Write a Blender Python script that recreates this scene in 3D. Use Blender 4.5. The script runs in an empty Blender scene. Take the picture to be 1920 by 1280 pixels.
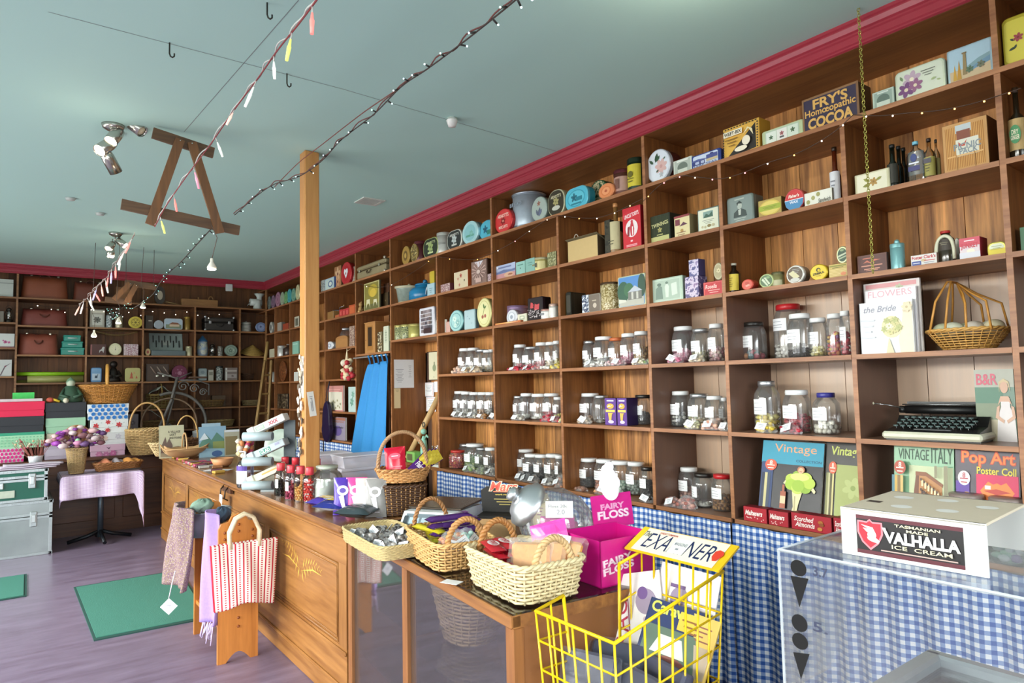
import bpy,bmesh,math,random
from mathutils import Matrix,Vector
from math import sin,cos,pi,radians
random.seed(7)
S=bpy.context.scene
COL=S.collection
# ---------------------------------------------------------------- camera
FPX,CAMP=1254.885,Vector((-3.0,0.0,1.61))
YAW,PIT,ROL=radians(36.8212),radians(3.6493),radians(-1.1905)
FW=Vector((sin(YAW)*cos(PIT),cos(YAW)*cos(PIT),sin(PIT)))
_r0=Vector((cos(YAW),-sin(YAW),0));_u0=_r0.cross(FW)
RT=cos(ROL)*_r0+sin(ROL)*_u0;UP=-sin(ROL)*_r0+cos(ROL)*_u0
cd=bpy.data.cameras.new('camera');cam=bpy.data.objects.new('camera',cd);COL.objects.link(cam)
m=Matrix((RT,UP,-FW)).transposed().to_4x4();m.translation=CAMP
cam.matrix_world=m
cd.sensor_width=36.0;cd.lens=FPX/1920*36.0;cd.clip_start=.02;cd.clip_end=60
S.camera=cam
def up(px,py,ax,val):
    """a measured point of the photograph on the plane axis=val (metres)"""
    d=FW+RT*((px-960)/FPX)+UP*((640-py)/FPX)
    t=(val-CAMP[ax])/d[ax]
    return CAMP+d*t
def pj(p):
    d=Vector(p)-CAMP;z=d.dot(FW)
    return 960+FPX*d.dot(RT)/z,640-FPX*d.dot(UP)/z
# ---------------------------------------------------------------- world, light, exposure
wd=bpy.data.worlds.new('world');S.world=wd;wd.use_nodes=True
bg=wd.node_tree.nodes['Background'];bg.inputs[0].default_value=(.75,.86,1,1);bg.inputs[1].default_value=1.0
S.view_settings.view_transform='Standard';S.view_settings.look='None'
S.view_settings.exposure=0.36;S.view_settings.gamma=1;S.view_settings.use_curve_mapping=False
try:
    S.cycles.transparent_max_bounces=32;S.cycles.max_bounces=8;S.cycles.diffuse_bounces=5
    S.cycles.sample_clamp_indirect=4;S.cycles.caustics_reflective=False;S.cycles.caustics_refractive=False
except Exception:pass
def area(name,loc,rot,sx,sy,W,colr,spread=180):
    l=bpy.data.lights.new(name,'AREA');l.shape='RECTANGLE';l.size=sx;l.size_y=sy;l.energy=W;l.color=colr;l.spread=radians(spread)
    o=bpy.data.objects.new(name,l);o.location=loc;o.rotation_euler=rot;COL.objects.link(o);return o
for k,yy in enumerate((0.9,3.9,6.9)):
    area('window_daylight',(-6.02,yy,1.65),(0,radians(-62),0),1.9,2.5,(16,24,34)[k],(1,.965,.92),115)
    area('street_bounce',(-6.0,yy,.75),(0,radians(-125),0),.5,2.4,(17,28,42)[k],(.96,.98,1))
area('sky_daylight',(-8.4,3.6,3.9),(0,radians(-90),0),3.3,12,4300,(1,.965,.92))
area('window_daylight',(-3.2,-1.85,1.7),(radians(66),0,0),4.2,1.9,40,(.95,.98,1),120)
area('sky_daylight',(-3.2,-4.4,3.9),(radians(90),0,0),7,3.2,900,(.96,.98,1))
# ---------------------------------------------------------------- materials
def lin(h):
    h=h.lstrip('#');out=[]
    for i in(0,2,4):
        c=int(h[i:i+2],16)/255
        out.append(c/12.92 if c<=.04045 else((c+.055)/1.055)**2.4)
    return (*out,1)
MC={}
def newmat(key):
    mt=bpy.data.materials.new(key);mt.use_nodes=True
    return mt,mt.node_tree,mt.node_tree.nodes['Principled BSDF']
def M(hexc,rough=.5,metal=0,var=.12,scale=30,bump=0,coat=0,emit=0):
    """plain painted / printed surface with a little procedural variation"""
    key='m%s_%g_%g_%g_%g_%g_%g_%g'%(hexc,rough,metal,var,scale,bump,coat,emit)
    if key in MC:return MC[key]
    mt,nt,p=newmat(key);N=nt.nodes.new;L=nt.links.new
    tc=N('ShaderNodeTexCoord');no=N('ShaderNodeTexNoise');no.inputs['Scale'].default_value=scale;no.inputs['Detail'].default_value=3
    L(tc.outputs['Object'],no.inputs['Vector'])
    mx=N('ShaderNodeMix');mx.data_type='RGBA';c=lin(hexc)
    mx.inputs[6].default_value=tuple(v*(1-var)for v in c[:3])+(1,);mx.inputs[7].default_value=tuple(min(1,v*(1+var))for v in c[:3])+(1,)
    L(no.outputs['Fac'],mx.inputs[0]);L(mx.outputs[2],p.inputs['Base Color'])
    p.inputs['Roughness'].default_value=rough;p.inputs['Metallic'].default_value=metal
    p.inputs['Coat Weight'].default_value=coat
    if bump:
        b=N('ShaderNodeBump');b.inputs['Strength'].default_value=bump;b.inputs['Distance'].default_value=.004
        L(no.outputs['Fac'],b.inputs['Height']);L(b.outputs[0],p.inputs['Normal'])
    if emit:
        p.inputs['Emission Color'].default_value=c;p.inputs['Emission Strength'].default_value=emit
    MC[key]=mt;return mt
def PIC(c1,c2,c3,scale=12,rough=.35,kind='n'):
    """a printed picture: blotches of three inks"""
    key='pic'+c1+c2+c3+str(scale)+kind
    if key in MC:return MC[key]
    mt,nt,p=newmat(key);N=nt.nodes.new;L=nt.links.new
    tc=N('ShaderNodeTexCoord')
    if kind=='v':
        no=N('ShaderNodeTexVoronoi');no.inputs['Scale'].default_value=scale;o=no.outputs['Distance']
    else:
        no=N('ShaderNodeTexNoise');no.inputs['Scale'].default_value=scale;no.inputs['Detail'].default_value=4;o=no.outputs['Fac']
    L(tc.outputs['Object'],no.inputs['Vector'])
    r=N('ShaderNodeValToRGB');r.color_ramp.interpolation='CONSTANT';e=r.color_ramp.elements
    ps=(0,.3,.52)if kind=='v' else(0,.47,.58)
    e[0].color=lin(c1);e[0].position=ps[0];e[1].color=lin(c2);e[1].position=ps[1]
    x=e.new(ps[2]);x.color=lin(c3)
    L(o,r.inputs[0]);L(r.outputs[0],p.inputs['Base Color']);p.inputs['Roughness'].default_value=rough
    MC[key]=mt;return mt
def WOOD(dark,light,axis=2,rough=.5,sc=9,board=0,baxis=1,obj=False,c2=None,lo=.3,hi=.72,knots=True,bw=.3):
    """wood with grain along axis; board = width of planks along baxis (tone varies per plank)"""
    key='wood'+dark+light+'%s%s%s%s%s%s%s'%(axis,rough,sc,board,baxis,obj,c2)
    if key in MC:return MC[key]
    mt,nt,p=newmat(key);N=nt.nodes.new;L=nt.links.new
    if obj:src=N('ShaderNodeTexCoord').outputs['Object']
    else:src=N('ShaderNodeNewGeometry').outputs['Position']
    mp=N('ShaderNodeMapping');s=[sc*1.6]*3;s[axis]=sc*.12;mp.inputs['Scale'].default_value=s
    L(src,mp.inputs['Vector'])
    vec=mp.outputs[0];rnd=None
    if board:
        sp=N('ShaderNodeSeparateXYZ');L(src,sp.inputs[0])
        dv=N('ShaderNodeMath');dv.operation='DIVIDE';L(sp.outputs[baxis],dv.inputs[0]);dv.inputs[1].default_value=board
        fl=N('ShaderNodeMath');fl.operation='FLOOR';L(dv.outputs[0],fl.inputs[0])
        wn=N('ShaderNodeTexWhiteNoise');wn.noise_dimensions='1D';L(fl.outputs[0],wn.inputs['W']);rnd=wn.outputs['Value']
        ad=N('ShaderNodeVectorMath');ad.operation='ADD';L(vec,ad.inputs[0])
        ms=N('ShaderNodeVectorMath');ms.operation='SCALE';L(wn.outputs['Color'],ms.inputs[0]);ms.inputs['Scale'].default_value=30
        L(ms.outputs[0],ad.inputs[1]);vec=ad.outputs[0]
    no=N('ShaderNodeTexNoise');no.inputs['Scale'].default_value=1.6;no.inputs['Detail'].default_value=6;no.inputs['Distortion'].default_value=1.1
    L(vec,no.inputs['Vector'])
    fi=N('ShaderNodeTexNoise');fi.inputs['Scale'].default_value=9;fi.inputs['Detail'].default_value=3;L(vec,fi.inputs['Vector'])
    av=N('ShaderNodeMix');av.inputs[0].default_value=.35;L(no.outputs['Fac'],av.inputs[2]);L(fi.outputs['Fac'],av.inputs[3])
    r=N('ShaderNodeValToRGB');e=r.color_ramp.elements;e[0].position=lo;e[0].color=lin(dark);e[1].position=hi;e[1].color=lin(light)
    L(av.outputs[0],r.inputs[0]);out=r.outputs[0]
    if rnd is not None:
        hs=N('ShaderNodeHueSaturation');L(out,hs.inputs['Color'])
        mr=N('ShaderNodeMapRange');L(rnd,mr.inputs[0]);mr.inputs[3].default_value=1-bw;mr.inputs[4].default_value=1+bw*.75
        L(mr.outputs[0],hs.inputs['Value']);out=hs.outputs[0]
    if c2:
        sp2=N('ShaderNodeSeparateXYZ');L(src,sp2.inputs[0])
        f1=N('ShaderNodeMapRange');L(sp2.outputs[1],f1.inputs[0]);f1.inputs[1].default_value=c2[1]+.02;f1.inputs[2].default_value=c2[1]-.02
        f2=N('ShaderNodeMapRange');L(sp2.outputs[2],f2.inputs[0]);f2.inputs[1].default_value=c2[2]+.04;f2.inputs[2].default_value=c2[2]-.04
        mu=N('ShaderNodeMath');mu.operation='MULTIPLY';L(f1.outputs[0],mu.inputs[0]);L(f2.outputs[0],mu.inputs[1])
        ww=N('ShaderNodeMath');ww.operation='MULTIPLY';L(mu.outputs[0],ww.inputs[0]);ww.inputs[1].default_value=.86
        m2=N('ShaderNodeMix');m2.data_type='RGBA';L(ww.outputs[0],m2.inputs[0]);L(out,m2.inputs[6]);m2.inputs[7].default_value=lin(c2[0]);out=m2.outputs[2]
        rr=N('ShaderNodeMapRange');L(mu.outputs[0],rr.inputs[0]);rr.inputs[3].default_value=rough;rr.inputs[4].default_value=.33
        L(rr.outputs[0],p.inputs['Roughness'])
    else:p.inputs['Roughness'].default_value=rough
    L(out,p.inputs['Base Color'])
    b=N('ShaderNodeBump');b.inputs['Strength'].default_value=.12;b.inputs['Distance'].default_value=.002
    L(av.outputs[0],b.inputs['Height']);L(b.outputs[0],p.inputs['Normal'])
    MC[key]=mt;return mt
def GLASS(tint='f4fbf8',refl=.9,rough=.03,base=0.0,milk=0):
    """thin clear glass or film: transparent with fresnel reflection"""
    key='glass%s%g%g%g%g'%(tint,refl,rough,base,milk)
    if key in MC:return MC[key]
    mt,nt,p=newmat(key);N=nt.nodes.new;L=nt.links.new;nt.nodes.remove(p)
    o=nt.nodes['Material Output'];t=N('ShaderNodeBsdfTransparent');t.inputs[0].default_value=tuple(int(tint[i:i+2],16)/255 for i in(0,2,4))+(1,)
    g=N('ShaderNodeBsdfGlossy');g.inputs['Roughness'].default_value=rough
    lw=N('ShaderNodeLayerWeight');lw.inputs[0].default_value=.35
    mr=N('ShaderNodeMapRange');L(lw.outputs['Fresnel'],mr.inputs[0]);mr.inputs[3].default_value=base;mr.inputs[4].default_value=refl
    mx=N('ShaderNodeMixShader');L(mr.outputs[0],mx.inputs[0]);L(t.outputs[0],mx.inputs[1]);L(g.outputs[0],mx.inputs[2])
    if milk:
        df=N('ShaderNodeBsdfDiffuse');df.inputs[0].default_value=(.9,.92,.93,1);m2=N('ShaderNodeMixShader');m2.inputs[0].default_value=milk
        L(mx.outputs[0],m2.inputs[1]);L(df.outputs[0],m2.inputs[2]);mx=m2
    L(mx.outputs[0],o.inputs[0]);MC[key]=mt;return mt
def FILM(c,op=.5,rough=.2):
    """crinkled translucent plastic"""
    key='film%s%g%g'%(c,op,rough)
    if key in MC:return MC[key]
    mt,nt,p=newmat(key);N=nt.nodes.new;L=nt.links.new
    o=nt.nodes['Material Output'];t=N('ShaderNodeBsdfTransparent')
    p.inputs['Base Color'].default_value=lin(c);p.inputs['Roughness'].default_value=rough
    mx=N('ShaderNodeMixShader');mx.inputs[0].default_value=op
    L(t.outputs[0],mx.inputs[1]);L(p.outputs[0],mx.inputs[2]);L(mx.outputs[0],o.inputs[0]);MC[key]=mt;return mt
def STRIPES(name,c0,c1,c2=None,per=.04,mode='gingham',ax=(1,2),rough=.8,obj=False,duty=.5,mid=None):
    if name in MC:return MC[name]
    mt,nt,p=newmat(name);N=nt.nodes.new;L=nt.links.new
    src=N('ShaderNodeTexCoord').outputs['Object']if obj else N('ShaderNodeNewGeometry').outputs['Position']
    if mode=='uv':src=N('ShaderNodeTexCoord').outputs['UV'];ax=(0,1)
    sp=N('ShaderNodeSeparateXYZ');L(src,sp.inputs[0])
    def wave(i):
        dv=N('ShaderNodeMath');dv.operation='DIVIDE';L(sp.outputs[i],dv.inputs[0]);dv.inputs[1].default_value=per
        fr=N('ShaderNodeMath');fr.operation='FRACT';L(dv.outputs[0],fr.inputs[0])
        g=N('ShaderNodeMath');g.operation='LESS_THAN';L(fr.outputs[0],g.inputs[0]);g.inputs[1].default_value=duty
        return g.outputs[0]
    if mode=='line':f=wave(ax[0])
    else:
        ad=N('ShaderNodeMath');ad.operation='ADD';L(wave(ax[0]),ad.inputs[0]);L(wave(ax[1]),ad.inputs[1])
        hf=N('ShaderNodeMath');hf.operation='MULTIPLY';L(ad.outputs[0],hf.inputs[0]);hf.inputs[1].default_value=.5;f=hf.outputs[0]
    r=N('ShaderNodeValToRGB');e=r.color_ramp.elements;r.color_ramp.interpolation='CONSTANT'
    e[0].position=0;e[0].color=lin(c0)
    if mode=='line':e[1].position=.5;e[1].color=lin(c1)
    else:
        e[1].position=.4;e[1].color=lin(mid or c1);x=e.new(.9);x.color=lin(c2)
    L(f,r.inputs[0]);L(r.outputs[0],p.inputs['Base Color']);p.inputs['Roughness'].default_value=rough
    MC[name]=mt;return mt
# ---------------------------------------------------------------- geometry
class G:
    def __init__(s):s.v=[];s.f=[];s.m=[];s.mats=[];s.sm=[];s.uv=None
    def mi(s,mat):
        if mat not in s.mats:s.mats.append(mat)
        return s.mats.index(mat)
    def add(s,vs,fs,mat,smooth=False,T=None):
        b=len(s.v);i=s.mi(mat)
        s.v+=[tuple(T@Vector(v))if T else tuple(v)for v in vs]
        for f in fs:s.f.append([b+k for k in f]);s.m.append(i);s.sm.append(smooth)
        return s
    def box(s,x0,x1,y0,y1,z0,z1,mat,T=None,bev=0):
        if bev>0:
            b=min(bev,abs(x1-x0)*.45,abs(y1-y0)*.45,abs(z1-z0)*.45)
            vs=[];
            for X,dx in((x0,b),(x1,-b)):
                for Y,dy in((y0,b),(y1,-b)):
                    for Z,dz in((z0,b),(z1,-b)):
                        vs+=[(X,Y+dy,Z+dz),(X+dx,Y,Z+dz),(X+dx,Y+dy,Z)]
            bm=bmesh.new();[bm.verts.new(v)for v in vs];bmesh.ops.convex_hull(bm,input=bm.verts);bm.verts.ensure_lookup_table();bm.verts.index_update()
            s.add([v.co[:]for v in bm.verts],[[v.index for v in f.verts]for f in bm.faces],mat,False,T);bm.free();return s
        vs=[(x,y,z)for x in(x0,x1)for y in(y0,y1)for z in(z0,z1)]
        return s.add(vs,[(0,1,3,2),(4,6,7,5),(0,4,5,1),(2,3,7,6),(0,2,6,4),(1,5,7,3)],mat,False,T)
    def lathe(s,prof,mat,seg=20,T=None,c=(0,0,0),cap=(True,True),sx=1,sy=1,smooth=True):
        """prof: (radius, z) from bottom to top"""
        vs=[];fs=[]
        for r,z in prof:
            for k in range(seg):
                a=2*pi*k/seg;vs.append((c[0]+r*cos(a)*sx,c[1]+r*sin(a)*sy,c[2]+z))
        for i in range(len(prof)-1):
            for k in range(seg):
                k2=(k+1)%seg;fs.append((i*seg+k,i*seg+k2,(i+1)*seg+k2,(i+1)*seg+k))
        s.add(vs,fs,mat,smooth,T);b=len(s.v)-len(vs);i=s.mi(mat)
        if cap[0]and prof[0][0]>1e-6:s.f.append([b+k for k in range(seg)][::-1]);s.m.append(i);s.sm.append(False)
        if cap[1]and prof[-1][0]>1e-6:s.f.append([b+(len(prof)-1)*seg+k for k in range(seg)]);s.m.append(i);s.sm.append(False)
        return s
    def tube(s,pts,r,mat,seg=6,closed=False,T=None,smooth=True,taper=None):
        pts=[Vector(p)for p in pts];n=len(pts);vs=[];fs=[];up0=None
        for i,p in enumerate(pts):
            if closed:d=pts[(i+1)%n]-pts[i-1]
            else:d=pts[min(i+1,n-1)]-pts[max(i-1,0)]
            d=d.normalized()if d.length>1e-9 else Vector((0,0,1))
            if up0 is None:up0=Vector((0,0,1))if abs(d.z)<.9 else Vector((1,0,0))
            a=d.cross(up0);a=a.normalized()if a.length>1e-6 else d.orthogonal().normalized()
            b=a.cross(d);up0=b if not closed else up0
            rr=r*(taper[i]if taper else 1)
            for k in range(seg):
                t=2*pi*k/seg;vs.append(p+a*(rr*cos(t))+b*(rr*sin(t)))
        for i in range(n if closed else n-1):
            j=(i+1)%n
            for k in range(seg):k2=(k+1)%seg;fs.append((i*seg+k,i*seg+k2,j*seg+k2,j*seg+k))
        s.add(vs,fs,mat,smooth,T)
        if not closed:
            b=len(s.v)-len(vs);i=s.mi(mat)
            s.f+=[[b+k for k in range(seg)][::-1],[b+(n-1)*seg+k for k in range(seg)]];s.m+=[i,i];s.sm+=[False,False]
        return s
    def prism(s,pts,y0,y1,mat,T=None,bev=0,smooth=False):
        """outline pts (x,z) extruded from y0 (front) to y1"""
        n=len(pts);rings=[(y0,0)]if not bev else[(y0,bev),(y0+bev,0)]
        rings+=[(y1,0)]if not bev else[(y1-bev,0),(y1,bev)]
        cx=sum(p[0]for p in pts)/n;cz=sum(p[1]for p in pts)/n
        mxr=max(math.hypot(p[0]-cx,p[1]-cz)for p in pts)or 1
        vs=[]
        for y,b in rings:
            k=1-b/mxr*1.2
            vs+=[(cx+(p[0]-cx)*k,y,cz+(p[1]-cz)*k)for p in pts]
        fs=[(i*n+k,i*n+(k+1)%n,(i+1)*n+(k+1)%n,(i+1)*n+k)for i in range(len(rings)-1)for k in range(n)]
        s.add(vs,fs,mat,smooth,T)
        b0=len(s.v)-len(vs);i=s.mi(mat)
        s.f.append([b0+k for k in range(n)][::-1]);s.f.append([b0+(len(rings)-1)*n+k for k in range(n)]);s.m+=[i,i];s.sm+=[False,False]
        return s
    def face(s,pts,mat,T=None):return s.add(pts,[tuple(range(len(pts)))],mat,False,T)
    def surf(s,fn,nu,nv,mat,T=None,smooth=True,closed_u=False,th=0):
        vs=[fn(i/(nu if closed_u else nu-1),j/(nv-1))for j in range(nv)for i in range(nu)]
        fs=[]
        for j in range(nv-1):
            for i in range(nu if closed_u else nu-1):
                i2=(i+1)%nu;fs.append((j*nu+i,j*nu+i2,(j+1)*nu+i2,(j+1)*nu+i))
        return s.add(vs,fs,mat,smooth,T)
    def blob(s,c,r,mat,sx=1,sy=1,sz=1,T=None,n=6,rings=4,jit=0):
        prof=[(max(1e-5,sin(pi*k/rings)),-cos(pi*k/rings))for k in range(rings+1)]
        vs=[];fs=[]
        for a,z in prof:
            for k in range(n):
                t=2*pi*k/n;j=1+random.uniform(-jit,jit)
                vs.append((c[0]+a*r*cos(t)*sx*j,c[1]+a*r*sin(t)*sy*j,c[2]+z*r*sz))
        for i in range(rings):
            for k in range(n):fs.append((i*n+k,i*n+(k+1)%n,(i+1)*n+(k+1)%n,(i+1)*n+k))
        return s.add(vs,fs,mat,True,T)
    def build(s,name,parent=None,loc=None,solid=0,fix=True):
        me=bpy.data.meshes.new(name);me.from_pydata(s.v,[],s.f)
        for mt in s.mats:me.materials.append(mt)
        me.polygons.foreach_set('material_index',s.m);me.polygons.foreach_set('use_smooth',s.sm)
        if fix:
            bm=bmesh.new();bm.from_mesh(me);bmesh.ops.recalc_face_normals(bm,faces=bm.faces);bm.to_mesh(me);bm.free()
        me.update()
        o=bpy.data.objects.new(name,me);COL.objects.link(o)
        if loc:o.location=loc
        if parent:o.parent=parent
        if solid:
            md=o.modifiers.new('thickness','SOLIDIFY');md.thickness=solid;md.offset=0
        return o
def thing(name,label,cat,loc=(0,0,0),rz=0,group=None,rx=0,ry=0):
    o=bpy.data.objects.new(name,None);COL.objects.link(o);o.empty_display_size=.05
    o.location=loc;o.rotation_euler=(rx,ry,rz);o['label']=label;o['category']=cat
    if group:o['group']=group
    return o
def tag(o,label,cat,group=None):
    o['label']=label;o['category']=cat
    if group:o['group']=group
    return o
def struct(o):o['kind']='structure';return o
def rrect(w,h,r,n=5,zc=None):
    """rounded rectangle standing on z=0"""
    r=min(r,w/2*.999,h/2*.999);pts=[];zc=h/2 if zc is None else zc
    for cx,cz,a0 in((w/2-r,h/2-r,0),(-w/2+r,h/2-r,pi/2),(-w/2+r,-h/2+r,pi),(w/2-r,-h/2+r,1.5*pi)):
        for k in range(n+1):
            a=a0+pi/2*k/n;pts.append((cx+r*cos(a),zc+cz+r*sin(a)))
    return pts
def ell(w,h,n=28,zc=None):
    zc=h/2 if zc is None else zc
    return [(w/2*cos(2*pi*k/n),zc+h/2*sin(2*pi*k/n))for k in range(n)]
TXT={}
def text_poly(t,shear=0,bold=0):
    k=(t,shear,bold)
    if k in TXT:return TXT[k]
    c=bpy.data.curves.new('t','FONT');c.body=t;c.shear=shear;c.offset=bold;c.resolution_u=3
    o=bpy.data.objects.new('t',c);COL.objects.link(o);bpy.context.view_layer.update()
    me=bpy.data.meshes.new_from_object(o.evaluated_get(bpy.context.evaluated_depsgraph_get()))
    vs=[(v.co.x,v.co.y)for v in me.vertices];fs=[tuple(p.vertices)for p in me.polygons]
    bpy.data.objects.remove(o);bpy.data.curves.remove(c);bpy.data.meshes.remove(me)
    if vs:
        x0=min(v[0]for v in vs);x1=max(v[0]for v in vs);y0=min(v[1]for v in vs);y1=max(v[1]for v in vs)
        vs=[((v[0]-x0)/max(x1-x0,1e-6)-.5,(v[1]-y0)/max(y1-y0,1e-6)-.5)for v in vs]
    TXT[k]=(vs,fs);return TXT[k]
def art(g,spec,W,Hh,y=0,T=None,cz=None,matf=None):
    """printed shapes on a face of size W x Hh whose front is at y (towards -y); coords -1..1"""
    cz=Hh/2 if cz is None else cz;mf=matf or(lambda c:M(c,.45,var=.05)if isinstance(c,str)else c)
    X=lambda u:u*W/2;Z=lambda v:cz+v*Hh/2
    for i,a in enumerate(spec):
        yy=y-.0004*(i+1);k=a[0]
        if k=='t':
            _,t,cx,cy,w,h,c=a[:7];sh=a[7]if len(a)>7 else 0;rot=a[8]if len(a)>8 else 0;bold=a[9]if len(a)>9 else .02
            vs,fs=text_poly(t,sh,bold);ww,hh=w*W,h*Hh
            co,si=cos(rot),sin(rot)
            g.add([(X(cx)+vx*ww*co-vy*hh*si,yy,Z(cy)+vx*ww*si+vy*hh*co)for vx,vy in vs],fs,mf(c),False,T)
        elif k=='e':
            _,cx,cy,rx,ry,c=a
            g.face([(X(cx)+rx*W/2*cos(2*pi*q/18),yy,Z(cy)+ry*Hh/2*sin(2*pi*q/18))for q in range(18)],mf(c),T)
        elif k=='r':
            _,cx,cy,hw,hh,c=a
            g.face([(X(cx-hw),yy,Z(cy-hh)),(X(cx+hw),yy,Z(cy-hh)),(X(cx+hw),yy,Z(cy+hh)),(X(cx-hw),yy,Z(cy+hh))],mf(c),T)
        elif k=='p':
            _,pts,c=a;g.face([(X(x),yy,Z(z))for x,z in pts],mf(c),T)
        elif k=='fl':
            _,cx,cy,r,n,c,c2=a;rr=r*W/2
            for q in range(n):
                t=2*pi*q/n+.3;px,pz=X(cx)+rr*.55*cos(t),Z(cy)+rr*.55*sin(t)
                g.face([(px+rr*.5*cos(t)*cos(s_)-rr*.3*sin(t)*sin(s_),yy-.00002*q,pz+rr*.5*sin(t)*cos(s_)+rr*.3*cos(t)*sin(s_))for s_ in[2*pi*w/10 for w in range(10)]],mf(c),T)
            g.face([(X(cx)+rr*.25*cos(2*pi*w/10),yy-.0003,Z(cy)+rr*.25*sin(2*pi*w/10))for w in range(10)],mf(c2),T)
        elif k=='lf':
            _,cx,cy,ln,an,c=a;l=ln*W/2
            g.face([(X(cx)+l*u*cos(an)-l*v*sin(an),yy,Z(cy)+l*u*sin(an)+l*v*cos(an))for u,v in((0,0),(.3,.2),(.65,.2),(1,0),(.65,-.2),(.3,-.2))],mf(c),T)
        elif k=='ln':
            _,cx,cy,hw,n,dy,c=a
            for q in range(n):
                zz=cy-q*dy;h2=dy*.16;w2=hw*(1-.25*((q*7)%3))
                g.face([(X(cx-w2),yy,Z(zz-h2)),(X(cx+w2),yy,Z(zz-h2)),(X(cx+w2),yy,Z(zz+h2)),(X(cx-w2),yy,Z(zz+h2))],mf(c),T)
    return g
# ---------------------------------------------------------------- room structure
CEIL=3.19
PY=dict(a=.873,b=1.4725,c=2.134,d=2.661,e=3.4585,f=4.25,g=5.103,h=6.009,i=6.852,j=7.747,q=9.018,k=9.661,z=10.057)
RZ={6:2.769,5:2.412,4:2.056,3:1.699,2:1.329,1:.885}
FZ={6:2.782,5:2.442,4:2.082,3:1.736,2:1.366}
FX=[-2.963,-2.245,-1.607,-.968,-.371]
YF=10.057;DEP=.385;BK=.022
ceil_m=M('bfe6dd',.75,var=.025,scale=.8,bump=.05)
struct(G().box(-6.2,.6,-2,YF+DEP+.1,CEIL,CEIL+.1,ceil_m).build('ceiling'))
fl=newmat('lino');mt,nt,p=fl;N=nt.nodes.new;L=nt.links.new
ge=N('ShaderNodeNewGeometry');mp=N('ShaderNodeMapping');mp.inputs['Scale'].default_value=(1,5,1);L(ge.outputs['Position'],mp.inputs[0])
n1=N('ShaderNodeTexNoise');n1.inputs['Scale'].default_value=2.2;n1.inputs['Detail'].default_value=8;n1.inputs['Roughness'].default_value=.7;L(mp.outputs[0],n1.inputs[0])
r=N('ShaderNodeValToRGB');e=r.color_ramp.elements;e[0].position=.3;e[0].color=lin('65566a');e[1].position=.7;e[1].color=lin('877a92')
L(n1.outputs[0],r.inputs[0]);L(r.outputs[0],p.inputs['Base Color'])
rr=N('ShaderNodeMapRange');L(n1.outputs[0],rr.inputs[0]);rr.inputs[3].default_value=.22;rr.inputs[4].default_value=.42;L(rr.outputs[0],p.inputs['Roughness'])
struct(G().box(-6.2,1.9,-2,YF+DEP+.1,-.1,0,mt).build('floor'))
wall_m=M('c9c4b4',.8,var=.05,scale=3)
lw=G();T0=-6.2
for a,b in((-2,-.35),(2.15,2.65),(5.15,5.65),(8.15,YF+DEP+.1)):lw.box(T0-.12,T0,a,b,0,CEIL,wall_m)
for a in(-.35,2.65,5.65):lw.box(T0-.12,T0,a,a+2.5,0,.65,wall_m).box(T0-.12,T0,a,a+2.5,2.65,CEIL,wall_m)
struct(lw.build('wall_left'))
fr_m=M('e6e2d6',.5)
for n_,a in enumerate((-.35,2.65,5.65)):
    w=G()
    for q in(0,1.22,2.44):w.box(T0-.09,T0-.03,a+q,a+q+.06,.65,2.65,fr_m)
    for q in(.65,1.95,2.59):w.box(T0-.088,T0-.032,a,a+2.5,q,q+.06,fr_m)
    wo=struct(w.build('window_%d'%(n_+1)))
    G().box(T0-.065,T0-.06,a+.03,a+2.47,.68,2.62,GLASS()).build('pane',wo)
fw=G().box(-6.2,-5.3,-2.12,-2,0,CEIL,wall_m).box(-1.1,.6,-2.12,-2,0,CEIL,wall_m).box(-5.3,-1.1,-2.12,-2,0,.75,wall_m).box(-5.3,-1.1,-2.12,-2,2.65,CEIL,wall_m)
struct(fw.build('wall_front'))
w=G()
for q in(-5.3,-3.95,-2.6,-1.16):w.box(q,q+.06,-2.09,-2.03,.75,2.65,fr_m)
w.box(-5.3,-1.1,-2.088,-2.032,2.59,2.65,fr_m).box(-5.3,-1.1,-2.088,-2.032,.75,.81,fr_m)
wo=struct(w.build('window_4'));G().box(-5.27,-1.13,-2.065,-2.06,.78,2.62,GLASS()).build('pane',wo)
dk=M('5b4030',.8)
struct(G().box(DEP+.08,DEP+.18,-2,6.0,0,CEIL,dk).box(DEP+.08,DEP+.18,6.87,YF+DEP+.1,0,CEIL,dk).box(DEP+.08,DEP+.18,6.0,6.87,1.95,CEIL,dk)
       .box(1.7,1.8,5.6,7.2,0,2.3,M('6f5540',.9)).box(DEP+.18,1.7,5.6,5.7,0,2.3,dk).box(DEP+.18,1.7,7.1,7.2,0,2.3,dk).box(DEP+.18,1.7,5.7,7.1,2.2,2.3,dk).build('wall_right'))
struct(G().box(-6.2,DEP+.08,YF+DEP+.08,YF+DEP+.2,0,CEIL,dk).build('wall_far'))
red=M('a23443',.35,var=.06)
prof=[(0,CEIL),(-.05,CEIL),(-.05,CEIL-.014),(-.043,CEIL-.02),(-.043,CEIL-.026),(-.034,CEIL-.045),(-.026,CEIL-.052),(-.026,CEIL-.06),(-.02,CEIL-.066),(-.02,CEIL-.094),(-.014,CEIL-.1),(-.014,CEIL-.107),(-.006,CEIL-.112),(0,CEIL-.112)]
g=G();vs=[(x,yy,z)for yy in(-2,YF+.0)for x,z in prof]
for i,(x,z)in enumerate(prof):vs[len(prof)+i]=(x,YF+x,z)
n=len(prof);g.add(vs,[(i,(i+1)%n,n+(i+1)%n,n+i)for i in range(n)]+[tuple(range(n))],red)
struct(g.build('trim_1'))
g=G();vs=[(-6.2,YF+x,z)for x,z in prof]+[(x,YF+x,z)for x,z in prof]
g.add(vs,[(i,(i+1)%n,n+(i+1)%n,n+i)for i in range(n)]+[tuple(range(n))],red);struct(g.build('trim_2'))
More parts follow.
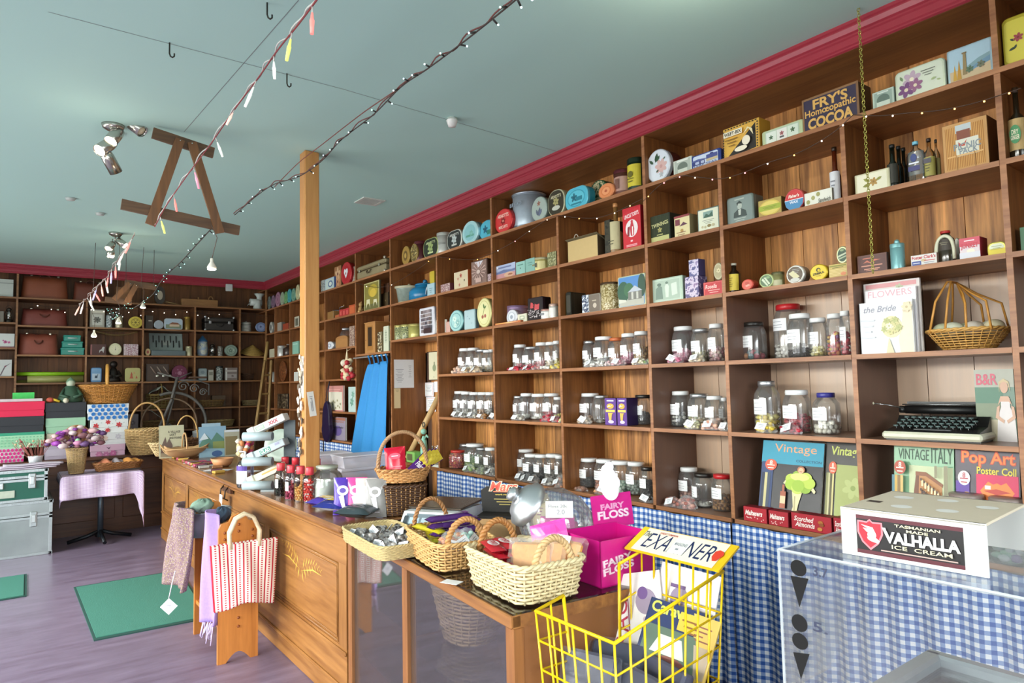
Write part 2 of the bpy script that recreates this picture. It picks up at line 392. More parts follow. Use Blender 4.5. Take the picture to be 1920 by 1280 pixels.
# ---------------------------------------------------------------- wall shelving
OLD=('8d7264',2.661,2.04)
w_back=WOOD('643410','f2ae64',2,.5,5,bw=.38,board=.19,baxis=1,c2=('c9b09a',2.661,2.04))
w_side=WOOD('5a3216','9a6232',2,.5,5,c2=('6a5046',2.69,2.04))
w_shelf=WOOD('7d4d2a','a9713f',1,.45,5,c2=('8f6f60',2.661,1.72))
w_edge=WOOD('7a4a2c','b98055',1,.42,6)
R=thing('wall_shelving','long brown timber cubbyhole shelving covering the right-hand wall up to the red cornice','shelving',(0,5,0))
def under(g,name,par=None,**k):
    o=g.build(name,None,**k);par=par or R
    o.parent=par;o.location=Vector(o.location)-par.location;return o
g=G();y=-1.9;random.seed(3)
while y<YF+DEP:
    y2=y+.19;a,b=y+.0015,min(y2-.0015,YF+DEP)
    z0=1.95 if(b>PY['h']+.0 and a<PY['i'])else .2
    g.box(DEP,DEP+.02,a,b,z0,CEIL,w_back);y=y2
g.box(DEP+.021,DEP+.028,-1.9,PY['h'],.2,CEIL,dk).box(DEP+.021,DEP+.028,PY['i'],YF+DEP,.2,CEIL,dk)
under(g,'back_panel')
for nme,yy in list(PY.items())+[('n',.27),('m',-.35),('l',-.95)]:
    if nme=='z':continue
    top=3.077 if nme in 'adfhi' else RZ[6]-.01
    bot=0.02 if nme in 'hi' else RZ[1]+.0105
    if nme in 'gj':bot=.3
    g=G().box(.004,DEP-.001,yy-.0105,yy+.0105,bot,top,w_side).box(0,.004,yy-.0105,yy+.0105,bot,top,w_edge)
    under(g,'upright')
def shelf(y0,y1,z,x1=None):
    g=G().box(.004,(x1 or DEP-.001),y0,y1,z-.0105,z+.0105,w_shelf);ys=y0
    g.box(-.003,.004,y0,y1,z-.0105,z+.0105,w_edge);under(g,'shelf')
e_=.0106
allp=[-.95,-.35,.27]+[PY[c]for c in 'abcdefghijqk']+[YF]
shelf(-1.9,YF+DEP,RZ[6]);shelf(-1.9,YF+DEP,3.088)
for rw in(5,4,3,2,1):
    for a,b in zip(allp[:-1],allp[1:]):
        if rw==4 and abs(a-PY['h'])<.01:shelf(a+e_,b-e_,1.955);continue
        if rw<=3 and(abs(a-PY['h'])<.01 or abs(a-PY['g'])<.01):continue
        if rw==1 and a>PY['g']+.5:shelf(a+e_,b-e_,1.0);continue
        shelf(a+e_,b-e_,RZ[rw])
g=G().box(.03,DEP,-1.9,PY['g'],.02,.06,dk)
under(g,'base_board')
RZS=RZ
w_backF=WOOD('5e3c22','966337',2,.55,5,board=.21,baxis=0)
w_sideF=WOOD('4d2f1c','6e4529',2,.5,5);w_shelfF=WOOD('5a3922','7d5232',0,.5,5);w_edgeF=WOOD('70482a','a87849',0,.45,6)
F=thing('wall_shelving','dark brown timber cubbyhole shelving along the far end wall','shelving',(-2,YF,0))
g=G();x=-6.2
while x<DEP:
    g.box(x+.0015,min(x+.2085,DEP),YF+DEP,YF+DEP+.02,.2,CEIL,w_backF);x+=.21
g.box(-6.2,DEP,YF+DEP+.021,YF+DEP+.028,.2,CEIL,dk);under(g,'back_panel',F)
fxs=[-5.6,-5.0,-4.3,-3.6]+FX
for q,xx in enumerate(fxs):
    under(G().box(xx-.0105,xx+.0105,YF+.004,YF+DEP-.001,.87,FZ[6]-.0106 if q!=4 else 3.1,w_sideF).box(xx-.0105,xx+.0105,YF,YF+.004,.87,FZ[6]-.0106 if q!=4 else 3.1,w_edgeF),'upright',F)
def shelfF(x0,x1,z):under(G().box(x0,x1,YF+.004,YF+DEP-.001,z-.0105,z+.0105,w_shelfF).box(x0,x1,YF-.003,YF+.004,z-.0105,z+.0105,w_edgeF),'shelf',F)
shelfF(-6.2,-.0,FZ[6])
LZ=[2.47,2.165,1.82,1.45]
for a,b in zip(fxs[:-1],fxs[1:]):
    for rw in(5,4,3,2):
        shelfF(a+e_,b-e_,LZ[5-rw]if a<FX[0]-.01 else FZ[rw])
for rw in(5,4,3,2):shelfF(FX[4]+e_,0,FZ[rw])
for a,b in zip(fxs[:-1],fxs[1:]):shelfF(a+e_,b-e_,1.08)
shelfF(FX[4]+e_,0,1.08)
under(G().box(-.012,.012,YF+.0,YF+.02,.87,3.1,w_edgeF),'upright',F)
# ---------------------------------------------------------------- shelf item placement
def placeR(zb,xl,xr,yt,X):
    out=[]
    for px in(xl,xr):
        py=640
        for _ in range(5):q=up(px,py,0,X);q.z=zb+.06;py=pj(q)[1]
        out.append(q.y)
    h=up((xl+xr)/2,yt,0,X).z-zb
    return (out[0]+out[1])/2,out[0]-out[1],h
def placeF(zb,xl,xr,yt,Y):
    a=up(xl,640,1,Y).x;b=up(xr,640,1,Y).x
    return (a+b)/2,b-a,up((xl+xr)/2,yt,1,Y).z-zb
RR,RF=-pi/2,0.0
# ---------------------------------------------------------------- builders of shop goods (front faces -y, base z=0)
def tin(t,out,d,body,facem,spec=(),wh=None,rim=None):
    """flat tin stood on its edge: lid towards the front, printed picture on the lid"""
    lid=min(.35*d,.03)
    cz=sum(p[1]for p in out)/len(out);cx=0
    k=.985;inn=[(p[0]*k,cz+(p[1]-cz)*k)for p in out]
    G().prism(inn,lid,d,body).build('tin_body',t)
    G().prism(out,0,lid+.001,rim or body,bev=.0035).build('lid',t)
    W,Hh=wh;k2=1-.014/min(W,Hh)
    g=G().face([(p[0]*k2,-.0006,cz+(p[1]-cz)*k2)for p in out],facem)
    art(g,spec,W*.88,Hh*.88,-.001,cz=cz);g.build('printed_picture',t,fix=False)
def flat_tin(t,w,h,d,c,spec=(),kind='rt',r=.012):
    out=rrect(w,h,r)if kind=='rt' else ell(w,h)if kind=='et' else rrect(w,h,min(w,h)*.42,7)
    bodym=M(c[0],.3,.35);fm=c[1]if not isinstance(c[1],str)else M(c[1],.35,.0,var=.05)
    rim=M(c[2],.3,.3)if len(c)>2 else None
    tin(t,out,d,bodym,fm,spec,(w,h),rim)
def carton(t,w,h,d,c,spec=(),side=()):
    cm=lambda q:M(q,.5,var=.05)if isinstance(q,str)else q
    G().box(-w/2,w/2,0,d,0,h,cm(c[1]if len(c)>1 else c[0]),bev=.0015).build('carton',t)
    g=G().face([(-w/2+.0015,-.0005,.0015),(w/2-.0015,-.0005,.0015),(w/2-.0015,-.0005,h-.0015),(-w/2+.0015,-.0005,h-.0015)],cm(c[0]))
    art(g,spec,w,h,-.0008)
    if side:
        T=Matrix.Translation((w/2+.0005,d/2,0))@Matrix.Rotation(pi/2,4,'Z')
        art(g,side,d,h,0,T)
    g.build('printed_front',t,fix=False)
def canister(t,w,h,c,spec=(),lidh=.12,band=None,knob=False):
    r=w/2;cy=r;lm=M(c[1],.3,.5)
    bm=c[0]if not isinstance(c[0],str)else M(c[0],.32,.25)
    G().lathe([(r*.96,0),(r*.98,.003),(r*.98,h*(1-lidh))],bm,24,c=(0,cy,0)).build('canister_body',t)
    g=G().lathe([(r,h*(1-lidh)-.004),(r,h-.004),(r*.96,h),(0,h+.001)],lm,24,c=(0,cy,0),cap=(False,False))
    if knob:g.blob((0,cy,h+.008),.012,lm,n=10)
    g.build('lid',t)
    if len(c)>2:
        lab=c[2]if not isinstance(c[2],str)else M(c[2],.5);z0,z1=band or(.18,.72)
        g=G();R2=r*.985;nn=12
        for q in range(nn):
            a0,a1=[-pi/2+(u/nn-.5)*2.3 for u in(q,q+1)]
            g.face([(R2*cos(a0),cy+R2*sin(a0),h*z0),(R2*cos(a1),cy+R2*sin(a1),h*z0),(R2*cos(a1),cy+R2*sin(a1),h*z1),(R2*cos(a0),cy+R2*sin(a0),h*z1)],lab)
        art(g,spec,w*.7,h*(z1-z0),cy-R2-.003,cz=h*(z0+z1)/2);g.build('label',t,fix=False)
def bottle(t,w,h,c,neck=.28,neckr=.3,spec=(),flat=False,band=(.12,.55)):
    r=w/2;cy=r;gm=c[0];sy=.6 if flat else 1
    p=[(r*.93,0),(r,.006),(r,h*(1-neck)*.86),(r*.82,h*(1-neck)*.95),(r*neckr*1.15,h*(1-neck)*1.08),(r*neckr,h*.95)]
    G().lathe(p,gm,20,c=(0,cy,0),sy=sy).build('bottle_body',t)
    G().lathe([(r*neckr*1.2,h*.925),(r*neckr*1.2,h),(0,h+.001)],M(c[1],.4),14,c=(0,cy,0),sy=1,cap=(True,False)).build('cap',t)
    if len(c)>2:
        R2=r*1.012;nn=12;g=G();lab=c[2]if not isinstance(c[2],str)else M(c[2],.55)
        for q in range(nn):
            a0,a1=[-pi/2+(u/nn-.5)*2.6 for u in(q,q+1)]
            g.face([(R2*cos(a0),cy+R2*sin(a0)*sy,h*band[0]),(R2*cos(a1),cy+R2*sin(a1)*sy,h*band[0]),(R2*cos(a1),cy+R2*sin(a1)*sy,h*band[1]),(R2*cos(a0),cy+R2*sin(a0)*sy,h*band[1])],lab)
        art(g,spec,w*.75,h*(band[1]-band[0]),cy-R2*sy-.002,cz=h*(band[0]+band[1])/2);g.build('label',t,fix=False)
JG=GLASS('fbfdfc',.7,.08,.05,.06);LABEL=M('f4f6f8',.6,var=.03)
def heap(g,r,h,cols,cy=0,sz=.012,z0=.006,balls=False,sy=1):
    """sweets packed against the inside of a jar"""
    ms=[M(c,.35,var=.1)for c in cols]
    rr=r-sz*.9;g.lathe([(rr*.75,z0),(rr*.78,z0+h*.85),(0.001,z0+h)],ms[0],12,c=(0,cy,0),sy=sy)
    nr=max(6,int(2*pi*rr/(sz*1.75)));z=z0+sz*.8;k=0
    while z<z0+h:
        for q in range(nr):
            a=2*pi*(q+.5*(k%2))/nr+random.uniform(-.06,.06)
            if sin(a)>.35:continue
            s_=1 if balls else random.uniform(.75,1.1)
            g.blob((rr*cos(a),cy+rr*sin(a)*sy,z+random.uniform(-1,1)*sz*.2),sz*.92*s_,random.choice(ms),1,1,1 if balls else random.uniform(.6,1),n=6,rings=4 if not balls else 5,jit=0 if balls else .2)
        z+=sz*1.55;k+=1
    for q in range(int(8*(r/.05))):
        a=random.uniform(0,2*pi);u=rr*.7*random.random()
        g.blob((u*cos(a),cy+u*sin(a)*sy,z0+h+random.uniform(-.4,.3)*sz),sz*.95,random.choice(ms),n=6,jit=.1 if balls else .25)
def jar(t,w,h,lidc,cols,level,paper=(0,.34,.64),neckw=.74,sz=None,square=False,balls=False,fine=False):
    r=w/2;cy=r
    lh=h*.085+.006
    p=[(r*.55,.002),(r*.9,.002),(r*.985,.012),(r,.03),(r,h*.66),(r*.95,h*.75),(r*(neckw+.08),h*.86),(r*neckw,h*.895),(r*neckw,h*.965)]
    G().lathe(p,JG,22,c=(0,cy,0),cap=(True,False)).build('glass',t)
    lm=M(lidc,.35,.85 if lidc in('b9bcbf','8d9094')else 0,var=.04)
    rl=r*(neckw+.05)
    G().lathe([(rl,h-lh),(rl*1.015,h-lh*.5),(rl,h-.003),(rl*.95,h),(0,h+.0005)],lm,24,c=(0,cy,0),cap=(True,False)).build('lid',t)
    if level>0:
        g=G();heap(g,r*.97,h*level,cols,cy,sz or(.0085 if fine else .0125),balls=balls);g.build('sweets',t)
    if paper:
        off,z0,z1=paper;R2=r*1.012;nn=8;g=G();hw=.74
        for q in range(nn):
            a0,a1=[-pi/2-.25+off+(u/nn-.5)*2*hw for u in(q,q+1)]
            g.face([(R2*cos(a0),cy+R2*sin(a0),h*z0),(R2*cos(a1),cy+R2*sin(a1),h*z0),(R2*cos(a1),cy+R2*sin(a1),h*z1),(R2*cos(a0),cy+R2*sin(a0),h*z1)],LABEL)
        gr=M('8f939c',.6)
        for u,wd_ in((.72,.5),(.45,.62),(.25,.55)):
            zz=h*(z0+(z1-z0)*u)
            for q in range(2,7):
                a0,a1=[-pi/2-.25+off+(v/nn-.5)*2*hw*wd_*1.6 for v in(q-.5,q+.5)]
                R3=R2+.0004
                g.face([(R3*cos(a0),cy+R3*sin(a0),zz),(R3*cos(a1),cy+R3*sin(a1),zz),(R3*cos(a1),cy+R3*sin(a1),zz+h*.009),(R3*cos(a0),cy+R3*sin(a0),zz+h*.009)],gr)
        g.build('label',t,fix=False)
def sweetbag(t,w,h,d,cols,lab=True,tilt=.4,film=True,labc='f1f3f6'):
    """small cellophane bag of sweets lying on its base with a paper label"""
    g=G();ms=[M(c,.3,var=.15)for c in cols];n=26
    for q in range(n):
        u,v,k=random.uniform(-1,1),random.uniform(-1,1),random.random()
        hh=h*(1-.55*u*u)*(1-.3*v*v)
        g.blob((u*w*.4,d/2+v*d*.36,hh*k*.75+.008),.011*min(1.3,w/.1),random.choice(ms),1.2,1,.8,jit=.25)
    g.build('sweets',t)
    rn=random.Random(int(w*1e5));jit=[[rn.uniform(-1,1)for _ in range(12)]for _ in range(9)]
    def f(u,v):
        i,j=int(round(u*11)),int(round(v*8));a=pi*v;e=(1-abs(2*u-1)**2.6)
        s_=.004*jit[min(j,8)][min(i,11)]
        return ((u-.5)*w*(1.06)+s_,d/2-cos(a)*d*.55*max(.15,e)+s_,max(.001,sin(a)*h*1.05*max(.12,e)+s_))
    G().surf(f,12,9,FILM('f4f6f8',.16,.08),smooth=False).build('cellophane',t)
    if lab:
        T=Matrix.Translation((random.uniform(-.12,.1)*w,-.012,h*.32))@Matrix.Rotation(tilt*random.uniform(-1,1),4,'Y')@Matrix.Rotation(radians(-38),4,'X')
        g=G();lw_,lh_=min(.055,w*.55),min(.04,h*.85)
        g.box(-lw_/2,lw_/2,-.0008,0,0,lh_,M(labc,.6,var=.03),T);art(g,[('ln',0,.4,.6,3,.4,'9599a3')],lw_,lh_,-.001,T);g.build('label',t)
def basket(t,rx0,ry0,rx1,ry1,h,n=26,rows=9,rw=.0045,pw=2.4,m=None,m2=None,wave=.006,base=0,bulge=0,name='woven_body',rim=2,rimr=None,cx=0,cy=0,z0=0,lo=0,top=None):
    """woven basket: stakes and weavers; pw=superellipse power (2 round, 6 nearly square)"""
    m=m or WK;m2=m2 or m
    top=top or(lambda a:h)
    def P(a,u,off=0):
        k=u+bulge*sin(pi*u);rx=rx0+(rx1-rx0)*k+off;ry=ry0+(ry1-ry0)*k+off
        c,s_=cos(a),sin(a);q=(abs(c)**pw+abs(s_)**pw)**(-1/pw)
        return (cx+rx*c*q,cy+ry*s_*q,z0+rw+top(a)*u*(1-rw/h))
    g=G();sm=4
    for k in range(rows):
        u=(k+.5)/rows;pts=[]
        for q in range(n*sm//2):
            a=2*pi*q/(n*sm//2);pts.append(P(a,u,wave*.55*sin(n*a/2+(k%2)*pi)+random.uniform(-1,1)*rw*.12))
        g.tube(pts,rw*random.uniform(.88,1.08),m,5,closed=True)
    for q in range(n):
        a=2*pi*q/n+pi/n;g.tube([P(a,v/4,0)for v in range(5)],rw*.8,m2,4)
    g.add([P(2*pi*q/32,0)for q in range(32)]+[(cx,cy,z0+rw)],[(q,(q+1)%32,32)for q in range(32)],m)
    g.build(name,t)
    if rim:
        g=G();rr=rimr or rw*1.25
        for k in range(rim):
            pts=[]
            for q in range(n*3):
                a=2*pi*q/(n*3);x,y_,z=P(a,1,rr*.7*cos(a*n/2*1.0+pi*k));pts.append((x,y_,z+rr*.7*sin(a*n/2+pi*k)+rr*.5))
            g.tube(pts,rr,m,5,closed=True)
        g.build('rim',t)
    return P
def arc(p0,p1,hgt,n=16,lean=(0,0),pw=1):
    p0,p1=Vector(p0),Vector(p1);out=[]
    for k in range(n+1):
        a=pi*k/n;p=(p0+p1)/2+(p0-p1)/2*cos(a)+Vector((lean[0],lean[1],hgt))*(sin(a)**pw);out.append(p)
    return out
WK=M('c79a5e',.55,var=.3,scale=40);WKL=M('d9bd8a',.55,var=.25,scale=40);WKD=M('4a2f1c',.45,var=.3,scale=40);WKR=M('a8683a',.5,var=.3,scale=40)
def twist(g,pts,r,m,n=2,turns=8,seg=5):
    pts=[Vector(p)for p in pts];N_=len(pts)*4
    fine=[]
    for k in range(N_+1):
        u=k/N_*(len(pts)-1);i=min(int(u),len(pts)-2);fine.append(pts[i].lerp(pts[i+1],u-i))
    for s_ in range(n):
        o=[]
        for k,p in enumerate(fine):
            d=(fine[min(k+1,N_)]-fine[max(k-1,0)]).normalized();a=d.orthogonal().normalized()
            if k and a.dot(pa)<0:a=-a
            b=d.cross(a);
            pa=a;t_=2*pi*(turns*k/N_+s_/n);o.append(p+a*(r*.8*cos(t_))+b*(r*.8*sin(t_)))
        g.tube(o,r,m,seg)
    return g
def book(t,w,h,d,cover,spec,pages='eae6da',lean=0):
    """book or magazine standing, cover towards the front"""
    T=Matrix.Rotation(-lean,4,'X');cm=M(cover,.35,var=.06)if isinstance(cover,str)else cover
    G().box(-w/2+.002,w/2-.002,.0022,d-.0022,.002,h-.002,M(pages,.8),T).build('pages',t)
    G().box(-w/2,w/2,0,.002,0,h,cm,T).box(-w/2,w/2,d-.002,d,0,h,cm,T).box(-w/2,-w/2+.002,0,d,0,h,cm,T).build('cover',t)
    g=G();art(g,spec,w,h,-.0006,T);
    if g.v:g.build('printed_cover',t,fix=False)
ROWN={6:'top shelf',5:'second shelf',4:'third shelf',3:'fourth shelf',2:'fifth shelf',1:'bottom shelf'}
def put(kind,row,xl,xr,yt,d,c,label,cat,spec=(),X=.035,name=None,group=None,**k):
    far=kind[0]=='F';kd=kind[1:]if far else kind
    zb=k.pop('zb',None)
    zb=zb if zb is not None else(FZ[row]if far else RZ[row])+.0108
    rnd=kd in('cn','bo','jar')
    if far:
        Yp=YF+X;x,w,h=placeF(zb,xl,xr,yt,Yp+(0.04 if rnd else 0));loc=(x,Yp,zb);rz=RF
    else:
        Xp=X;y,w,h=placeR(zb,xl,xr,yt,Xp+(.05 if rnd else 0));loc=(Xp,y,zb);rz=RR
    tilt=k.pop('turn',0)
    nm=name or{'rt':'storage_tin','et':'round_tin','ot':'oval_tin','bx':'carton','cn':'canister','bo':'bottle','jar':'sweet_jar','bag':'sweet_bag','bk':'book'}.get(kd,'tin')
    t=thing(nm,label,cat,loc,rz+tilt,group);w*=.965
    if kd in('rt','et','ot'):flat_tin(t,w,h,d,c,spec,kd,**k)
    elif kd=='bx':carton(t,w,h,d,c,spec,**k)
    elif kd=='cn':canister(t,w,h,c,spec,**k)
    elif kd=='bo':bottle(t,w,h,c,spec=spec,**k)
    elif kd=='jar':jar(t,w,h,*c,**k)
    elif kd=='bag':sweetbag(t,w,h,d,c,**k)
    elif kd=='bk':book(t,w,h,d,c[0],spec,**k)
    return t,w,h
# ---------------------------------------------------------------- right wall: tins, boxes, bottles
wht,cream='eef0ee','e9e2c6'
dg='2c3b2c'
put('rt',6,1880,1935,27,.09,('c9b738','d6c94e','b7a52e'),'yellow tin with red rose and dark leaves at right edge of top shelf','tin',[('lf',-.1,0,.5,2.6,dg),('lf',-.1,-.3,.6,3.5,dg),('lf',0,-.2,.5,4.2,dg),('fl',.15,.1,.42,6,'9c4248','7a2830')],r=.02)
put('bx',6,1635,1677,168,.09,('b9cabd','9db0a5'),'small pale green caddy with round lid right of the cocoa box','tin',[('r',0,0,.82,.82,'93a89c'),('e',0,-.05,.6,.6,'5e7369'),('r',0,-.5,.6,.3,'c9d6c8'),('r',0,.72,.5,.06,'d7e2d8')],name='tea_caddy')
put('rt',6,1677,1775,121,.07,('c9d3bd','d3dcc9'),'pale rounded tin with purple clematis flowers on top shelf','tin',[('fl',-.35,.3,.42,6,'b9a3b4','e9e0c8'),('fl',-.62,-.35,.38,6,'6e3f74','d8ccb0'),('fl',-.2,-.2,.34,6,'8e5a80','e2d6b8'),('lf',-.75,.35,.3,2,'6f8a60'),('lf',.5,-.2,.25,.3,'9fb07c'),('lf',.75,-.3,.2,-.2,'9fb07c'),('ln',.4,.62,.32,3,.18,'6f7468')],r=.02)
put('rt',6,1775,1864,81,.05,('9fb6c2','a9c6d6'),'tin with seaside ruin and golden poplars picture on top shelf','tin',[('r',0,-.65,1,.35,'c9b490'),('p',[(-.1,-.4),(1,.05),(1,-.3),(-.1,-.6)],'6d93ad'),('p',[(-.1,-.2),(.45,.1),(1,.25),(1,.05),(-.1,-.4)],'7f9fa8'),('p',[(-.85,-.9),(-.75,.1),(-.65,-.9)],'c79a35'),('p',[(-.65,-.9),(-.52,.3),(-.42,-.9)],'b98a2c'),('p',[(-.35,-.7),(-.3,.62),(-.16,.62),(-.14,-.7)],'8f7b52'),('r',-.23,.66,.12,.05,'7f6b48'),('fl',.0,-.45,.2,6,'4d6a52','39523f'),('fl',.55,-.35,.2,6,'6a705a','4c5340')],r=.008)
put('bx',6,1504,1613,170,.12,('2e2540','4f3b26'),'dark framed cocoa box with bold yellow lettering on top shelf','box',[('r',0,.97,1,.06,'8a6540'),('r',0,-.97,1,.06,'8a6540'),('r',-.97,0,.03,1,'8a6540'),('r',.97,0,.04,1,'7a5636'),('t',"FRY'S",.02,.55,.62,.3,'d7a95c',0,0,.03),('t','Homœopathic',.0,.02,.9,.26,'d7a95c'),('t','COCOA',0,-.55,.8,.32,'d7a95c',0,0,.04)],name='cocoa_box')
put('rt',6,1427,1507,235,.05,('c7d2a4','b9ccb4'),'long pale green tin with three small pictures left of cocoa box','tin',[('r',-.6,0,.28,.75,'dfe8dc'),('r',0,0,.28,.75,'e3e4dc'),('r',.6,0,.28,.75,'d5e2d2'),('fl',-.6,-.05,.12,5,'4f6b50','33452f'),('fl',0,.1,.12,5,'a3565e','6d6a4a'),('r',0,-.4,.12,.12,'555'+'555'),('fl',.6,.1,.13,5,'55704f','3c4c33')],r=.01)
put('bx',6,1356,1426,231,.1,('e0b04a','c08f30'),'yellow and black cereal box with jug drawing on top shelf','box',[('p',[(-.85,-.95),(.8,.78),(.8,-.78)],'2a2722')]+[('r',-.85+.17*q,.9-.0*q,.05,.035,'2a2722')for q in range(11)]+[('r',s_,.75-.17*q,.035,.045,'2a2722')for q in range(10)for s_ in(-.93,.93)]+[('r',-.38,.52,.52,.17,'f1ead0'),('t','WEET-BIX',-.38,.52,.48,.11,'2a2722',0,0,.03),('ln',-.45,.15,.35,3,.2,'8a6420'),('e',.35,-.2,.22,.3,'eee6cf'),('e',.05,-.62,.35,.16,'eee6cf'),('p',[(.2,.2),(.5,.5),(.75,.0),(.7,.4),(.45,.6)],'e8dcb0')],name='cereal_box')
put('rt',6,1294,1352,285,.06,('2f3f86','cdd9ea','35478f'),'blue edged leaf tea tin with shopfront picture on top shelf','tin',[('r',-.5,-.15,.45,.35,'39417a'),('r',.5,.15,.42,.5,'4a5390'),('r',.5,-.15,.42,.18,'c8b88c'),('p',[(-1,.3),(-.5,.4),(.1,.2),(.1,.1),(-1,.1)],'55619c'),('e',.5,.7,.14,.12,'39417a'),('t','LEAF TEAS',0,-.65,.85,.17,'5b6a9a'),('r',-.6,-.2,.15,.2,'b9c3de'),('r',-.2,-.2,.12,.2,'b9c3de')],r=.012)
put('bx',6,1262,1298,297,.08,('cfd6c8','a7ada0'),'small cream caddy with arch drawing beside round rose tin','tin',[('r',0,0,.85,.85,'b3bcb0'),('e',0,-.05,.55,.6,'6c776c'),('r',0,-.5,.5,.25,'cfd6c8'),('r',0,.75,.6,.1,'e5e9e0')],name='tea_caddy')
put('et',6,1211,1258,279,.11,('5d2a28','dfe6ee','cfd4dc'),'round white tin with pale rose and dark green leaves','tin',[('fl',.3,-.1,.55,7,'d8b4ae','c99a96'),('lf',-.2,.25,.7,1.3,'2f4d35'),('lf',-.4,.2,.5,2.4,'35553b'),('lf',-.1,.3,.5,.9,'35553b'),('fl',.3,-.65,.2,5,'b8bcc0','a9adb0'),('lf',.1,-.3,.3,3.6,'35553b'),('lf',.55,.3,.25,.8,'49684c')])
t,w,h=put('cn',6,1179,1207,298,.1,('25382a','2a3b2c','d3c437'),'tall dark green canister with yellow oval label on top shelf','canister',[('e',0,.1,.5,.3,'6a6420'),('ln',0,-.3,.6,2,.25,'5a5a20')],band=(.15,.8))
put('cn',6,1153,1181,320,.1,('6b4238','6a2f35','b08a7c'),'brown canister with maroon lid left of the green canister','canister',[('r',.1,0,.35,.7,'7a5347')])
put('et',6,1121,1152,343,.13,('6f5a48','e08c58','d98a5c'),'round orange lidded tin lying on its side on top shelf','tin',[('e',0,0,.7,.7,'d67c48'),('e',0,0,.55,.55,'e69a68'),('e',0,0,.2,.2,'b85c38')],X=.02)
put('et',6,1103,1142,337,.08,('2f5a3a',PIC('2f5f3e','d2c29a','5b7a46',30),'2f5a3a'),'green leafy patterned tin behind the orange round tin','tin',X=.16)
put('ot',6,1059,1103,350,.07,('3aa9c4','57bcd4','6fc8dc'),'bright blue oval biscuit tin with man drawing on top shelf','tin',[('e',0,0,.88,.85,'3d9db6'),('e',0,0,.8,.75,'62c2d6'),('fl',-.2,.1,.3,5,'23697c','1d5566'),('r',.3,-.1,.3,.2,'2b7f92'),('r',0,-.55,.5,.08,'2a7c8f')])
put('ot',6,1027,1059,355,.07,('c9c29a','3b3426','d9d4b0'),'cream rimmed dark oval tin left of the blue oval tin','tin',[('t',"ARNOTT'S",0,.55,.7,.14,'d9d4b0'),('fl',0,.1,.4,6,'a9a06a','7d7648'),('e',0,-.45,.55,.2,'c9c9bb')])
put('et',6,996,1026,368,.05,('8fa097','a9b7ae','9fb0a8'),'pale round tin with iris flowers beside the metal bin','tin',[('fl',0,.5,.25,5,'9c6a5a','7c5a4a'),('lf',0,-.7,.9,1.4,'5f6678'),('lf',-.1,-.6,.7,2.0,'5f6678'),('lf',0,-.6,.7,.9,'68708a')])
t,w,h=put('cn',6,952,992,362,.1,('b2bfcb','a9b6c2'),'tall aluminium bread bin with domed lid on top shelf','bin',name='metal_bin',lidh=.06)
t.location.x+=.03
g=G().lathe([(w/2+.006,h-.012),(w/2+.006,h-.002),(w/2*.8,h+.012),(w*.15,h+.02),(0,h+.022)],M('b6c1cb',.3,.8),26,c=(0,w/2,0),cap=(True,False));g.build('domed_lid',t)
g=G()
for k in range(5):g.tube([(w/2*1.0*cos(a),w/2+w/2*1.0*sin(a),h*(.1+.0*k)+k*.002)for a in[2*pi*q/24 for q in range(24)]],.0015,M('9aa7b3',.3,.8),4,closed=True)
art(g,[('t','BREAD',0,.4,.7,.1,'8e9ba7')],w*.8,h,-.002);g.build('embossed_bands',t)
put('et',6,927,961,391,.08,('a8242a','d23b3b','c93030'),'round red biscuit tin with white lettering on top shelf','tin',[('t',"ARNOTT'S",0,.5,.7,.17,'f3d9c9'),('fl',0,0,.3,6,'8c1f22','e0b090'),('t','BISCUITS',0,-.55,.55,.13,'f3d9c9')])
put('et',6,898,928,412,.07,('3c93ad','55b4cc','4aa7bf'),'round bright blue tin half behind upright on top shelf','tin',[('fl',-.2,.1,.35,5,'1f5f78','17495c'),('r',.35,-.3,.3,.25,'2d7f70')],X=.06)
put('et',6,866,897,414,.07,('6fa9b4','a9d5d8','bfe2e2'),'pale aqua round tin with faint landscape on top shelf','tin',[('e',0,0,.8,.8,'8cc3c8'),('r',0,-.3,.55,.1,'5f9f8a'),('fl',.2,-.1,.25,6,'7ab6a9','9fd0cc')])
put('ot',6,838,866,431,.06,('c9c9b9','2d2f2e','dedfd2'),'white rimmed black oval tin between cylinder and aqua tin','tin',[('t',"ARNOTT'S",0,.6,.7,.15,'d9dacf'),('fl',0,.05,.4,6,'b9c3c0','8e9a98'),('r',0,-.6,.4,.1,'c9cac0')])
put('cn',6,822,838,437,.1,('c6c7c0','d3d4cc','8e9089'),'thin white cylinder tin with grey bands on top shelf','canister',band=(.45,.55))
put('ot',6,793,822,446,.07,('9fae63','2b3326','b9c47c'),'green rimmed black oval tin near left on top shelf','tin',[('t',"ARNOTT'S",0,.6,.7,.15,'c8d49a'),('fl',0,.05,.42,6,'9db070','6f8048'),('r',0,-.6,.4,.1,'c8d49a')])
put('cn',6,780,794,453,.1,('5a2a30','6a2f35'),'maroon cylinder tin behind green rimmed oval tin','canister')
put('et',6,769,783,456,.05,('8d7440',PIC('a08a4a','5c4a28','cbb878',30),'9d8448'),'brassy embossed round tin next to the maroon cylinder','tin')
put('et',6,753,768,461,.05,('8d6f38','a8843c','b3924c'),'leftmost brass round tin in bay right of the suitcase','tin',[('e',0,0,.6,.6,'6f5526'),('e',0,0,.3,.3,'b9974c')])
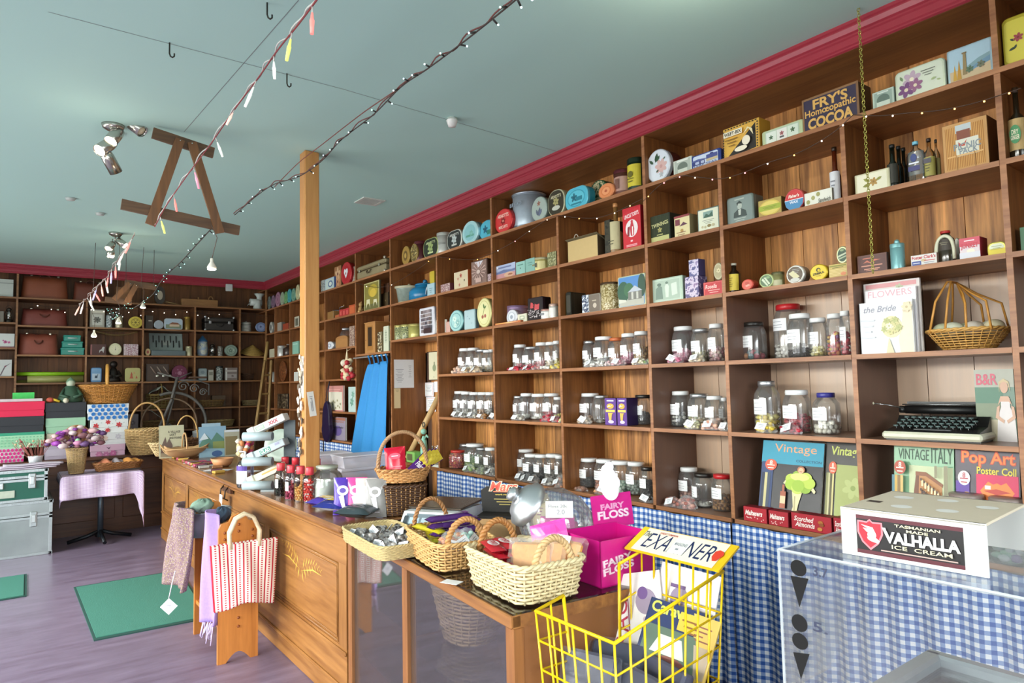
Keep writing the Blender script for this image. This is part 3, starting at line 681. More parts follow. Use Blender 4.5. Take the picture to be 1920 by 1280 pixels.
def suitcase(name,label,cat,loc,rz,w,h,d,col,trim,latch='c9c3b0',style='case',group=None):
    t=thing(name,label,cat,loc,rz,group);m=M(col,.55,var=.18,scale=8,bump=.15);mt_=M(trim,.5);lm=M(latch,.3,.8)
    if style=='case':
        G().box(-w/2,w/2,0,d,0,h*.62,m,bev=.014).build('case_body',t)
        G().box(-w/2-.003,w/2+.003,-.003,d+.003,h*.635,h,m,bev=.016).build('case_lid',t)
        G().box(-w/2-.005,w/2+.005,-.005,d+.005,h*.615,h*.64,mt_,bev=.003).build('edge_trim',t)
        for s_ in(-1,1):G().box(s_*w*.33-.015,s_*w*.33+.015,-.012,0,h*.52,h*.72,lm,bev=.003).build('latch',t)
        G().tube(arc((-.045,-.006,h*.5),(.045,-.006,h*.5),-.035,10,(0,-.02)),.006,mt_,6).build('handle',t)
        g=G()
        for s_ in(-1,1):
            for z in(0.004,h*.96):g.blob((s_*w*.485,.004,z+.01),.018,lm,n=8)
        g.build('corner_guard',t)
    else:
        def P(u,v):
            a=2*pi*u;c,s_=cos(a),sin(a);q=(abs(c)**4+abs(s_)**4)**-.25
            prof=[(0,.97),(.05,1),(.45,.99),(.75,.93),(.92,.7),(1,.3)]
            for(v0,k0),(v1,k1)in zip(prof[:-1],prof[1:]):
                if v<=v1:k=k0+(k1-k0)*(v-v0)/(v1-v0);break
            sag=.006*sin(9*a+v*7)*v
            return (w/2*c*q*(1-.1*v),d/2+d/2*s_*q*k+sag*.3,h*.9*v+sag)
        G().surf(P,40,12,m,closed_u=True).face([P(q/24,0)for q in range(24)],m).build('leather_body',t)
        G().box(-w*.46,w*.46,d/2-.016,d/2+.016,h*.88,h*.93,mt_,bev=.006).build('frame',t)
        G().tube(arc((-w*.12,d*.25,h*.82),(w*.12,d*.25,h*.82),h*-.36 if style=='down' else h*.16,12,(0,-d*.36 if style=='down' else 0)),.008,mt_,6).build('handle',t)
        for s_ in(-1,1):G().box(s_*w*.28-.012,s_*w*.28+.012,d/2-.03,d/2-.015,h*.84,h*.95,lm,bev=.003).build('clasp',t)
    return t
y,w,h=placeR(RZ[6]+.011,666,722,490,.02)
suitcase('suitcase','old tan suitcase with metal catches on the top shelf','suitcase',(.02,y,RZ[6]+.0108),RR,w,h*.92,.26,'8f8362','5d4f38')
put('et',6,639,659,491,.06,('a8242a','b8282f','c7343a'),'round red tin with white heart on it left of suitcase','tin',[('e',0,0,.85,.85,'c02a33'),('e',0,0,.75,.78,'b0202a'),('p',[(0,-.5),(-.42,.1),(-.38,.42),(-.16,.48),(0,.3),(.16,.48),(.38,.42),(.42,.1)],'dfe9ee'),('e',0,-.02,.1,.14,'b0202a')])
put('rt',6,656,665,500,.06,('a9a590',PIC('c6c2b0','8b8a80','ddd9c8',40)),'narrow pale patterned tin wedged beside the suitcase','tin',X=.07)
put('bx',6,627,640,499,.06,('a8774f','6a4630'),'tall brown illustrated carton left of the heart tin','box',[('fl',0,.3,.8,5,'d9b48a','7a3a2a'),('fl',0,-.4,.7,5,'c99568','7a3a2a')],X=.06)
put('bx',6,609,627,521,.06,('a9c3cf','2f4f8f'),'blue and pale boxed tin low beside the tall brown carton','box',[('r',0,0,.85,.8,'c3d4cf'),('e',.2,0,.5,.55,'54729c'),('e',.2,0,.3,.35,'dfe6da')])
put('bx',6,602,609,525,.05,(PIC('c9cfc8','4b5a60','e0e2d8',60),'9aa'+'09a'),'small white printed carton beside the timber post','box')
for(a,b,yt,c1,c2,nm)in((554,562,533,'b9b68c','d3d0a0','pale olive'),(546,554,540,'5f8f7c','7fae96','sage green'),(538,547,541,'3a8f98','4fb0b8','deep teal'),(532,540,546,'5f9f6a','86b97c','leaf green'),(525,533,547,'8fa58c','a9bda0','grey green'),(516,526,547,'8c5a74','b08098','dusty pink'),(508,516,553,'6a5068','8a6f88','mauve'),(501,508,555,'56605c','7c8884','dark grey')):
    put('et',6,a,b,yt,.06,(c1,c2),'%s round tin in the row on the top shelf beyond the timber post'%nm,'tin',[('e',0,0,.75,.75,c1),('e',0,0,.6,.6,c2),('e',0,0,.25,.3,c1)],group='round tins beyond the post')
GB,GG,GC,GBR=M('30180c',.12,var=.1),M('10160f',.1,var=.1),GLASS('dfeaf0',.9,.04,.12),M('4a2410',.15)
put('bo',5,1895,1932,165,0,(M('2a2216',.12),'3a2a1c','c0a26c'),'dark glass flagon with tan label at right frame edge','bottle',[('e',0,0,.8,.6,'3f8a55'),('t','DRY',0,.15,.5,.15,'e9e4c8'),('t','GINGER',0,-.2,.6,.15,'e9e4c8')],band=(.12,.55),neck=.4,neckr=.28)
t,w,h=put('bx',5,1768,1856,225,.14,('c39357','7f5a34'),'wicker print picnic hamper box with white label on second shelf','box',[('r',0,0,.86,.84,STRIPES('wick','a06c38','d0a060',per=.006,mode='line',ax=(0,0),obj=True)),('r',-.05,.72,.35,.16,'b7c4c8'),('r',-.05,.4,.3,.25,'7a3a24'),('r',.1,-.05,.5,.34,'d5d6c6'),('p',[(-.3,.2),(-.1,.05),(.1,.25),(0,.0),(-.25,.02)],'b8402c'),('t','PICNIC',.1,.0,.6,.13,'7c8890'),('t','PACK',.15,-.2,.4,.12,'7c8890'),('r',0,-.35,.8,.03,'d9ab6a'),('r',-.4,-.6,.02,.3,'b07f42'),('r',.4,-.6,.02,.3,'b07f42')],name='hamper_box')
put('bo',5,1757,1771,264,0,(GLASS('cdbb9a',.9,.05,.2),'3a3530','a89f66'),'tiny clear bottle squeezed beside the hamper box','bottle',X=.1)
put('bo',5,1737,1761,261,0,(GLASS('d8c9a6',.9,.05,.15),'3a2a24','a29a52'),'small stubby bottle with olive label beside clear gin bottle','bottle',[('r',0,.6,.8,.25,'4a4552'),('ln',0,.1,.6,3,.3,'5a5430')],X=.06,neck=.3)
put('bo',5,1703,1740,266,0,(GC,'7fc4dc',GLASS('b9c6e0',.5,.2,.35)),'clear flat gin bottle with blue cap and printed label','bottle',[('e',0,.45,.45,.35,'2f3f78'),('r',0,.0,.7,.06,'dfe6f2'),('r',0,-.45,.8,.2,'3a3a70')],neck=.22,neckr=.25,flat=True,band=(.2,.75))
for k,(a,b,yt,X_)in enumerate(((1670,1691,273,.04),(1685,1702,276,.1),(1695,1711,279,.15))):
    put('bo',5,a,b,yt,0,(GG,'1c1a18','2a2a20')if k==0 else(GG,'1c1a18'),('frontmost','middle','rearmost')[k]+' of three dark wine bottles beside the rose card tin','bottle',neck=.42,neckr=.42,X=X_,group='dark wine bottles')
put('rt',5,1601,1669,321,.035,('cfc9a6','e2dfc6'),'cream flat box with brown rose behind the hanging chain','tin',[('fl',.12,0,.28,6,'a8823c','8a6428'),('lf',-.1,.1,.5,2.6,'8a8a3c'),('lf',-.1,-.2,.5,3.3,'7c7c34'),('lf',.3,.1,.4,.4,'8a8a3c')],r=.004)
put('bo',5,1563,1583,277,0,(M('55220f',.15),'2a1a10','d9dbe0'),'brown bottle with white label at end of second shelf','bottle',[('ln',0,.3,.6,2,.3,'7c7f88')],neck=.45,neckr=.4,X=.05,band=(.05,.55))
put('bx',5,1507,1561,357,.06,('dfdfd2','8f8a78'),'long white sandwich biscuit box with three gold seals','box',[('e',-.72,-.3,.14,.3,'9c9a60'),('e',-.35,.15,.14,.3,'a6a46a'),('e',.02,.5,.14,.3,'9c9a60'),('t','Sandwich',.45,-.4,.45,.3,'6a6a60',.3)])
put('et',5,1470,1508,353,.05,('a8242a','c8383c','cf5a58'),'round wax tin, red above and blue below','tin',[('p',[(-1.1,0),(1.1,0),(.95,-.6),(.5,-1),(0,-1.12),(-.5,-1),(-.95,-.6)],'4886b4'),('r',0,0,1.08,.035,'dfe4e8'),('t',"Fisher's",0,.38,.62,.17,'f2e6dc',.2,0,.03),('t','WAX',0,-.25,.5,.14,'dfe8f2',0,0,.03)],name='wax_tin')
put('bx',5,1421,1466,372,.07,('a98f4a','5f4d28'),'ochre carton with yellow oval and green band','box',[('e',0,0,.92,.85,'cdb552'),('e',0,0,.8,.72,'d8c468'),('r',0,.02,.95,.28,'9aa838'),('ln',0,.08,.6,2,.14,'6f7a24')],name='carton')
put('rt',5,1362,1414,366,.09,('57625e','7c8a86','6f7a74'),'grey tin with portrait engraving of a man in coat','tin',[('p',[(-.55,-.6),(-.5,-.2),(-.15,.05),(.15,.05),(.5,-.15),(.6,-.6)],'3c4744'),('e',0,.3,.2,.28,'a9b2a8'),('p',[(-.2,.3),(-.25,.55),(0,.72),(.22,.5),(.15,.45),(-.1,.5)],'333c3a'),('p',[(-.12,.0),(.12,.0),(.08,-.45),(-.1,-.45)],'b4bcb2'),('ln',0,-.72,.5,2,.16,'b4bcb2'),('r',0,.84,.4,.05,'a9b2a8')],r=.016)
put('rt',5,1307,1350,389,.05,('54655c','d9dcc6','6a7f78'),'postcard tin with small green landscape, green edge','tin',[('r',0,.5,.5,.3,'7f9c94'),('p',[(-.5,.2),(-.2,.6),(.1,.4),(.4,.7),(.5,.2)],'3f5f50'),('ln',0,-.05,.6,3,.15,'8a8f80'),('e',-.6,-.65,.12,.12,'b9b08c'),('e',-.3,-.7,.12,.12,'b9b08c'),('e',.1,-.62,.2,.14,'8a7a4a'),('e',.5,-.62,.14,.14,'b9b08c')],r=.004)
put('bx',5,1264,1294,403,.07,('d9cd9c','8a7c58'),'cream and maroon tea caddy box with umbrella print','box',[('r',0,.9,1,.1,'8a3a3c'),('r',-.55,.4,.3,.28,'7a3a44'),('p',[(-.3,.0),(.2,.35),(.75,.1)],'5d3346'),('e',0,-.4,.2,.16,'b08e50'),('ln',-.1,-.55,.6,2,.2,'8a5a4a')])
t,w,h=put('bx',5,1219,1257,402,.1,('1f2a1e','1a2219'),'dark green and gold tea tin with arched lettering','box',[('r',0,.1,.95,.85,STRIPES('twn','1b2318','3a4228',per=.007,mode='line',ax=(0,0),obj=True)),('t','TWININGS',.0,.3,.85,.14,'c6c38a',0,.1),('fl',0,-.1,.22,5,'a9a05c','7a7340'),('r',0,-.72,.9,.16,'b9b878'),('r',0,-.45,.3,.03,'b9b878')],name='tea_tin')
t,w,h=put('bx',5,1168,1203,387,.09,('c9202f','9c1624'),'tall red oats tin with white figures in oval','box',[('t',"UNCLE TOBY'S",0,.62,.8,.1,'f2dfe0',0,.12,.03),('e',0,-.02,.68,.42,'e9dfe0'),('p',[(-.1,-.38),(-.2,.0),(-.05,.28),(.15,.28),(.3,-.05),(.25,-.38)],'c23442'),('e',.05,.3,.13,.07,'c23442'),('p',[(-.5,-.36),(-.42,.05),(-.2,.1),(-.25,-.38)],'8a2430'),('r',.12,-.15,.06,.2,'efe4e4'),('r',0,-.62,.12,.04,'f0c8cc'),('r',0,-.86,.6,.02,'e8a0a8'),('r',0,-.8,.6,.02,'e8a0a8')],name='oats_tin')
put('bo',5,1146,1167,381,0,(M('8f6a3c',.35,var=.3,scale=60),'c98f58','bdb38a'),'tall tapering decorated bottle with cork next to red tin','bottle',[('ln',0,-.4,.7,2,.2,'55523c')],neck=.55,neckr=.28,band=(.08,.62))
put('bx',5,1134,1145,412,.18,(PIC('26241c','3c382a','1b1a15',20),'1f1d17'),'narrow black book like tin left of the tapering bottle','box')
t,w,h=put('bx',5,1064,1122,446,.16,('c9ad76','4a3a28'),'open cardboard paper roll box with brown lid on second shelf','box',name='cardboard_box')
T=Matrix.Translation((0,.0,h))@Matrix.Rotation(radians(-24),4,'X')
G().box(-w/2-.005,w/2+.01,-.02,.12,0,.004,M('6b6048',.7),T).build('lid_flap',t)
G().tube(arc((-w*.45,.04,h-.02),(-w*.25,.04,h-.02),.07),.003,M('c9c0ac',.6),5).build('string_loop',t)
put('bx',5,1026,1043,472,.06,(PIC('a8a478','6f7048','c4c19a',40),'6f6a48'),'upright olive patterned tin at right of its bay','box',X=.06)
put('cn',5,1001,1025,484,0,('c9ba72','cbc19a','d2c68a'),'short cream canister with grey letters on second shelf','canister',[('r',.25,0,.16,.6,'55534c'),('r',-.3,.1,.25,.2,'8a8258')])
put('bx',5,985,1003,484,.08,('86b3a8','5f8a7c'),'larger seafoam green box beside the cream canister','box',[('ln',0,.4,.5,2,.3,'5d8a80')])
put('bx',5,967,985,490,.08,('8fbcb2','6a9a8c'),'smaller seafoam green box beside the sea picture box','box',[('r',0,.5,.6,.08,'5d8a80'),('e',0,0,.1,.1,'3c5a54')])
put('bx',5,930,967,495,.05,('8f9cbc','9c6f7a'),'low box with seaside picture in blue and pink','box',[('r',0,.6,1,.4,'a9b4d0'),('r',-.1,.62,.7,.1,'6a749c'),('p',[(-1,.0),(-.2,.3),(.6,.1),(1,.2),(1,-.1),(-1,-.2)],'66729a'),('r',0,-.6,1,.38,'c08a8c'),('e',.35,-.5,.5,.35,'cfa68a'),('r',-.85,.75,.1,.16,'e3e6ee'),('e',.5,-.5,.25,.12,'9a5f4c')])
put('bx',5,914,921,513,.06,(PIC('8a6a74','c9b4b4','5d4650',60),'5d4650'),'tiny purple patterned tin against the upright','box')
put('rt',5,883,914,487,.05,('4a3426','8a6f66','5b4032'),'dark framed tin with brown sunburst engraving','tin',[('p',[(-.6,1),(0,.45),(.6,1)],'d8d4dc')]+[('p',[(0,.1),(1.0*cos(a),.1+.85*sin(a)),(1.0*cos(a+.14),.1+.85*sin(a+.14))],'c3a49a')for a in[2*pi*k/14 for k in range(14)]]+[('e',0,.05,.25,.18,'d0bab0'),('r',0,-.7,.4,.2,'c3a49a')],r=.003)
put('bx',5,851,878,508,.06,('d3c4a4','b8592c'),'cream box with orange side and small red flowers','box',[('fl',.0,.5,.18,5,'b0584a','8a3a30'),('r',.5,-.1,.06,.12,'5a4a30'),('fl',-.2,-.5,.14,5,'c98a7a','8a5a40'),('fl',-.4,.2,.12,5,'c98a7a','8a5a40')])
put('bx',5,824,844,532,.04,(PIC('d0b8b4','7a4a50','e0d2cc',60),'6a3840'),'small pink and maroon tin low at left of its bay','box')
def pot(label,row,xl,xr,yt,body,lidc,kind):
    y,w,h=placeR(RZ[row]+.0108,xl,xr,yt,.1);t=thing(kind,label,'pot' if kind!='teapot' else 'teapot',(.04,y,RZ[row]+.0108),RR)
    r=w/2;bm=M(body,.25,var=.2,scale=12)
    if kind=='teapot':
        G().lathe([(r*.8,0),(r,.01),(r,h*.45),(r*.85,h*.6),(r*.62,h*.68),(r*.62,h*.78)],bm,22,c=(0,r,0)).build('pot_body',t)
        G().lathe([(r*.66,h*.77),(r*.6,h*.84),(r*.2,h*.9),(0,h*.9)],bm,20,c=(0,r,0)).blob((0,r,h*.95),r*.16,bm,n=10).build('lid',t)
        G().tube([(r*.8,r,h*.55),(r*1.3,r,h*.7),(r*1.75,r,h*.78)],.007,M('9fb4c4',.3),8).build('handle',t)
        G().tube([(r*.8,r*.6,h*.25),(r*1.2,r*.4,h*.42),(r*1.5,r*.3,h*.52)],.009,M('bcd0dc',.3),8).build('spout',t)
    else:
        G().lathe([(r*.72,0),(r*.74,h*.14)],M('c9bfa0',.3),22,c=(0,r,0)).build('base_ring',t)
        G().lathe([(r*.76,h*.14),(r*.88,h*.72),(r*.98,h*.78)],M(body,.3,var=.35,scale=25),22,c=(0,r,0)).build('pot_body',t)
        G().lathe([(r,h*.76),(r,h*.86),(r*.7,h*.9),(0,h*.92)],M(lidc,.3),22,c=(0,r,0)).blob((0,r,h*.96),r*.12,M(lidc,.3),n=8).build('lid',t)
    return t
pot('mottled grey enamel pot with cream lid left of blue teapot',5,737,765,532,'93a096','c0bca0','enamel_pot')
pot('bright blue enamel coffee pot with stick handle on second shelf',5,766,796,525,'2279a8','2279a8','teapot')
put('bx',5,801,815,531,.05,('a9c6d0','7a98a0'),'pale blue card box right of the blue coffee pot','box',[('ln',0,.2,.5,3,.3,'6a8a98')],X=.03)
put('bx',5,806,815,508,.04,('d3bb3a','9c8424'),'small yellow box standing at back above the pale blue box','box',[('fl',0,0,.5,4,'5a4a20','f0e8b0')],X=.2)
put('bx',5,682,712,528,.02,('a39a5c','4c4630'),'tall framed yellowish print of chairs under a tree','picture',[('r',0,0,.96,.96,'d2cc96'),('r',0,0,.9,.92,'8a803c'),('e',.2,.35,.6,.45,'b8a23a'),('e',.2,.2,.4,.3,'d6b848'),('r',0,-.75,.9,.18,'6a683c'),('p',[(-.7,-.85),(-.6,-.2),(-.2,-.2),(-.15,-.85),(-.3,-.5),(-.5,-.5)],'d8d2ac'),('p',[(.25,-.8),(.3,-.3),(.7,-.3),(.75,-.8),(.6,-.5),(.4,-.5)],'dcd6b4')],name='framed_print')
y,w,h=placeR(RZ[5]+.011,668,680,563,.04);t=thing('bear_figurine','small tan seated bear figurine beside the framed print','figurine',(.03,y,RZ[5]+.0108),RR);bm=M('b58f58',.7)
G().blob((0,.03,h*.3),h*.25,bm,n=10,rings=8).blob((0,.025,h*.68),h*.18,bm,n=10,rings=8).blob((-h*.13,.025,h*.86),h*.06,bm).blob((h*.13,.025,h*.86),h*.06,bm).tube([(-h*.2,.03,h*.45),(-h*.3,0,h*.25)],h*.07,bm).tube([(h*.2,.03,h*.45),(h*.3,0,h*.25)],h*.07,bm).tube([(-h*.1,.03,h*.1),(-h*.3,-.02,h*.08)],h*.09,bm).tube([(h*.1,.03,h*.1),(h*.3,-.02,h*.08)],h*.09,bm).build('body',t)
G().blob((-h*.06,.025-h*.17,h*.72),h*.025,M('20160f',.3)).blob((h*.06,.025-h*.17,h*.72),h*.025,M('20160f',.3)).blob((0,.025-h*.19,h*.65),h*.03,M('20160f',.3)).build('face',t)
put('bx',5,714,728,549,.08,('4a3a22','33281a'),'dark olive wooden box right of the framed print','box',[('e',.3,0,.06,.1,'b8a06a')],X=.1)
put('bx',5,719,729,531,.05,('5d3c28','4a2e1c'),'small brown box on top of the dark olive box','box',zb=RZ[5]+.0108+.115,X=.12)
y,w,h=placeR(RZ[5]+.011,612,628,572,.05);t=thing('coffee_grinder','small wooden coffee grinder with crank, left of red boxes','grinder',(.03,y,RZ[5]+.0108),RR)
gm=M('8f6a3a',.5);mm=M('8d9094',.35,.8)
G().box(-w/2,w/2,0,w,0,h*.55,gm,bev=.004).build('wooden_box',t);G().lathe([(w*.4,h*.55),(w*.3,h*.68),(0,h*.75)],mm,14,c=(0,w/2,0)).build('hopper',t)
G().tube([(0,w/2,h*.72),(0,w/2,h*.88),(w*.5,w/2,h*.9)],.004,mm).blob((w*.5,w/2,h*.95),.01,gm).build('crank',t)
put('bx',5,628,636,590,.1,('b5613a','8a4428'),'thin reddish book stack lying beside the coffee grinder','box')
for k,(a,b,yt)in enumerate(((636,642,580),(642,648,579),(648,654,577))):put('bx',5,a,b,yt,.05,('b3302f','7c1f20'),('left','middle','right')[k]+' one of three small red boxes beyond the doorway','box',[('r',0,0,.5,.5,'d0605a')],group='small red boxes')
put('bx',5,654,666,571,.06,('b8502c','8a3a20'),'orange red box next to the three small red boxes','box',[('r',0,0,.7,.7,'c9683c')])
put('bx',5,552,561,593,.02,('c9c4b0','3a3428'),'small white framed picture beside the timber post','picture',[('r',0,0,.6,.65,'6a6a5c')],name='framed_picture')
put('et',5,505,511,603,.03,('b9b8b0','d0cfc6'),'white oval clock face tin next to the corner','tin',[('e',0,0,.6,.6,'6f706a')])
put('bx',5,515,528,605,.05,('a9a49a','6f6a60'),'grey white metal gadget on second shelf near corner','box')
put('bx',5,530,541,606,.05,('a5482f','7a3424'),'rust red small box near the far corner','box')
put('bx',4,1912,1930,425,.08,('3f6a4c','2c4c36'),'green carton just visible at right edge of third shelf','box')
put('rt',4,1849,1887,453,.03,('c3bb5a','d5dbc0'),'small yellow and white rounded tin on third shelf','tin',[('r',0,-.5,1,.5,'dcc732'),('ln',0,.4,.6,2,.3,'9a9f70'),('r',0,-.1,.7,.05,'a9a040')],r=.02)
put('bx',4,1798,1838,445,.08,('d9ccd0','a3283a'),'pink and red junket carton tilted beside yellow tin','box',[('r',0,.62,1,.38,'c84a5c'),('t','JUNKET',0,.2,.85,.3,'c03446',0,0,.03),('ln',0,.72,.5,1,.3,'f0d8dc'),('e',.1,-.25,.4,.2,'e9dfc8'),('r',0,-.65,1,.3,'d3d3dc')],name='junket_carton')
t,w,h=put('bo',4,1760,1795,434,0,(M('2f2a1c',.12),'b02a26',M('33281c',.5)),'dark syrup bottle with red cap and cream handles','bottle',[('ln',0,.3,.6,2,.3,'8a8468')],neck=.2,neckr=.45,flat=True,band=(.4,.75))
G().tube(arc((-w*.5,w*.3,h*.1),(w*.5,w*.3,h*.1),h*.74,18,pw=.55),.0075,M('cfcfb4',.4),8).build('frame_handle',t)
put('et',4,1787,1803,445,.02,('a9a79a','b3ad9c'),'dull round plate standing behind syrup bottle','plate',X=.16)
put('bx',4,1706,1757,476,.05,('dcdad6','8a6f60'),'white custard powder carton with red and blue print','box',[('t',"Foster Clark's",0,.5,.9,.3,'b83a3e',0,0,.03),('r',-.55,-.45,.35,.35,'46569a'),('e',-.0,-.05,.2,.25,'c9b48a'),('r',-.55,-.45,.25,.06,'e3e6ee'),('r',.45,-.15,.4,.06,'b83a3e'),('ln',.4,-.5,.4,2,.3,'8a8fa0')],name='custard_carton')
put('cn',4,1674,1701,458,0,('87bdc0','8fc4c6'),'pale aqua enamel canister with domed lid on third shelf','canister',[],knob=True)
put('bx',4,1606,1664,476,.03,('5b342a','3c2018'),'dark chocolate brown boxed sign with pink script','box',[('r',0,0,.95,.92,'6a4034'),('r',0,0,.9,.86,'55302a'),('ln',-.3,.6,.3,1,.3,'c06a54'),('p',[(-.6,.1),(-.3,.4),(-.1,.15),(.2,.45),(.6,.35),(.2,.25),(-.1,.05),(-.3,.2)],'c06a54'),('ln',0,-.2,.7,2,.35,'c88a74'),('ln',0,-.7,.4,1,.2,'c88a74')],name='chocolate_box')
t1=put('bx',4,1553,1589,494,.08,('c9b068','8f7838'),'yellow striped carton under the green round tin','box',[('r',0,.7,.9,.1,'8a8a3c'),('ln',.0,.45,.6,1,.3,'6f6a30')]+[('r',0,.15-.2*q,.95,.04,'e2cf94')for q in range(5)]+[('e',.6,-.5,.3,.25,'d98a5c')])
put('et',4,1567,1591,461,.02,('3f5a3c','34503a','c9cda0'),'round green tin perched on the yellow striped carton','tin',[('p',[(-.8,-.3),(.8,.1),(.8,.3),(-.8,-.05)],'c3ccb0'),('p',[(-.7,-.6),(.8,-.25),(.8,-.1),(-.7,-.4)],'a9b898'),('e',0,.6,.4,.15,'8aa078')],zb=RZ[4]+.0108+t1[2],X=.06)
put('et',4,1517,1552,495,.035,('c9a91c','d9bd1c','c2a51e'),'round yellow polish tin with black stripy head drawing','tin',[('e',0,.35,.28,.28,'2c2a16'),('e',.05,.3,.16,.18,'d9bd1c'),('r',-.15,.2,.03,.1,'2c2a16'),('t','ZEBRA',0,-.15,.75,.15,'2c2a16',0,.12,.03),('ln',0,-.5,.3,1,.2,'8a7a1c')],name='polish_tin')
put('et',4,1473,1508,497,.06,('8f8c84','5a4a38','d9d8d0'),'round silver rimmed tin with folded paper picture','tin',[('p',[(-.8,.2),(-.2,.5),(.6,-.3),(.0,-.6)],'cfc9a0'),('ln',.2,.6,.5,3,.18,'a9a9a0'),('e',0,-.65,.6,.25,'c6c6be')])
t,w,h=put('cn',4,1452,1474,511,0,('8e8a5c','6a6848','b3b08c'),'lower and upper little round tins stacked before the wood','canister',band=(.1,.45))
put('et',4,1422,1451,513,.035,('6a8050','4f6a48','a6b37c'),'round green tin leaning with diagonal white bars','tin',[('p',[(-.7,.2),(-.45,.45),(.3,-.75),(.1,-.85)],'c4cfb4'),('p',[(-.35,.5),(-.1,.6),(.6,-.5),(.4,-.7)],'c4cfb4'),('e',.3,.5,.3,.2,'83a070')])
put('et',4,1389,1412,523,.05,('a8382c','c95a48','c04a3c'),'small round salmon red tin beside the brown bottle','tin',[('p',[(-.4,-.2),(.3,.1),(.6,-.2),(-.1,-.5)],'e0a090'),('e',.0,.3,.4,.3,'b84838')],X=.02)
put('bo',4,1369,1391,494,0,(M('241a10',.12),'c9c4b4','d0ba42'),'dark medicine bottle with yellow label, bay left of zebra tin','bottle',[('ln',0,.5,.6,5,.25,'7a6a28')],neck=.28,neckr=.36,band=(.08,.62))
put('rt',4,1220,1281,520,.04,('8fa08c','b9cbbb','a3b5a2'),'pale green embossed tin with couple and large letters','tin',[('r',0,0,.94,.9,'a9bcab'),('p',[(-.8,-.8),(-.75,.2),(-.5,.5),(-.3,.3),(-.25,-.8)],'74897c'),('p',[(-.05,-.7),(-.1,.3),(.05,.7),(.2,.3),(.15,-.7)],'d0dccd'),('p',[(.4,-.6),(.35,.5),(.75,.6),(.8,-.5)],'ced9cc'),('e',-.5,.55,.15,.15,'5f7468'),('e',.05,.65,.1,.12,'6b7f70')],r=.004)
t1=put('bx',4,1284,1310,518,.08,(PIC('5f5684','c9bcd0','8a6f98',34),PIC('5f5684','b9acc8','4a426c',34)),'lower larger purple floral box of the stacked pair','box')
put('bx',4,1291,1310,486,.06,(PIC('5a5a8a','c9c0d4','8878a4',34),'4a4470'),'smaller purple floral box on top of the larger one','box',zb=RZ[4]+.0108+t1[2]+.001,X=.045)
t1=put('bx',4,1318,1356,527,.07,('c0343a','8f2228'),'red rectangular tin with white script on third shelf','box',[('r',0,0,.94,.88,'d06a64'),('r',0,0,.88,.8,'bf3238'),('t','Rosella',-.2,.3,.6,.3,'f0c8c0',.3),('ln',.1,-.25,.6,2,.3,'e8b0a8')])
put('et',4,1337,1356,492,.02,('8f7a58','a89c78','b3ab8c'),'round gold dish standing on the red rectangular tin','dish',[('fl',.1,.1,.5,6,'d3c9a0','8a7c4c')],zb=RZ[4]+.0108+t1[2]+.001)
put('rt',4,1158,1212,515,.04,('b9b48c','5f8fc0','c9c9a4'),'tin with photo of house, trees and blue sky','tin',[('r',0,.0,1,1,'4f86c4'),('r',0,-.75,1,.28,'b9b9ac'),('e',-.65,0,.5,.75,'2f5a44'),('e',-.2,.1,.4,.5,'3c6a48'),('e',.85,.3,.3,.8,'2f4f3c'),('p',[(-.3,-.1),(.3,.35),(.9,-.05)],'b9c0c9'),('r',.3,-.35,.55,.28,'7a7a72'),('r',.1,-.35,.08,.25,'c3c3b8'),('r',.5,-.35,.08,.25,'c3c3b8'),('p',[(-1,-.5),(-.4,-.6),(-.4,-.75),(-1,-.8)],'d2d2c4')],r=.012)
put('cn',4,1127,1158,530,0,(PIC('cdbf96','8a7640','e2d8b8',60),'5a4430'),'gold printed tall canister with brown lid on third shelf','canister',lidh=.06)
put('rt',4,1103,1126,550,.05,('5c5248','75685c','8c8478'),'brown octagonal tea tin left of the gold canister','tin',[('r',0,.3,.4,.06,'b9ad98'),('e',.1,-.3,.35,.3,'c6b9a8')],r=.012)
put('bx',4,1091,1104,553,.06,(PIC('dfe4ec','34405c','b9c3d3',40),'c9cfd8'),'narrow white and navy carton on third shelf','box')
put('rt',4,1061,1071,547,.14,('2e2e26','3c3a30','26261f'),'large black rounded tin seen edge on, third shelf','tin',r=.012)
put('rt',4,1055,1061,562,.12,('8f9a3c','a3ad4c','7f8a34'),'yellow green tin edge at left of the black rounded tin','tin',X=.05)
put('cn',4,1035,1048,570,0,('d9d4cc','c9a79a','e3e0da'),'white shaker with pink lid at right of its bay','canister')
put('cn',4,1019,1034,580,0,('dcd6cf','b9857a','e8e6e2'),'short white tub with pink lid before white shaker','canister',[('r',0,.2,.6,.4,'8c8f94')],X=.02)
put('rt',4,989,1018,557,.08,('1a1216','20151a','2a1c22'),'black tin with two red deer and white berries','tin',[('fl',-.4,.35,.25,5,'c3444c','a8343c'),('p',[(-.1,-.1),(0,.5),(.3,.4),(.7,.45),(.6,-.1)],'c84c50'),('p',[(-.7,.1),(-.6,.7),(-.3,.6),(-.2,.1)],'c84c50')]+[('e',random.uniform(-.85,.85),random.uniform(-.85,-.05),.05,.05,'d8cfd0')for k in range(46)],r=.012)
put('bx',4,970,988,588,.05,('d6d2bc','b0a98c'),'small cream box with dark green corner print','box',[('r',0,.1,.5,.4,'8a9a7c'),('r',0,.1,.35,.25,'dcd9c6')])
t1=put('bx',4,927,977,603,.05,('c9733c','8f4a24'),'flat orange and yellow carton lying before purple tins','box',[('r',-.3,.2,.6,.25,'e8c46a'),('r',0,-.6,1,.2,'a8482c'),('ln',.3,.2,.5,2,.5,'f0e0b0')],X=.01)
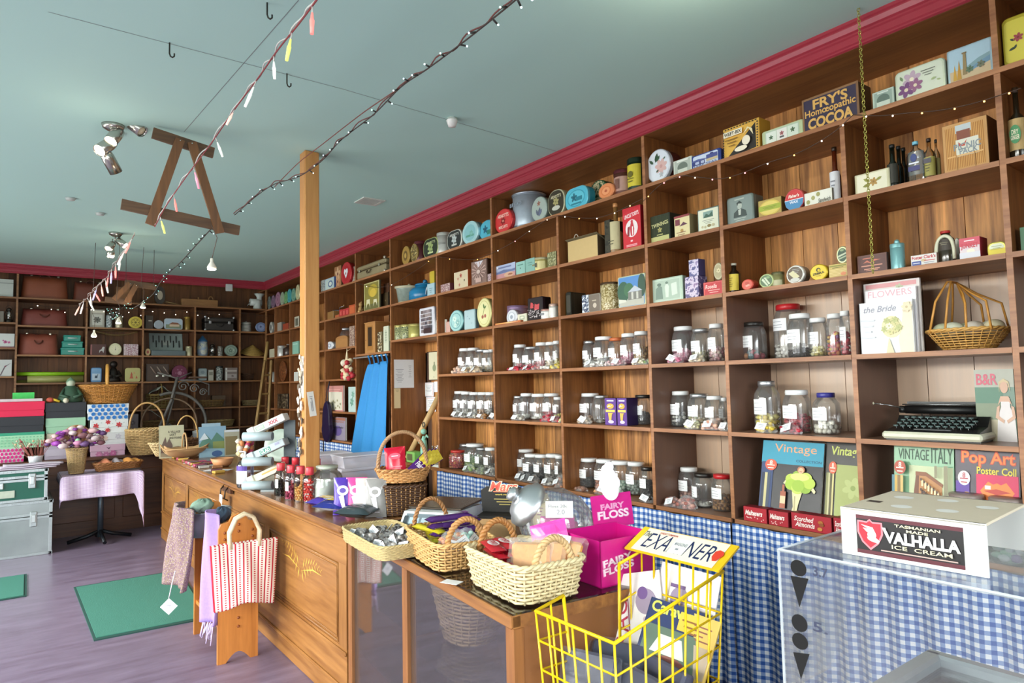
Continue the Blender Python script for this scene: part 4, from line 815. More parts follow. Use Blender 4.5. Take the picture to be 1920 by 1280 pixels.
put('et',4,949,970,580,.05,('b9a9c0','d3d6dc','e3e3ea'),'white disc shaped scented candle box with grey seal','box',[('e',0,0,.75,.75,'a9b0bc'),('e',0,0,.65,.65,'dfe2e8'),('e',0,0,.3,.3,'9aa3b0')],X=.07)
put('cn',4,944,974,574,0,('b89cc0','a98cb4'),'tall round lilac box behind the white disc','box',X=.13,name='round_box')
put('cn',4,938,955,588,0,('b493b8','a583ac'),'short round lilac box left of the white disc','box',X=.1,name='round_box')
put('et',4,894,922,558,.06,('b5ad6a','e0dba0','cfc684'),'tall oval cream tin with two cherries painted','tin',[('e',0,0,.9,.93,'c9bf7c'),('e',0,0,.84,.88,'e2dda6'),('e',-.2,-.3,.17,.14,'a35a4a'),('e',.2,-.25,.17,.14,'b0685a'),('lf',.1,.3,.5,1.9,'5f7a44'),('lf',.1,.3,.4,.7,'6a8450'),('p',[(-.18,-.2),(.1,.35),(.14,.35),(-.14,-.2)],'7a7a44')])
put('rt',4,870,891,580,.04,('6f8a94','b3cbd0','9ab6bc'),'pale blue rounded tin left of the cherry tin','tin',[('e',0,.1,.1,.06,'6a8898'),('e',.4,-.4,.06,.04,'6a8898'),('e',-.4,.4,.06,.04,'6a8898')],r=.012)
put('et',4,842,869,581,.035,('5f9aa0','a3cfcd','7fb3b6'),'round aqua tin with scalloped floral print, third shelf','tin',[('e',0,0,.85,.85,'6da3a8'),('e',0,0,.76,.76,'a6d0ce'),('fl',-.2,.2,.3,6,'d3e6dc','8ab8a8'),('fl',.3,-.2,.3,6,'86b3b0','d3e6dc'),('fl',-.1,-.45,.2,6,'d3e6dc','8ab8a8')])
put('bx',4,836,844,603,.04,('d3a99c','b88478'),'small pink carton half behind the aqua round tin','box',X=.07)
put('bo',4,821,838,595,0,(M('b3543c',.3),'d9d4c4','e3ddce'),'rust red bottle with white oval label at left of bay','bottle',neck=.15,neckr=.6,band=(.1,.85))
t,w,h=put('rt',4,786,815,576,.06,('b9b4c0','dcdce4','d3d3dc'),'large white tin covered with small brown photographs','tin',[],r=.016)
g=G();rn=random.Random(5)
art(g,[('r',-.7+.35*i+rn.uniform(-.04,.04),.78-.3*j,.14+.03*rn.random(),.12,rn.choice(['5f5660','85787c','4c4650','9a8c8c','6a5a58']))for i in range(5)for j in range(6)]+[('r',.3,-.72,.55,.2,'3a2226')],w*.86,h*.9,-.0035,cz=h/2);g.build('collage_print',t,fix=False)
for k,(a,b)in enumerate(((735,745),(744,754),(754,767),(768,784))):
    put('cn',4,a,b,611-k*1.2,0,(PIC('a9ab7c','50583c','d3d4a8',70)if k<3 else 'b3ab60','b9ab68'),('first from left','second from left','third from left','rightmost, yellower')[k]+' of four little spice tins on third shelf','canister',group='four little spice tins',X=.03)
zl=1.955+.0108
t,w,h=put('bx',4,684,704,605,.17,(M('b5814a',.45),M('9c6c3a',.45)),'small wooden cupboard with dark slot door above doorway','cabinet',[('r',.0,.0,.55,.8,'a37038'),('r',.0,.1,.38,.62,'33200f'),('e',-.8,-.1,.08,.03,'6b3a1c')],zb=zl,name='wooden_cabinet')
G().box(-w/2-.008,w/2+.008,-.008,.178,h,h+.008,M('c08c54',.45),bev=.002).build('cornice',t)
put('bx',4,708,716,622,.05,(PIC('d8cfae','4a3a2c','b09a70',30),'8a7c58'),'narrow cream box with brown oval print near cupboard','box',zb=zl)
put('bx',4,719,729,611,.05,('cdd0ba','a9ac94'),'taller pale green box at right of cupboard bay','box',[('ln',0,.5,.4,4,.2,'8f9c84'),('r',0,.2,.06,.5,'7c8a70')],zb=zl)
put('bx',4,674,683,627,.1,('2c2018','1c140f'),'dark book standing left of the small wooden cupboard','book',zb=zl,X=.1)
put('bx',4,720,730,591,.06,('8a5c34','6b4424'),'brown box behind at upper right of the cupboard bay','box',zb=zl,X=.2)
put('et',4,611,625,640,.05,('c9ccd0','dfe4ea','e6e8ec'),'round white jar lying with blue seal towards the room','jar',[('e',0,0,.5,.5,'4a6a98'),('e',0,0,.35,.35,'dfe4ea')],name='round_jar')
t,w,h=put('bx',4,629,652,634,.14,(M('ad7c48',.5),M('96683a',.5)),'small wooden bread box with rounded top','box',name='bread_box')
G().prism([(-w/2,h)]+[(-w/2*cos(pi*k/10),h+.03*sin(pi*k/10))for k in range(1,10)]+[(w/2,h)],0,.14,M('a87644',.5)).build('rounded_top',t)
put('jar',4,631,648,615,0,('b9bcbf',['c9c9c0'],.3),'little glass jar standing behind bread box','jar',X=.17,paper=None)
put('bx',4,655,665,611,.05,(PIC('c9b4a0','6a3a34','e0d2c0',50),'7a4a3c'),'tall pinkish patterned carton right of the bread box','box')
put('bx',4,547,560,640,.08,('8fc4b0','6a9c88'),'mint green box on third shelf beside the timber post','box',[('r',0,.6,.7,.1,'b3dccb')])
put('cn',4,523,529,648,0,('d9dad6','c0c0bc'),'slim white tube on third shelf near the corner','canister')
put('bo',4,534,541,645,0,(M('3a2a24',.3),'8a8a84'),'small dark bottle between white tube and mint box','bottle')
put('bx',4,505,515,654,.06,('cfcbb0','a9a488'),'cream box closest to the far corner on third shelf','box')
put('cn',3,508,513,697,0,('c9ccc6','a9aca6'),'tiny white pot on the fourth shelf near the corner','canister')
put('et',3,523,537,676,.02,('6b3c20',PIC('8a5230','5d341c','a06a40',20)),'carved oval brown wooden plaque beyond the post','plaque')
put('bx',3,551,559,697,.05,('d9dcd6','a9aca6'),'small white carton on fourth shelf beside the post','box')
put('bx',2,520,540,738,.12,(PIC('2c241c','5a4c3c','8a7a60',30),'2c241c'),'dark box of stacked packets near the far corner','box')
# ---------------------------------------------------------------- sweet jars and cellophane bags
ORD=['leftmost','second from left','third from left','fourth from left','fifth from left','sixth from left','seventh from left']
BAY={'fg':'first jar bay','ef':'second jar bay','de':'third jar bay','cd':'fourth jar bay','bc':'bay left of typewriter'}
RNM={3:'upper row',2:'middle row',1:'lowest row'}
W_,SL,BL='eef0f0','b9bcbf','26221f'
LIDN={W_:'white-lidded',SL:'silver-lidded',BL:'black-lidded','c86a3c':'orange-lidded','c3262c':'red-lidded','3c3a8f':'blue-lidded'}
def jars(row,bay,lst):
    n=len(lst)
    for k,q in enumerate(lst):
        xl,xr,yt,lid,cols,lev,what=q[:7];kw=dict(q[7])if len(q)>7 else{}
        lab='%s jar of %s, %s, %s, %s'%(LIDN[lid],what,ORD[k],RNM[row],BAY[bay])
        put('jar',row,xl,xr,yt,0,(lid,cols,lev),lab,'jar',X=kw.pop('X',.13),group='sweet jars',**kw)
def bags(row,bay,lst):
    n=len(lst)
    for k,q in enumerate(lst):
        xl,xr,yt,cols,what=q[:5]
        lab='bag of %s, %s, %s, %s'%(what,ORD[k],RNM[row],BAY[bay])
        put('bag',row,xl,xr,yt,.07,cols,lab,'sweet bag',X=.015,group='bags of sweets',lab=(q[5]if len(q)>5 else True))
pk,rd,gn,yl,bk,cr,br,mt_c=['d98aa6','e6a9bc','c9708f'],['b3263a','c83a4c','96182c'],['8fae6a','b9c48a','6a8a4c'],['e0cf5a','ecdf8a','d3b83c'],['2a2422','3a322e','1c1816'],['e3d3b4','d6c29c','efe6d2'],['9a6a34','7c4e22','b98648'],['c84a5c','e0b85a','8a4a8a','d98a5c']
wh=['e6e3dc','d6d2c9','f2f0ea'];gy=['9a948a','c9c4b8','6f6a62']
jars(3,'cd',[(1261,1297,612,W_,pk,.34,'pink lollies'),(1298,1330,616,SL,['a8a070','c9bf8c','8a8458'],.28,'olive sweets'),(1331,1359,607,W_,['e6b9bc','e8d3c4','d99aa4'],.33,'pale pink sweets')])
bags(3,'cd',[(1246,1272,664,pk,'pink lollies'),(1286,1312,664,cr,'cream sweets')])
jars(3,'de',[(1096,1116,639,SL,gy,.3,'grey sweets'),(1114,1143,631,W_,gy,.3,'pale toffees',dict(X=.11)),(1143,1168,633,'c86a3c',['c9866a','e0b49c'],.35,'orange sweets',dict(X=.15)),(1166,1191,625,W_,pk,.35,'pink musk sticks',dict(X=.12)),(1190,1216,621,W_,['b08a5c','cfae7c'],.5,'golden toffees')])
bags(3,'de',[(1089,1112,675,wh,'white sweets'),(1113,1129,672,wh,'white mints',False),(1129,1144,674,['e0b8bc','e6d9d4'],'pale rose sweets',False),(1143,1163,671,['e0a0ac','eed0d4'],'pink and white sweets'),(1182,1203,671,['ded3a9','efe8cc'],'cream butter mints'),(1203,1219,671,gn,'green and white mints',False)])
jars(3,'ef',[(965,983,646,W_,rd,.2,'red drops'),(981,1005,650,SL,rd,.2,'red rock',dict(X=.1)),(1005,1025,642,W_,['b9525c','d98a8c'],.3,'striped rock'),(1025,1043,641,W_,cr,.28,'cream sweets'),(1042,1054,639,W_,yl,.3,'yellow sweets',dict(X=.16))])
bags(3,'ef',[(948,972,688,rd,'dark red drops'),(975,992,686,rd,'bright red drops'),(992,1008,684,['c03a44','d9a09c'],'red striped sweets',False),(1007,1028,688,wh,'white sweets',False),(1028,1048,682,yl,'yellow pineapple sweets',False)])
jars(3,'fg',[(862,878,653,W_,cr,.2,'cream sweets'),(877,894,652,W_,cr,.22,'tan sweets'),(891,910,655,SL,cr,.2,'beige sweets',dict(X=.1)),(907,923,656,W_,cr,.25,'pale sweets'),(920,929,655,W_,cr,.25,'white sweets',dict(X=.16))])
bags(3,'fg',[(844,861,687,['d9a98a','e6c4ac'],'peach sweets',False),(861,874,687,['cfae86','e0cfa9'],'tan sweets'),(874,896,687,['c9a070','e0c49c'],'caramel sweets')])
jars(2,'cd',[(1259,1291,733,W_,['3a3a38','d6d3cc','8a8884'],.32,'black and white humbugs'),(1291,1327,738,SL,['b8a07c','d3c8b0','9aa070'],.3,'pale mixed sweets',dict(X=.11)),(1324,1356,742,W_,['d9b8a8','e6d3c8'],.25,'pinkish toffees'),(1354,1370,745,W_,['c4b0a0','e2d8cc'],.3,'beige sweets',dict(X=.18))])
bags(2,'cd',[(1278,1304,786,['e3dfa9','f0ecd0'],'lemon white sweets'),(1309,1345,785,['c98a70','e0b49c','b86a50'],'peach orange sweets'),(1345,1367,792,wh,'white coated sweets')])
jars(2,'de',[(1088,1117,737,W_,['8a6a50','b08a68'],.15,'brown sweets'),(1113,1138,741,SL,['c9c4b8'],.04,'a few last sweets',dict(X=.1,paper=None)),(1189,1221,740,BL,bk,.35,'black liquorice')])
bags(2,'de',[(1078,1100,780,['b09a84','d3c4b0'],'light brown sweets')])
for k,(a,b,d_)in enumerate(((1134,1156,.06),(1157,1176,.1))):
    t,w,h=put('bx',2,a,b,746,d_,('5a2f8a','2a1a48'),('left','right')[k]+' purple chocolate carton with yellow band in middle jar row','carton',[('ln',0,.8,.6,1,.3,'e9dff0'),('e',0,.4,.62,.2,'d9a93a'),('r',0,.05,.8,.09,'e3c25a'),('p',[(-.6,.3),(-.2,.5),(.1,.38),(.6,.55),(.2,.45),(-.2,.35)],'f0e6c9'),('p',[(-.4,-.1),(-.2,-.75),(.1,-.8),(.3,-.2),(.5,-.1)],'e0b24a'),('e',.1,-.75,.5,.12,'c9c0dc')],name='chocolate_carton',group='purple chocolate cartons')
jars(2,'ef',[(967,980,742,SL,gy,.12,'grey sweets',dict(X=.1)),(977,996,737,W_,wh,.12,'pale mints'),(995,1020,738,W_,wh,.15,'white mints',dict(X=.12)),(1019,1044,737,W_,rd,.28,'red sweets'),(1041,1056,744,W_,yl,.2,'yellow sweets',dict(X=.16))])
bags(2,'ef',[(953,976,778,gy,'grey aniseed sweets'),(1006,1030,777,rd,'red jellies',False),(1030,1044,780,rd,'red sherbet sweets'),(1043,1056,781,['b9b048','d9cf6a'],'lime yellow sweets',False)])
jars(2,'fg',[(852,869,733,W_,gy,.25,'brown sweets'),(866,881,734,W_,gy,.25,'beige sweets'),(880,898,735,W_,gy,.22,'tan sweets'),(897,914,735,W_,br,.25,'toffees'),(912,928,735,W_,gy,.28,'chocolate drops')])
bags(2,'fg',[(844,857,771,gy,'pale brown sweets'),(858,872,772,gy,'grey striped sweets'),(873,889,772,gy,'fawn sweets'),(890,909,776,br,'toffees'),(915,929,774,gy,'chocolate drops')])
put('jar',1,844,863,844,0,('b8342c',['c23a30','d98a3c','b0282c'],.8),'plastic tub full of red and orange sweets with red lid','jar',X=.03,paper=None)
jars(1,'fg',[(858,882,832,SL,['c9925c','e6e0d6','b5653c'],.62,'striped balls with domed lid',dict(X=.16,paper=None)),(871,895,832,W_,gn,.5,'green apple sweets',dict(X=.07)),(892,911,839,SL,['7a8a6a','5a6650'],.3,'dark green sweets',dict(X=.11)),(910,928,839,W_,gy,.3,'grey sweets',dict(X=.08))])
bags(1,'fg',[(863,884,872,gn,'green sweets'),(885,906,876,['6f7a5c','8f9a7c'],'grey green sweets',False),(906,926,876,gy,'silver grey sweets')])
jars(1,'ef',[(969,993,842,W_,br,.3,'brown liquorice',dict(X=.2)),(982,1006,851,W_,bk,.42,'black liquorice',dict(X=.09)),(1003,1025,852,W_,bk,.4,'dark sweets',dict(X=.11)),(1022,1047,851,W_,gy,.35,'grey liquorice',dict(X=.1)),(1045,1059,853,W_,gy,.3,'pale liquorice',dict(X=.13))])
bags(1,'ef',[(962,977,884,bk,'black sweets'),(973,988,889,bk,'liquorice squares'),(986,1002,891,['5a4636','7a624c'],'brown liquorice'),(1012,1030,896,gy,'grey sweets'),(1035,1053,892,['8a5a44','b0806a'],'reddish brown sweets')])
jars(1,'de',[(1086,1115,859,W_,bk,.25,'dark sweets'),(1115,1146,861,W_,['a35a44','c98a70'],.28,'reddish sweets'),(1144,1176,864,W_,['9ab8a0','cfdcc9'],.3,'pale green sweets',dict(X=.12)),(1175,1206,866,W_,['8a9a90','b9c4b8'],.35,'grey green sweets',dict(X=.14)),(1203,1227,875,BL,bk,.5,'dark sweets',dict(X=.1))])
bags(1,'de',[(1072,1094,915,['7a5648','9a7464'],'dark toffees',False),(1107,1142,905,['b86a3c','d99a6a','9a4a28'],'orange caramel sweets'),(1136,1160,912,['8fb09a','c6d8c8'],'sea green sweets'),(1193,1222,928,bk,'black and white sweets')])
jars(1,'cd',[(1274,1307,876,W_,['9a6458','c99a8c','7a4a40'],.34,'rose brown sweets',dict(X=.17)),(1298,1336,887,BL,['e6e3dc'],.03,'clear nothing, nearly empty',dict(X=.1,paper=(-.45,.3,.62))),(1336,1372,889,'c3262c',br,.36,'golden caramels',dict(X=.09))])
bags(1,'cd',[(1238,1268,932,['8a5048','b07a6c'],'dark rose sweets'),(1262,1298,930,['a86a60','cfa094','84443c'],'rosy wrapped toffees',False)])
jars(3,'bc',[(1389,1432,604,BL,['a33a4c','4a6a70','c98a5c','3a5a4c'],.16,'coloured gobstoppers',dict(sz=.019,balls=True)),(1450,1502,570,'c3262c',['dcd8d0','efece6'],.25,'white sweets, oversized',dict(X=.22,paper=(-.1,.52,.74))),(1477,1522,588,W_,bk,.18,'black beads',dict(X=.08,fine=True)),(1518,1554,596,W_,['d9cf8a','eae3b0','c9b860'],.22,'pale yellow sweets',dict(X=.12)),(1552,1586,588,W_,mt_c,.5,'mixed coloured jellies',dict(X=.13,paper=None)),(1581,1602,583,W_,rd,.45,'red drops',dict(X=.1))])
jars(2,'bc',[(1415,1459,714,SL,yl,.26,'yellow wrapped toffees',dict(sz=.017,X=.09,neckw=.6)),(1468,1517,731,W_,rd,.38,'raspberry drops',dict(X=.09)),(1524,1573,736,'3c3a8f',['f0ede2','e6e2d3'],.24,'white balls',dict(sz=.0125,balls=True,X=.09,neckw=.6))])
bags(2,'bc',[(1410,1447,789,yl,'yellow toffees'),(1454,1496,792,rd,'raspberry drops')])
# ---------------------------------------------------------------- books, basket, typewriter on the right
bx_=put
put('bk',3,1622,1732,526,.012,('d8d0cc',),'rear bridal magazine with pink flowers peeping over the others','magazine',[('r',0,.9,.9,.06,'d99a9c'),('fl',.3,.8,.15,6,'b9bfa0','9aa080')],X=.085,name='magazine')
put('bk',3,1624,1724,540,.012,('e6e3e6',),'white flowers magazine between the two bridal books','magazine',[('t','FLOWERS',0,.86,.85,.1,'dba9b4',0,0,0),('r',0,.6,.8,.02,'d6c9cc')],X=.06,name='magazine')
put('bk',3,1612,1716,564,.014,('e3e6ea',),'square pale bridal book with bouquet cover, front of stack','book',[('t','the Bride',-.2,.72,.62,.12,'9a9aa6',.3),('p',[(.5,-1),(.45,-.5),(.6,.2),(.7,.9),(.98,.9),(.98,-1)],'e6dcc0'),('e',.22,-.0,.38,.42,'dcd4a9')]+[('fl',.22+.28*cos(k*1.7)*(.3+.7*(k%3)/2),.0+.3*sin(k*1.7)*(.3+.7*(k%3)/2),.13,6,('ece6c8','cfc890','b5b87c')[k%3],'a9ac70')for k in range(12)]+[('p',[(.12,-.4),(.3,-1),(.0,-1)],'d3cba9'),('fl',.82,.7,.2,7,'e0d0b0','c9b890'),('ln',-.65,.3,.25,4,.22,'cfd3db')],X=.03)
zb=RZ[3]+.0108;y,w,h=placeR(zb,1745,1893,620,.17)
t=thing('cane_basket','oval open cane basket with tall looped handles on fourth shelf','basket',(.17,y,zb),RR)
cane=M('c98f42',.4,var=.25,scale=30)
basket(t,w*.3,.075,w*.5,.13,h,n=30,rows=8,rw=.0028,m=M('d0a056',.4,var=.25,scale=30),wave=.005,rimr=.005)
g=G();hz=.275
for s_ in(-1,1):
    for q in(-.36,-.16):g.tube([(w*q*1.0,s_*.11,h*.95),(w*q*.8,s_*.09,h+hz*.45),(w*q*.25-.03,s_*.03,hz+h*.2),(-.03,0,hz+.01)],.0045,cane,6)
    for q in(.1,.4):g.tube([(w*q,s_*.1,h*.95),(w*q*.85,s_*.085,h+hz*.4),(w*q*.35-.01,s_*.03,hz*.85),(-.03,0,hz+.01)],.0045,cane,6)
g.build('looped_handle',t)
for k,(a,b,c_)in enumerate(((-.33,.0,'d8dcb9'),(-.14,-.04,'dfe3cc'),(-.06,.05,'d3dabc'),(.1,-.02,'e0d6c9'),(.24,.03,'dfe3cf'),(.35,-.02,'d9cfae'))):
    e_t=G().blob((0,0,.022),.036,M(c_,.5),1.15,1,.8,n=14,rings=8).build('soap_ball',None,(.17+b,y-a*w,zb+h*.86))
    tag(e_t,'pale round soap ball in the cane basket, %s'%(ORD[k]if k<5 else 'rightmost'),'soap','soap balls in the cane basket')
zb=RZ[2]+.0108;y,w,h=placeR(zb,1660,1840,770,.03)
t=thing('typewriter','old portable black typewriter with cream base on fifth shelf','typewriter',(.01,y-.0,zb),RR+.06);t.scale=(1.08,1.0,1.15)
W2=.34;cb=M('cfcfb8',.4);bkm=M('1c1e1e',.3,var=.2);chm=M('a9acaa',.25,.9)
G().box(-W2/2,W2/2,0,.31,.006,.032,cb,bev=.008).box(-W2/2+.01,W2/2-.01,.02,.29,0,.007,bkm).build('base',t)
G().prism([(.01,.03),(.3,.03),(.3,.07),(.17,.085),(.13,.05),(.02,.034)],-W2/2+.012,W2/2-.012,bkm,T=Matrix.Rotation(pi/2,4,'Z')@Matrix.Scale(-1,4,(0,1,0))).build('housing',t)
for rw in range(4):
    for c_ in range(11 if rw<3 else 10):
        x=-.125+.0245*c_+.006*rw;yk=.03+.024*rw;z=.05+.0095*rw
        G().lathe([(.0085,0),(.0095,.003),(.0085,.006),(0,.006)],M('4c5e5c',.3),10,c=(x,yk,z)).tube([(x,yk,z),(x,yk+.012,z-.015)],.0015,chm,4).build('key',t)
G().box(-.06,.07,.014,.026,.037,.046,bkm,bev=.003).build('space_bar',t)
g=G()
for k in range(19):a=radians(200+7.8*k);g.tube([(.0+.075*cos(a),.19+.02*sin(a),.085),(.0+.03*cos(a),.2,.072)],.0012,chm,4)
g.tube([(.078*cos(radians(180+q*9)),.185+.03*sin(radians(180+q*9)),.088-.012*sin(radians(q*9)))for q in range(21)],.003,chm,5);g.build('type_basket',t)
G().tube([(-.15,.225,.105),(.15,.225,.105)],.016,M('141414',.4),14).build('platen',t)
G().tube([(-.155,.205,.125),(.155,.205,.125)],.003,chm,6).box(-.15,.15,.245,.25,.09,.135,bkm).build('paper_rest',t)
for s_ in(-1,1):G().tube([(s_*.15,.225,.105),(s_*.172,.225,.105)],.014,bkm,14).build('platen_knob',t)
G().tube([(-.15,.2,.11),(-.2,.16,.125),(-.245,.14,.13)],.0025,chm,6).blob((-.248,.139,.13),.007,M('d6d0b4',.4)).build('carriage_lever',t)
for s_ in(-1,1):G().lathe([(.035,0),(.035,.008),(.006,.012),(0,.012)],bkm,20,c=(s_*.085,.16,.073)).build('ribbon_spool',t)
y,w,h=placeR(zb,1834,1905,692,.2)
t=thing('magazine','glossy bride magazine with blonde bride in white gown behind typewriter','magazine',(.2,y,zb),RR)
book(t,w*1.05,h,.012,'6a8a78',[('r',0,.75,1,.25,'b9bcae'),('r',-.3,.1,.7,.4,'5f8a74'),('r',-.3,-.2,.7,.25,'86947a'),('r',-.4,-.7,.6,.3,'c9c0a4'),('t','B&R',-.35,.72,.55,.16,'d8687c',0,0,.02),('p',[(.0,-1),(.1,-.35),(.3,-.05),(.3,.2),(.75,.2),(.75,-.05),(.95,-.3),(1,-1)],'eae4e4'),('e',.5,.5,.2,.17,'ddb49a'),('p',[(.25,.35),(.25,.65),(.5,.74),(.75,.65),(.8,.35),(.7,.6),(.5,.66),(.32,.6)],'d9c49a'),('p',[(.15,.0),(.3,.25),(.7,.25),(.85,0),(.7,.1),(.3,.1)],'ddb49a'),('p',[(.1,-.05),(.0,-.35),(.4,-.5),(.45,-.42),(.18,-.3),(.25,.0)],'ddb49a'),('p',[(.95,-.05),(1,-.35),(.6,-.5),(.55,-.42),(.85,-.3),(.8,.0)],'ddb49a')])
def poster(xl,xr,yt,lean,cover,spec,label,X=.05,roll=0,zb=RZ[1]+.0108):
    y,w,h=placeR(zb,xl,xr,yt,X+.03)
    t=thing('poster_book',label,'poster book',(X,y,zb),RR);
    h/=cos(lean)
    book(t,w,h,.012,cover,spec,lean=lean);return t
sq=lambda x,y,c,c2='e9dfd0':[('e',x,y,.2,.14,c),('t','8',x,y+.055,.05,.05,c2),('ln',x,y-.01,.13,2,.07,c2)]
strips=lambda cs,x0,y0,y1:[('r',x0+.1*k,(y0+y1)/2,.045,(y1-y0)/2,c)for k,c in enumerate(cs)]
poster(1425,1541,830,.22,'17141c',[('r',0,.72,1,.28,'2f93ae'),('t','Vintage',.1,.8,.68,.13,'e3a070',0,0,.0),('t','COLLECTION',.55,.54,.4,.03,'17506a'),('r',-.78,-.25,.2,.72,'2a4070')]+strips(['1c2a44','c9c08a','39465c'],-.9,-.95,.2)+sq(-.66,.4,'d8583c')+[('p',[(.1,-.2),(.42,-.2),(.32,-.5),(.26,-.85),(.14,-.92),(.06,-.86),(.16,-.55)],'ddd3a4'),('p',[(.22,-.3),(.24,-.85),(.2,-.85),(.18,-.3)],'b0a478'),('p',[(.1,.2),(-.12,.08),(-.2,-.02),(-.14,-.04),(.0,.02),(.15,.1)],'ddd3a4'),('p',[(.55,.16),(.7,.0),(.84,-.14),(.8,-.2),(.64,-.08),(.5,.08)],'ddd3a4')]+[('e',.33+.3*cos(q*.9),.03+.15*sin(q*.9),.19,.13,('a3c23c','c3d35a','8fb034','b5c94a')[q%4])for q in range(8)]+[('e',.33,.16,.3,.09,'d3dd7c'),('e',.3,-.05,.2,.14,'9aba38'),('e',.36,.33,.12,.085,'b5704c'),('e',.36,.31,.085,.07,'dcb48c'),('r',.36,.29,.04,.006,'a83a34'),('r',-.16,-.42,.09,.2,'a8583c'),('r',-.16,-.16,.035,.1,'a8583c'),('r',-.16,-.42,.085,.09,'e0c49c')],'teal and black vintage poster book with green petal dress dancer')
poster(1546,1625,832,.2,'26221c',[('t','Vintage',.0,.78,.72,.13,'c9d36a',.1),('r',.25,-.25,.7,.75,'a9b36a'),('fl',.4,.0,.5,6,'b9c47c','8fa050'),('fl',.3,-.6,.5,6,'9aa85c','c9cf94')]+strips(['8a8a54','c9c494','5c5434','d3c88a'],-.86,-.95,.3)+sq(-.6,.42,'d9603c'),'black and olive vintage poster book partly behind upright',X=.07)
poster(1681,1795,839,.12,'7fae88',[('r',.25,.0,.72,.62,'c3cca4'),('r',0,-.9,1,.12,'d8b45c'),('t','VINTAGE',-.32,.84,.52,.11,'2f4a3a',0,0,.0),('t','ITALY',.62,.84,.34,.15,'2f4a3a',0,0,.0),('p',[(-.22,.48),(.1,.46),(.62,.24),(.66,-1),(-.3,-1)],'b9824f'),('p',[(-.22,.48),(-.3,.1),(-.34,-1),(-.2,-1),(-.12,.5)],'74462f'),('p',[(-.24,.5),(.1,.5),(.66,.28),(.64,.22),(.1,.42),(-.24,.42)],'8a5436')]+[('r',-.02+.11*i,.28-.2*j-.045*i,.032,.065,('f0dcae','4c3226')[j%2])for i in range(6)for j in range(5)]+[('e',-.02+.11*i,.35-.2*j-.045*i,.032,.03,'4c3226')for i in range(6)for j in range(5)]+[('r',.5,.52,.04,.12,'8a8468'),('r',.82,.25,.06,.4,'8a8468')]+strips(['4c7c8c','c9a04c','8a6a3c','d3b06a'],-.92,-.95,.4)+sq(-.68,.56,'b04a34'),'green Italian vintage poster book with brick palazzo picture')
poster(1797,1920,847,.12,'2b1830',[('t','Pop Art',.05,.84,.85,.16,'d8482c',0,0,.05),('t','Pop Art',.05,.84,.82,.14,'f58a3c',0,0,.01),('t','Poster Coll',.3,.63,.6,.07,'e6cf3c',0,0,.02),('r',.32,.18,.64,.38,'d6285c'),('p',[(-.2,.25),(.05,.43),(.2,.38),(.32,.41),(.44,.38),(.6,.43),(.84,.25),(.62,.05),(.32,-.02),(.0,.05)],'f0873c'),('p',[(-.1,.25),(.3,.3),(.74,.25),(.3,.19)],'c23a2c'),('r',.04,.32,.09,.035,'f0e6dc'),('r',-.75,.0,.22,.4,'5c3a9a'),('r',-.62,-.1,.06,.3,'e0b03c'),('r',.2,-.4,.9,.15,'7f9ad3')]+sq(-.7,.46,'efe3e0','b0344a'),'pop art poster book with big orange lips on pink')
for k,(a,b,yt,c1,lb,bd)in enumerate(((1393,1438,951,'b01c2c','Maltesers','first red malt ball box on bottom shelf, widest of the two'),(1440,1478,958,'a81a2a','Maltesers','second, smaller red malt ball box beside almond box'),(1482,1560,965,'a8182a','Scorched','long red scorched almond box with nuts pictured'),(1562,1600,972,'a0172a','Scorched','red scorched almond box partly behind ice cream sign'))):
    sp=[('t',lb,-.1,.2,.75,.35,'f3e6e0',.3,0,.03)]+([('e',random.uniform(-.8,.8),random.uniform(-.85,-.3),.05,.09,'e8b8b4')for _ in range(9)]if k<2 else[('t','Scorched',-.35,.35,.5,.3,'f3e6e0',.3),('t','Almonds',-.3,-.3,.5,.3,'f3e6e0',.3)]+[('e',.55+.2*cos(q*2.1)*(q%3)/2,.0+.6*sin(q*2.1)*(q%3)/2,.12,.2,('8a4a1c','b06a2c','c98a44')[q%3])for q in range(10)])
    if k>=2:sp=sp[1:]
    put('bx',1,a,b,yt,.06,(c1,'7c1420'),bd,'sweet box',sp,name='chocolate_box',X=-.0)
for k,(a,b,yt,cols)in enumerate(((1778,1852,926,wh),(1852,1934,934,['9ac4b0','7a5aa0','d3dce0']))):
    put('jar',1,a,b,yt,0,('8a7a74',cols,.55),('large glass jar with ribbed dark lid behind ice cream sign','large glass jar of coloured sweets at right edge behind sign')[k],'jar',X=-.02-.0,paper=None,neckw=.85,sz=.022)
# ---------------------------------------------------------------- far wall things
put('Fbx',6,-8,23,523,.2,('c3ccc4','a3aca6'),'white lidded archive box at top left of far shelves','box',[('r',0,.55,1,.04,'8f9a94')])
def farbag(row,xl,xr,yt,col,label,style,zb=None):
    zb=zb if zb is not None else FZ[row]+.0108;x,w,h=placeF(zb,xl,xr,yt,YF+.05)
    return suitcase('leather_bag',label,'bag',(x,YF+.05,zb),RF,w,h,.24,col,'5a2c1c',style=style,group='brown leather bags')
farbag(6,36,127,512,'8a4a2e','wide tan leather bag on the top far shelf, leftmost','up')
farbag(6,136,200,524,'6f3826','smaller brown leather bag on the top far shelf','up')
farbag(5,37,127,575,'7a3a30','reddish brown leather bag with handle, second far shelf','down')
farbag(4,33,111,621,'8f4a38','tall russet leather bag left of the green boxes','down')
put('Fbx',6,215,243,538,.05,(WOOD('6e4a2a','9a6c3e',0,obj=True),M('6e4a2a')),'notched wooden board on the top far shelf','board',X=.1)
g=G();x,w,h=placeF(FZ[6]+.01,288,308,537,YF+.1)
t=thing('grinding_wheel','dark wheel with pale rim on the top far shelf','wheel',(x,YF+.06,FZ[6]+.0108),0)
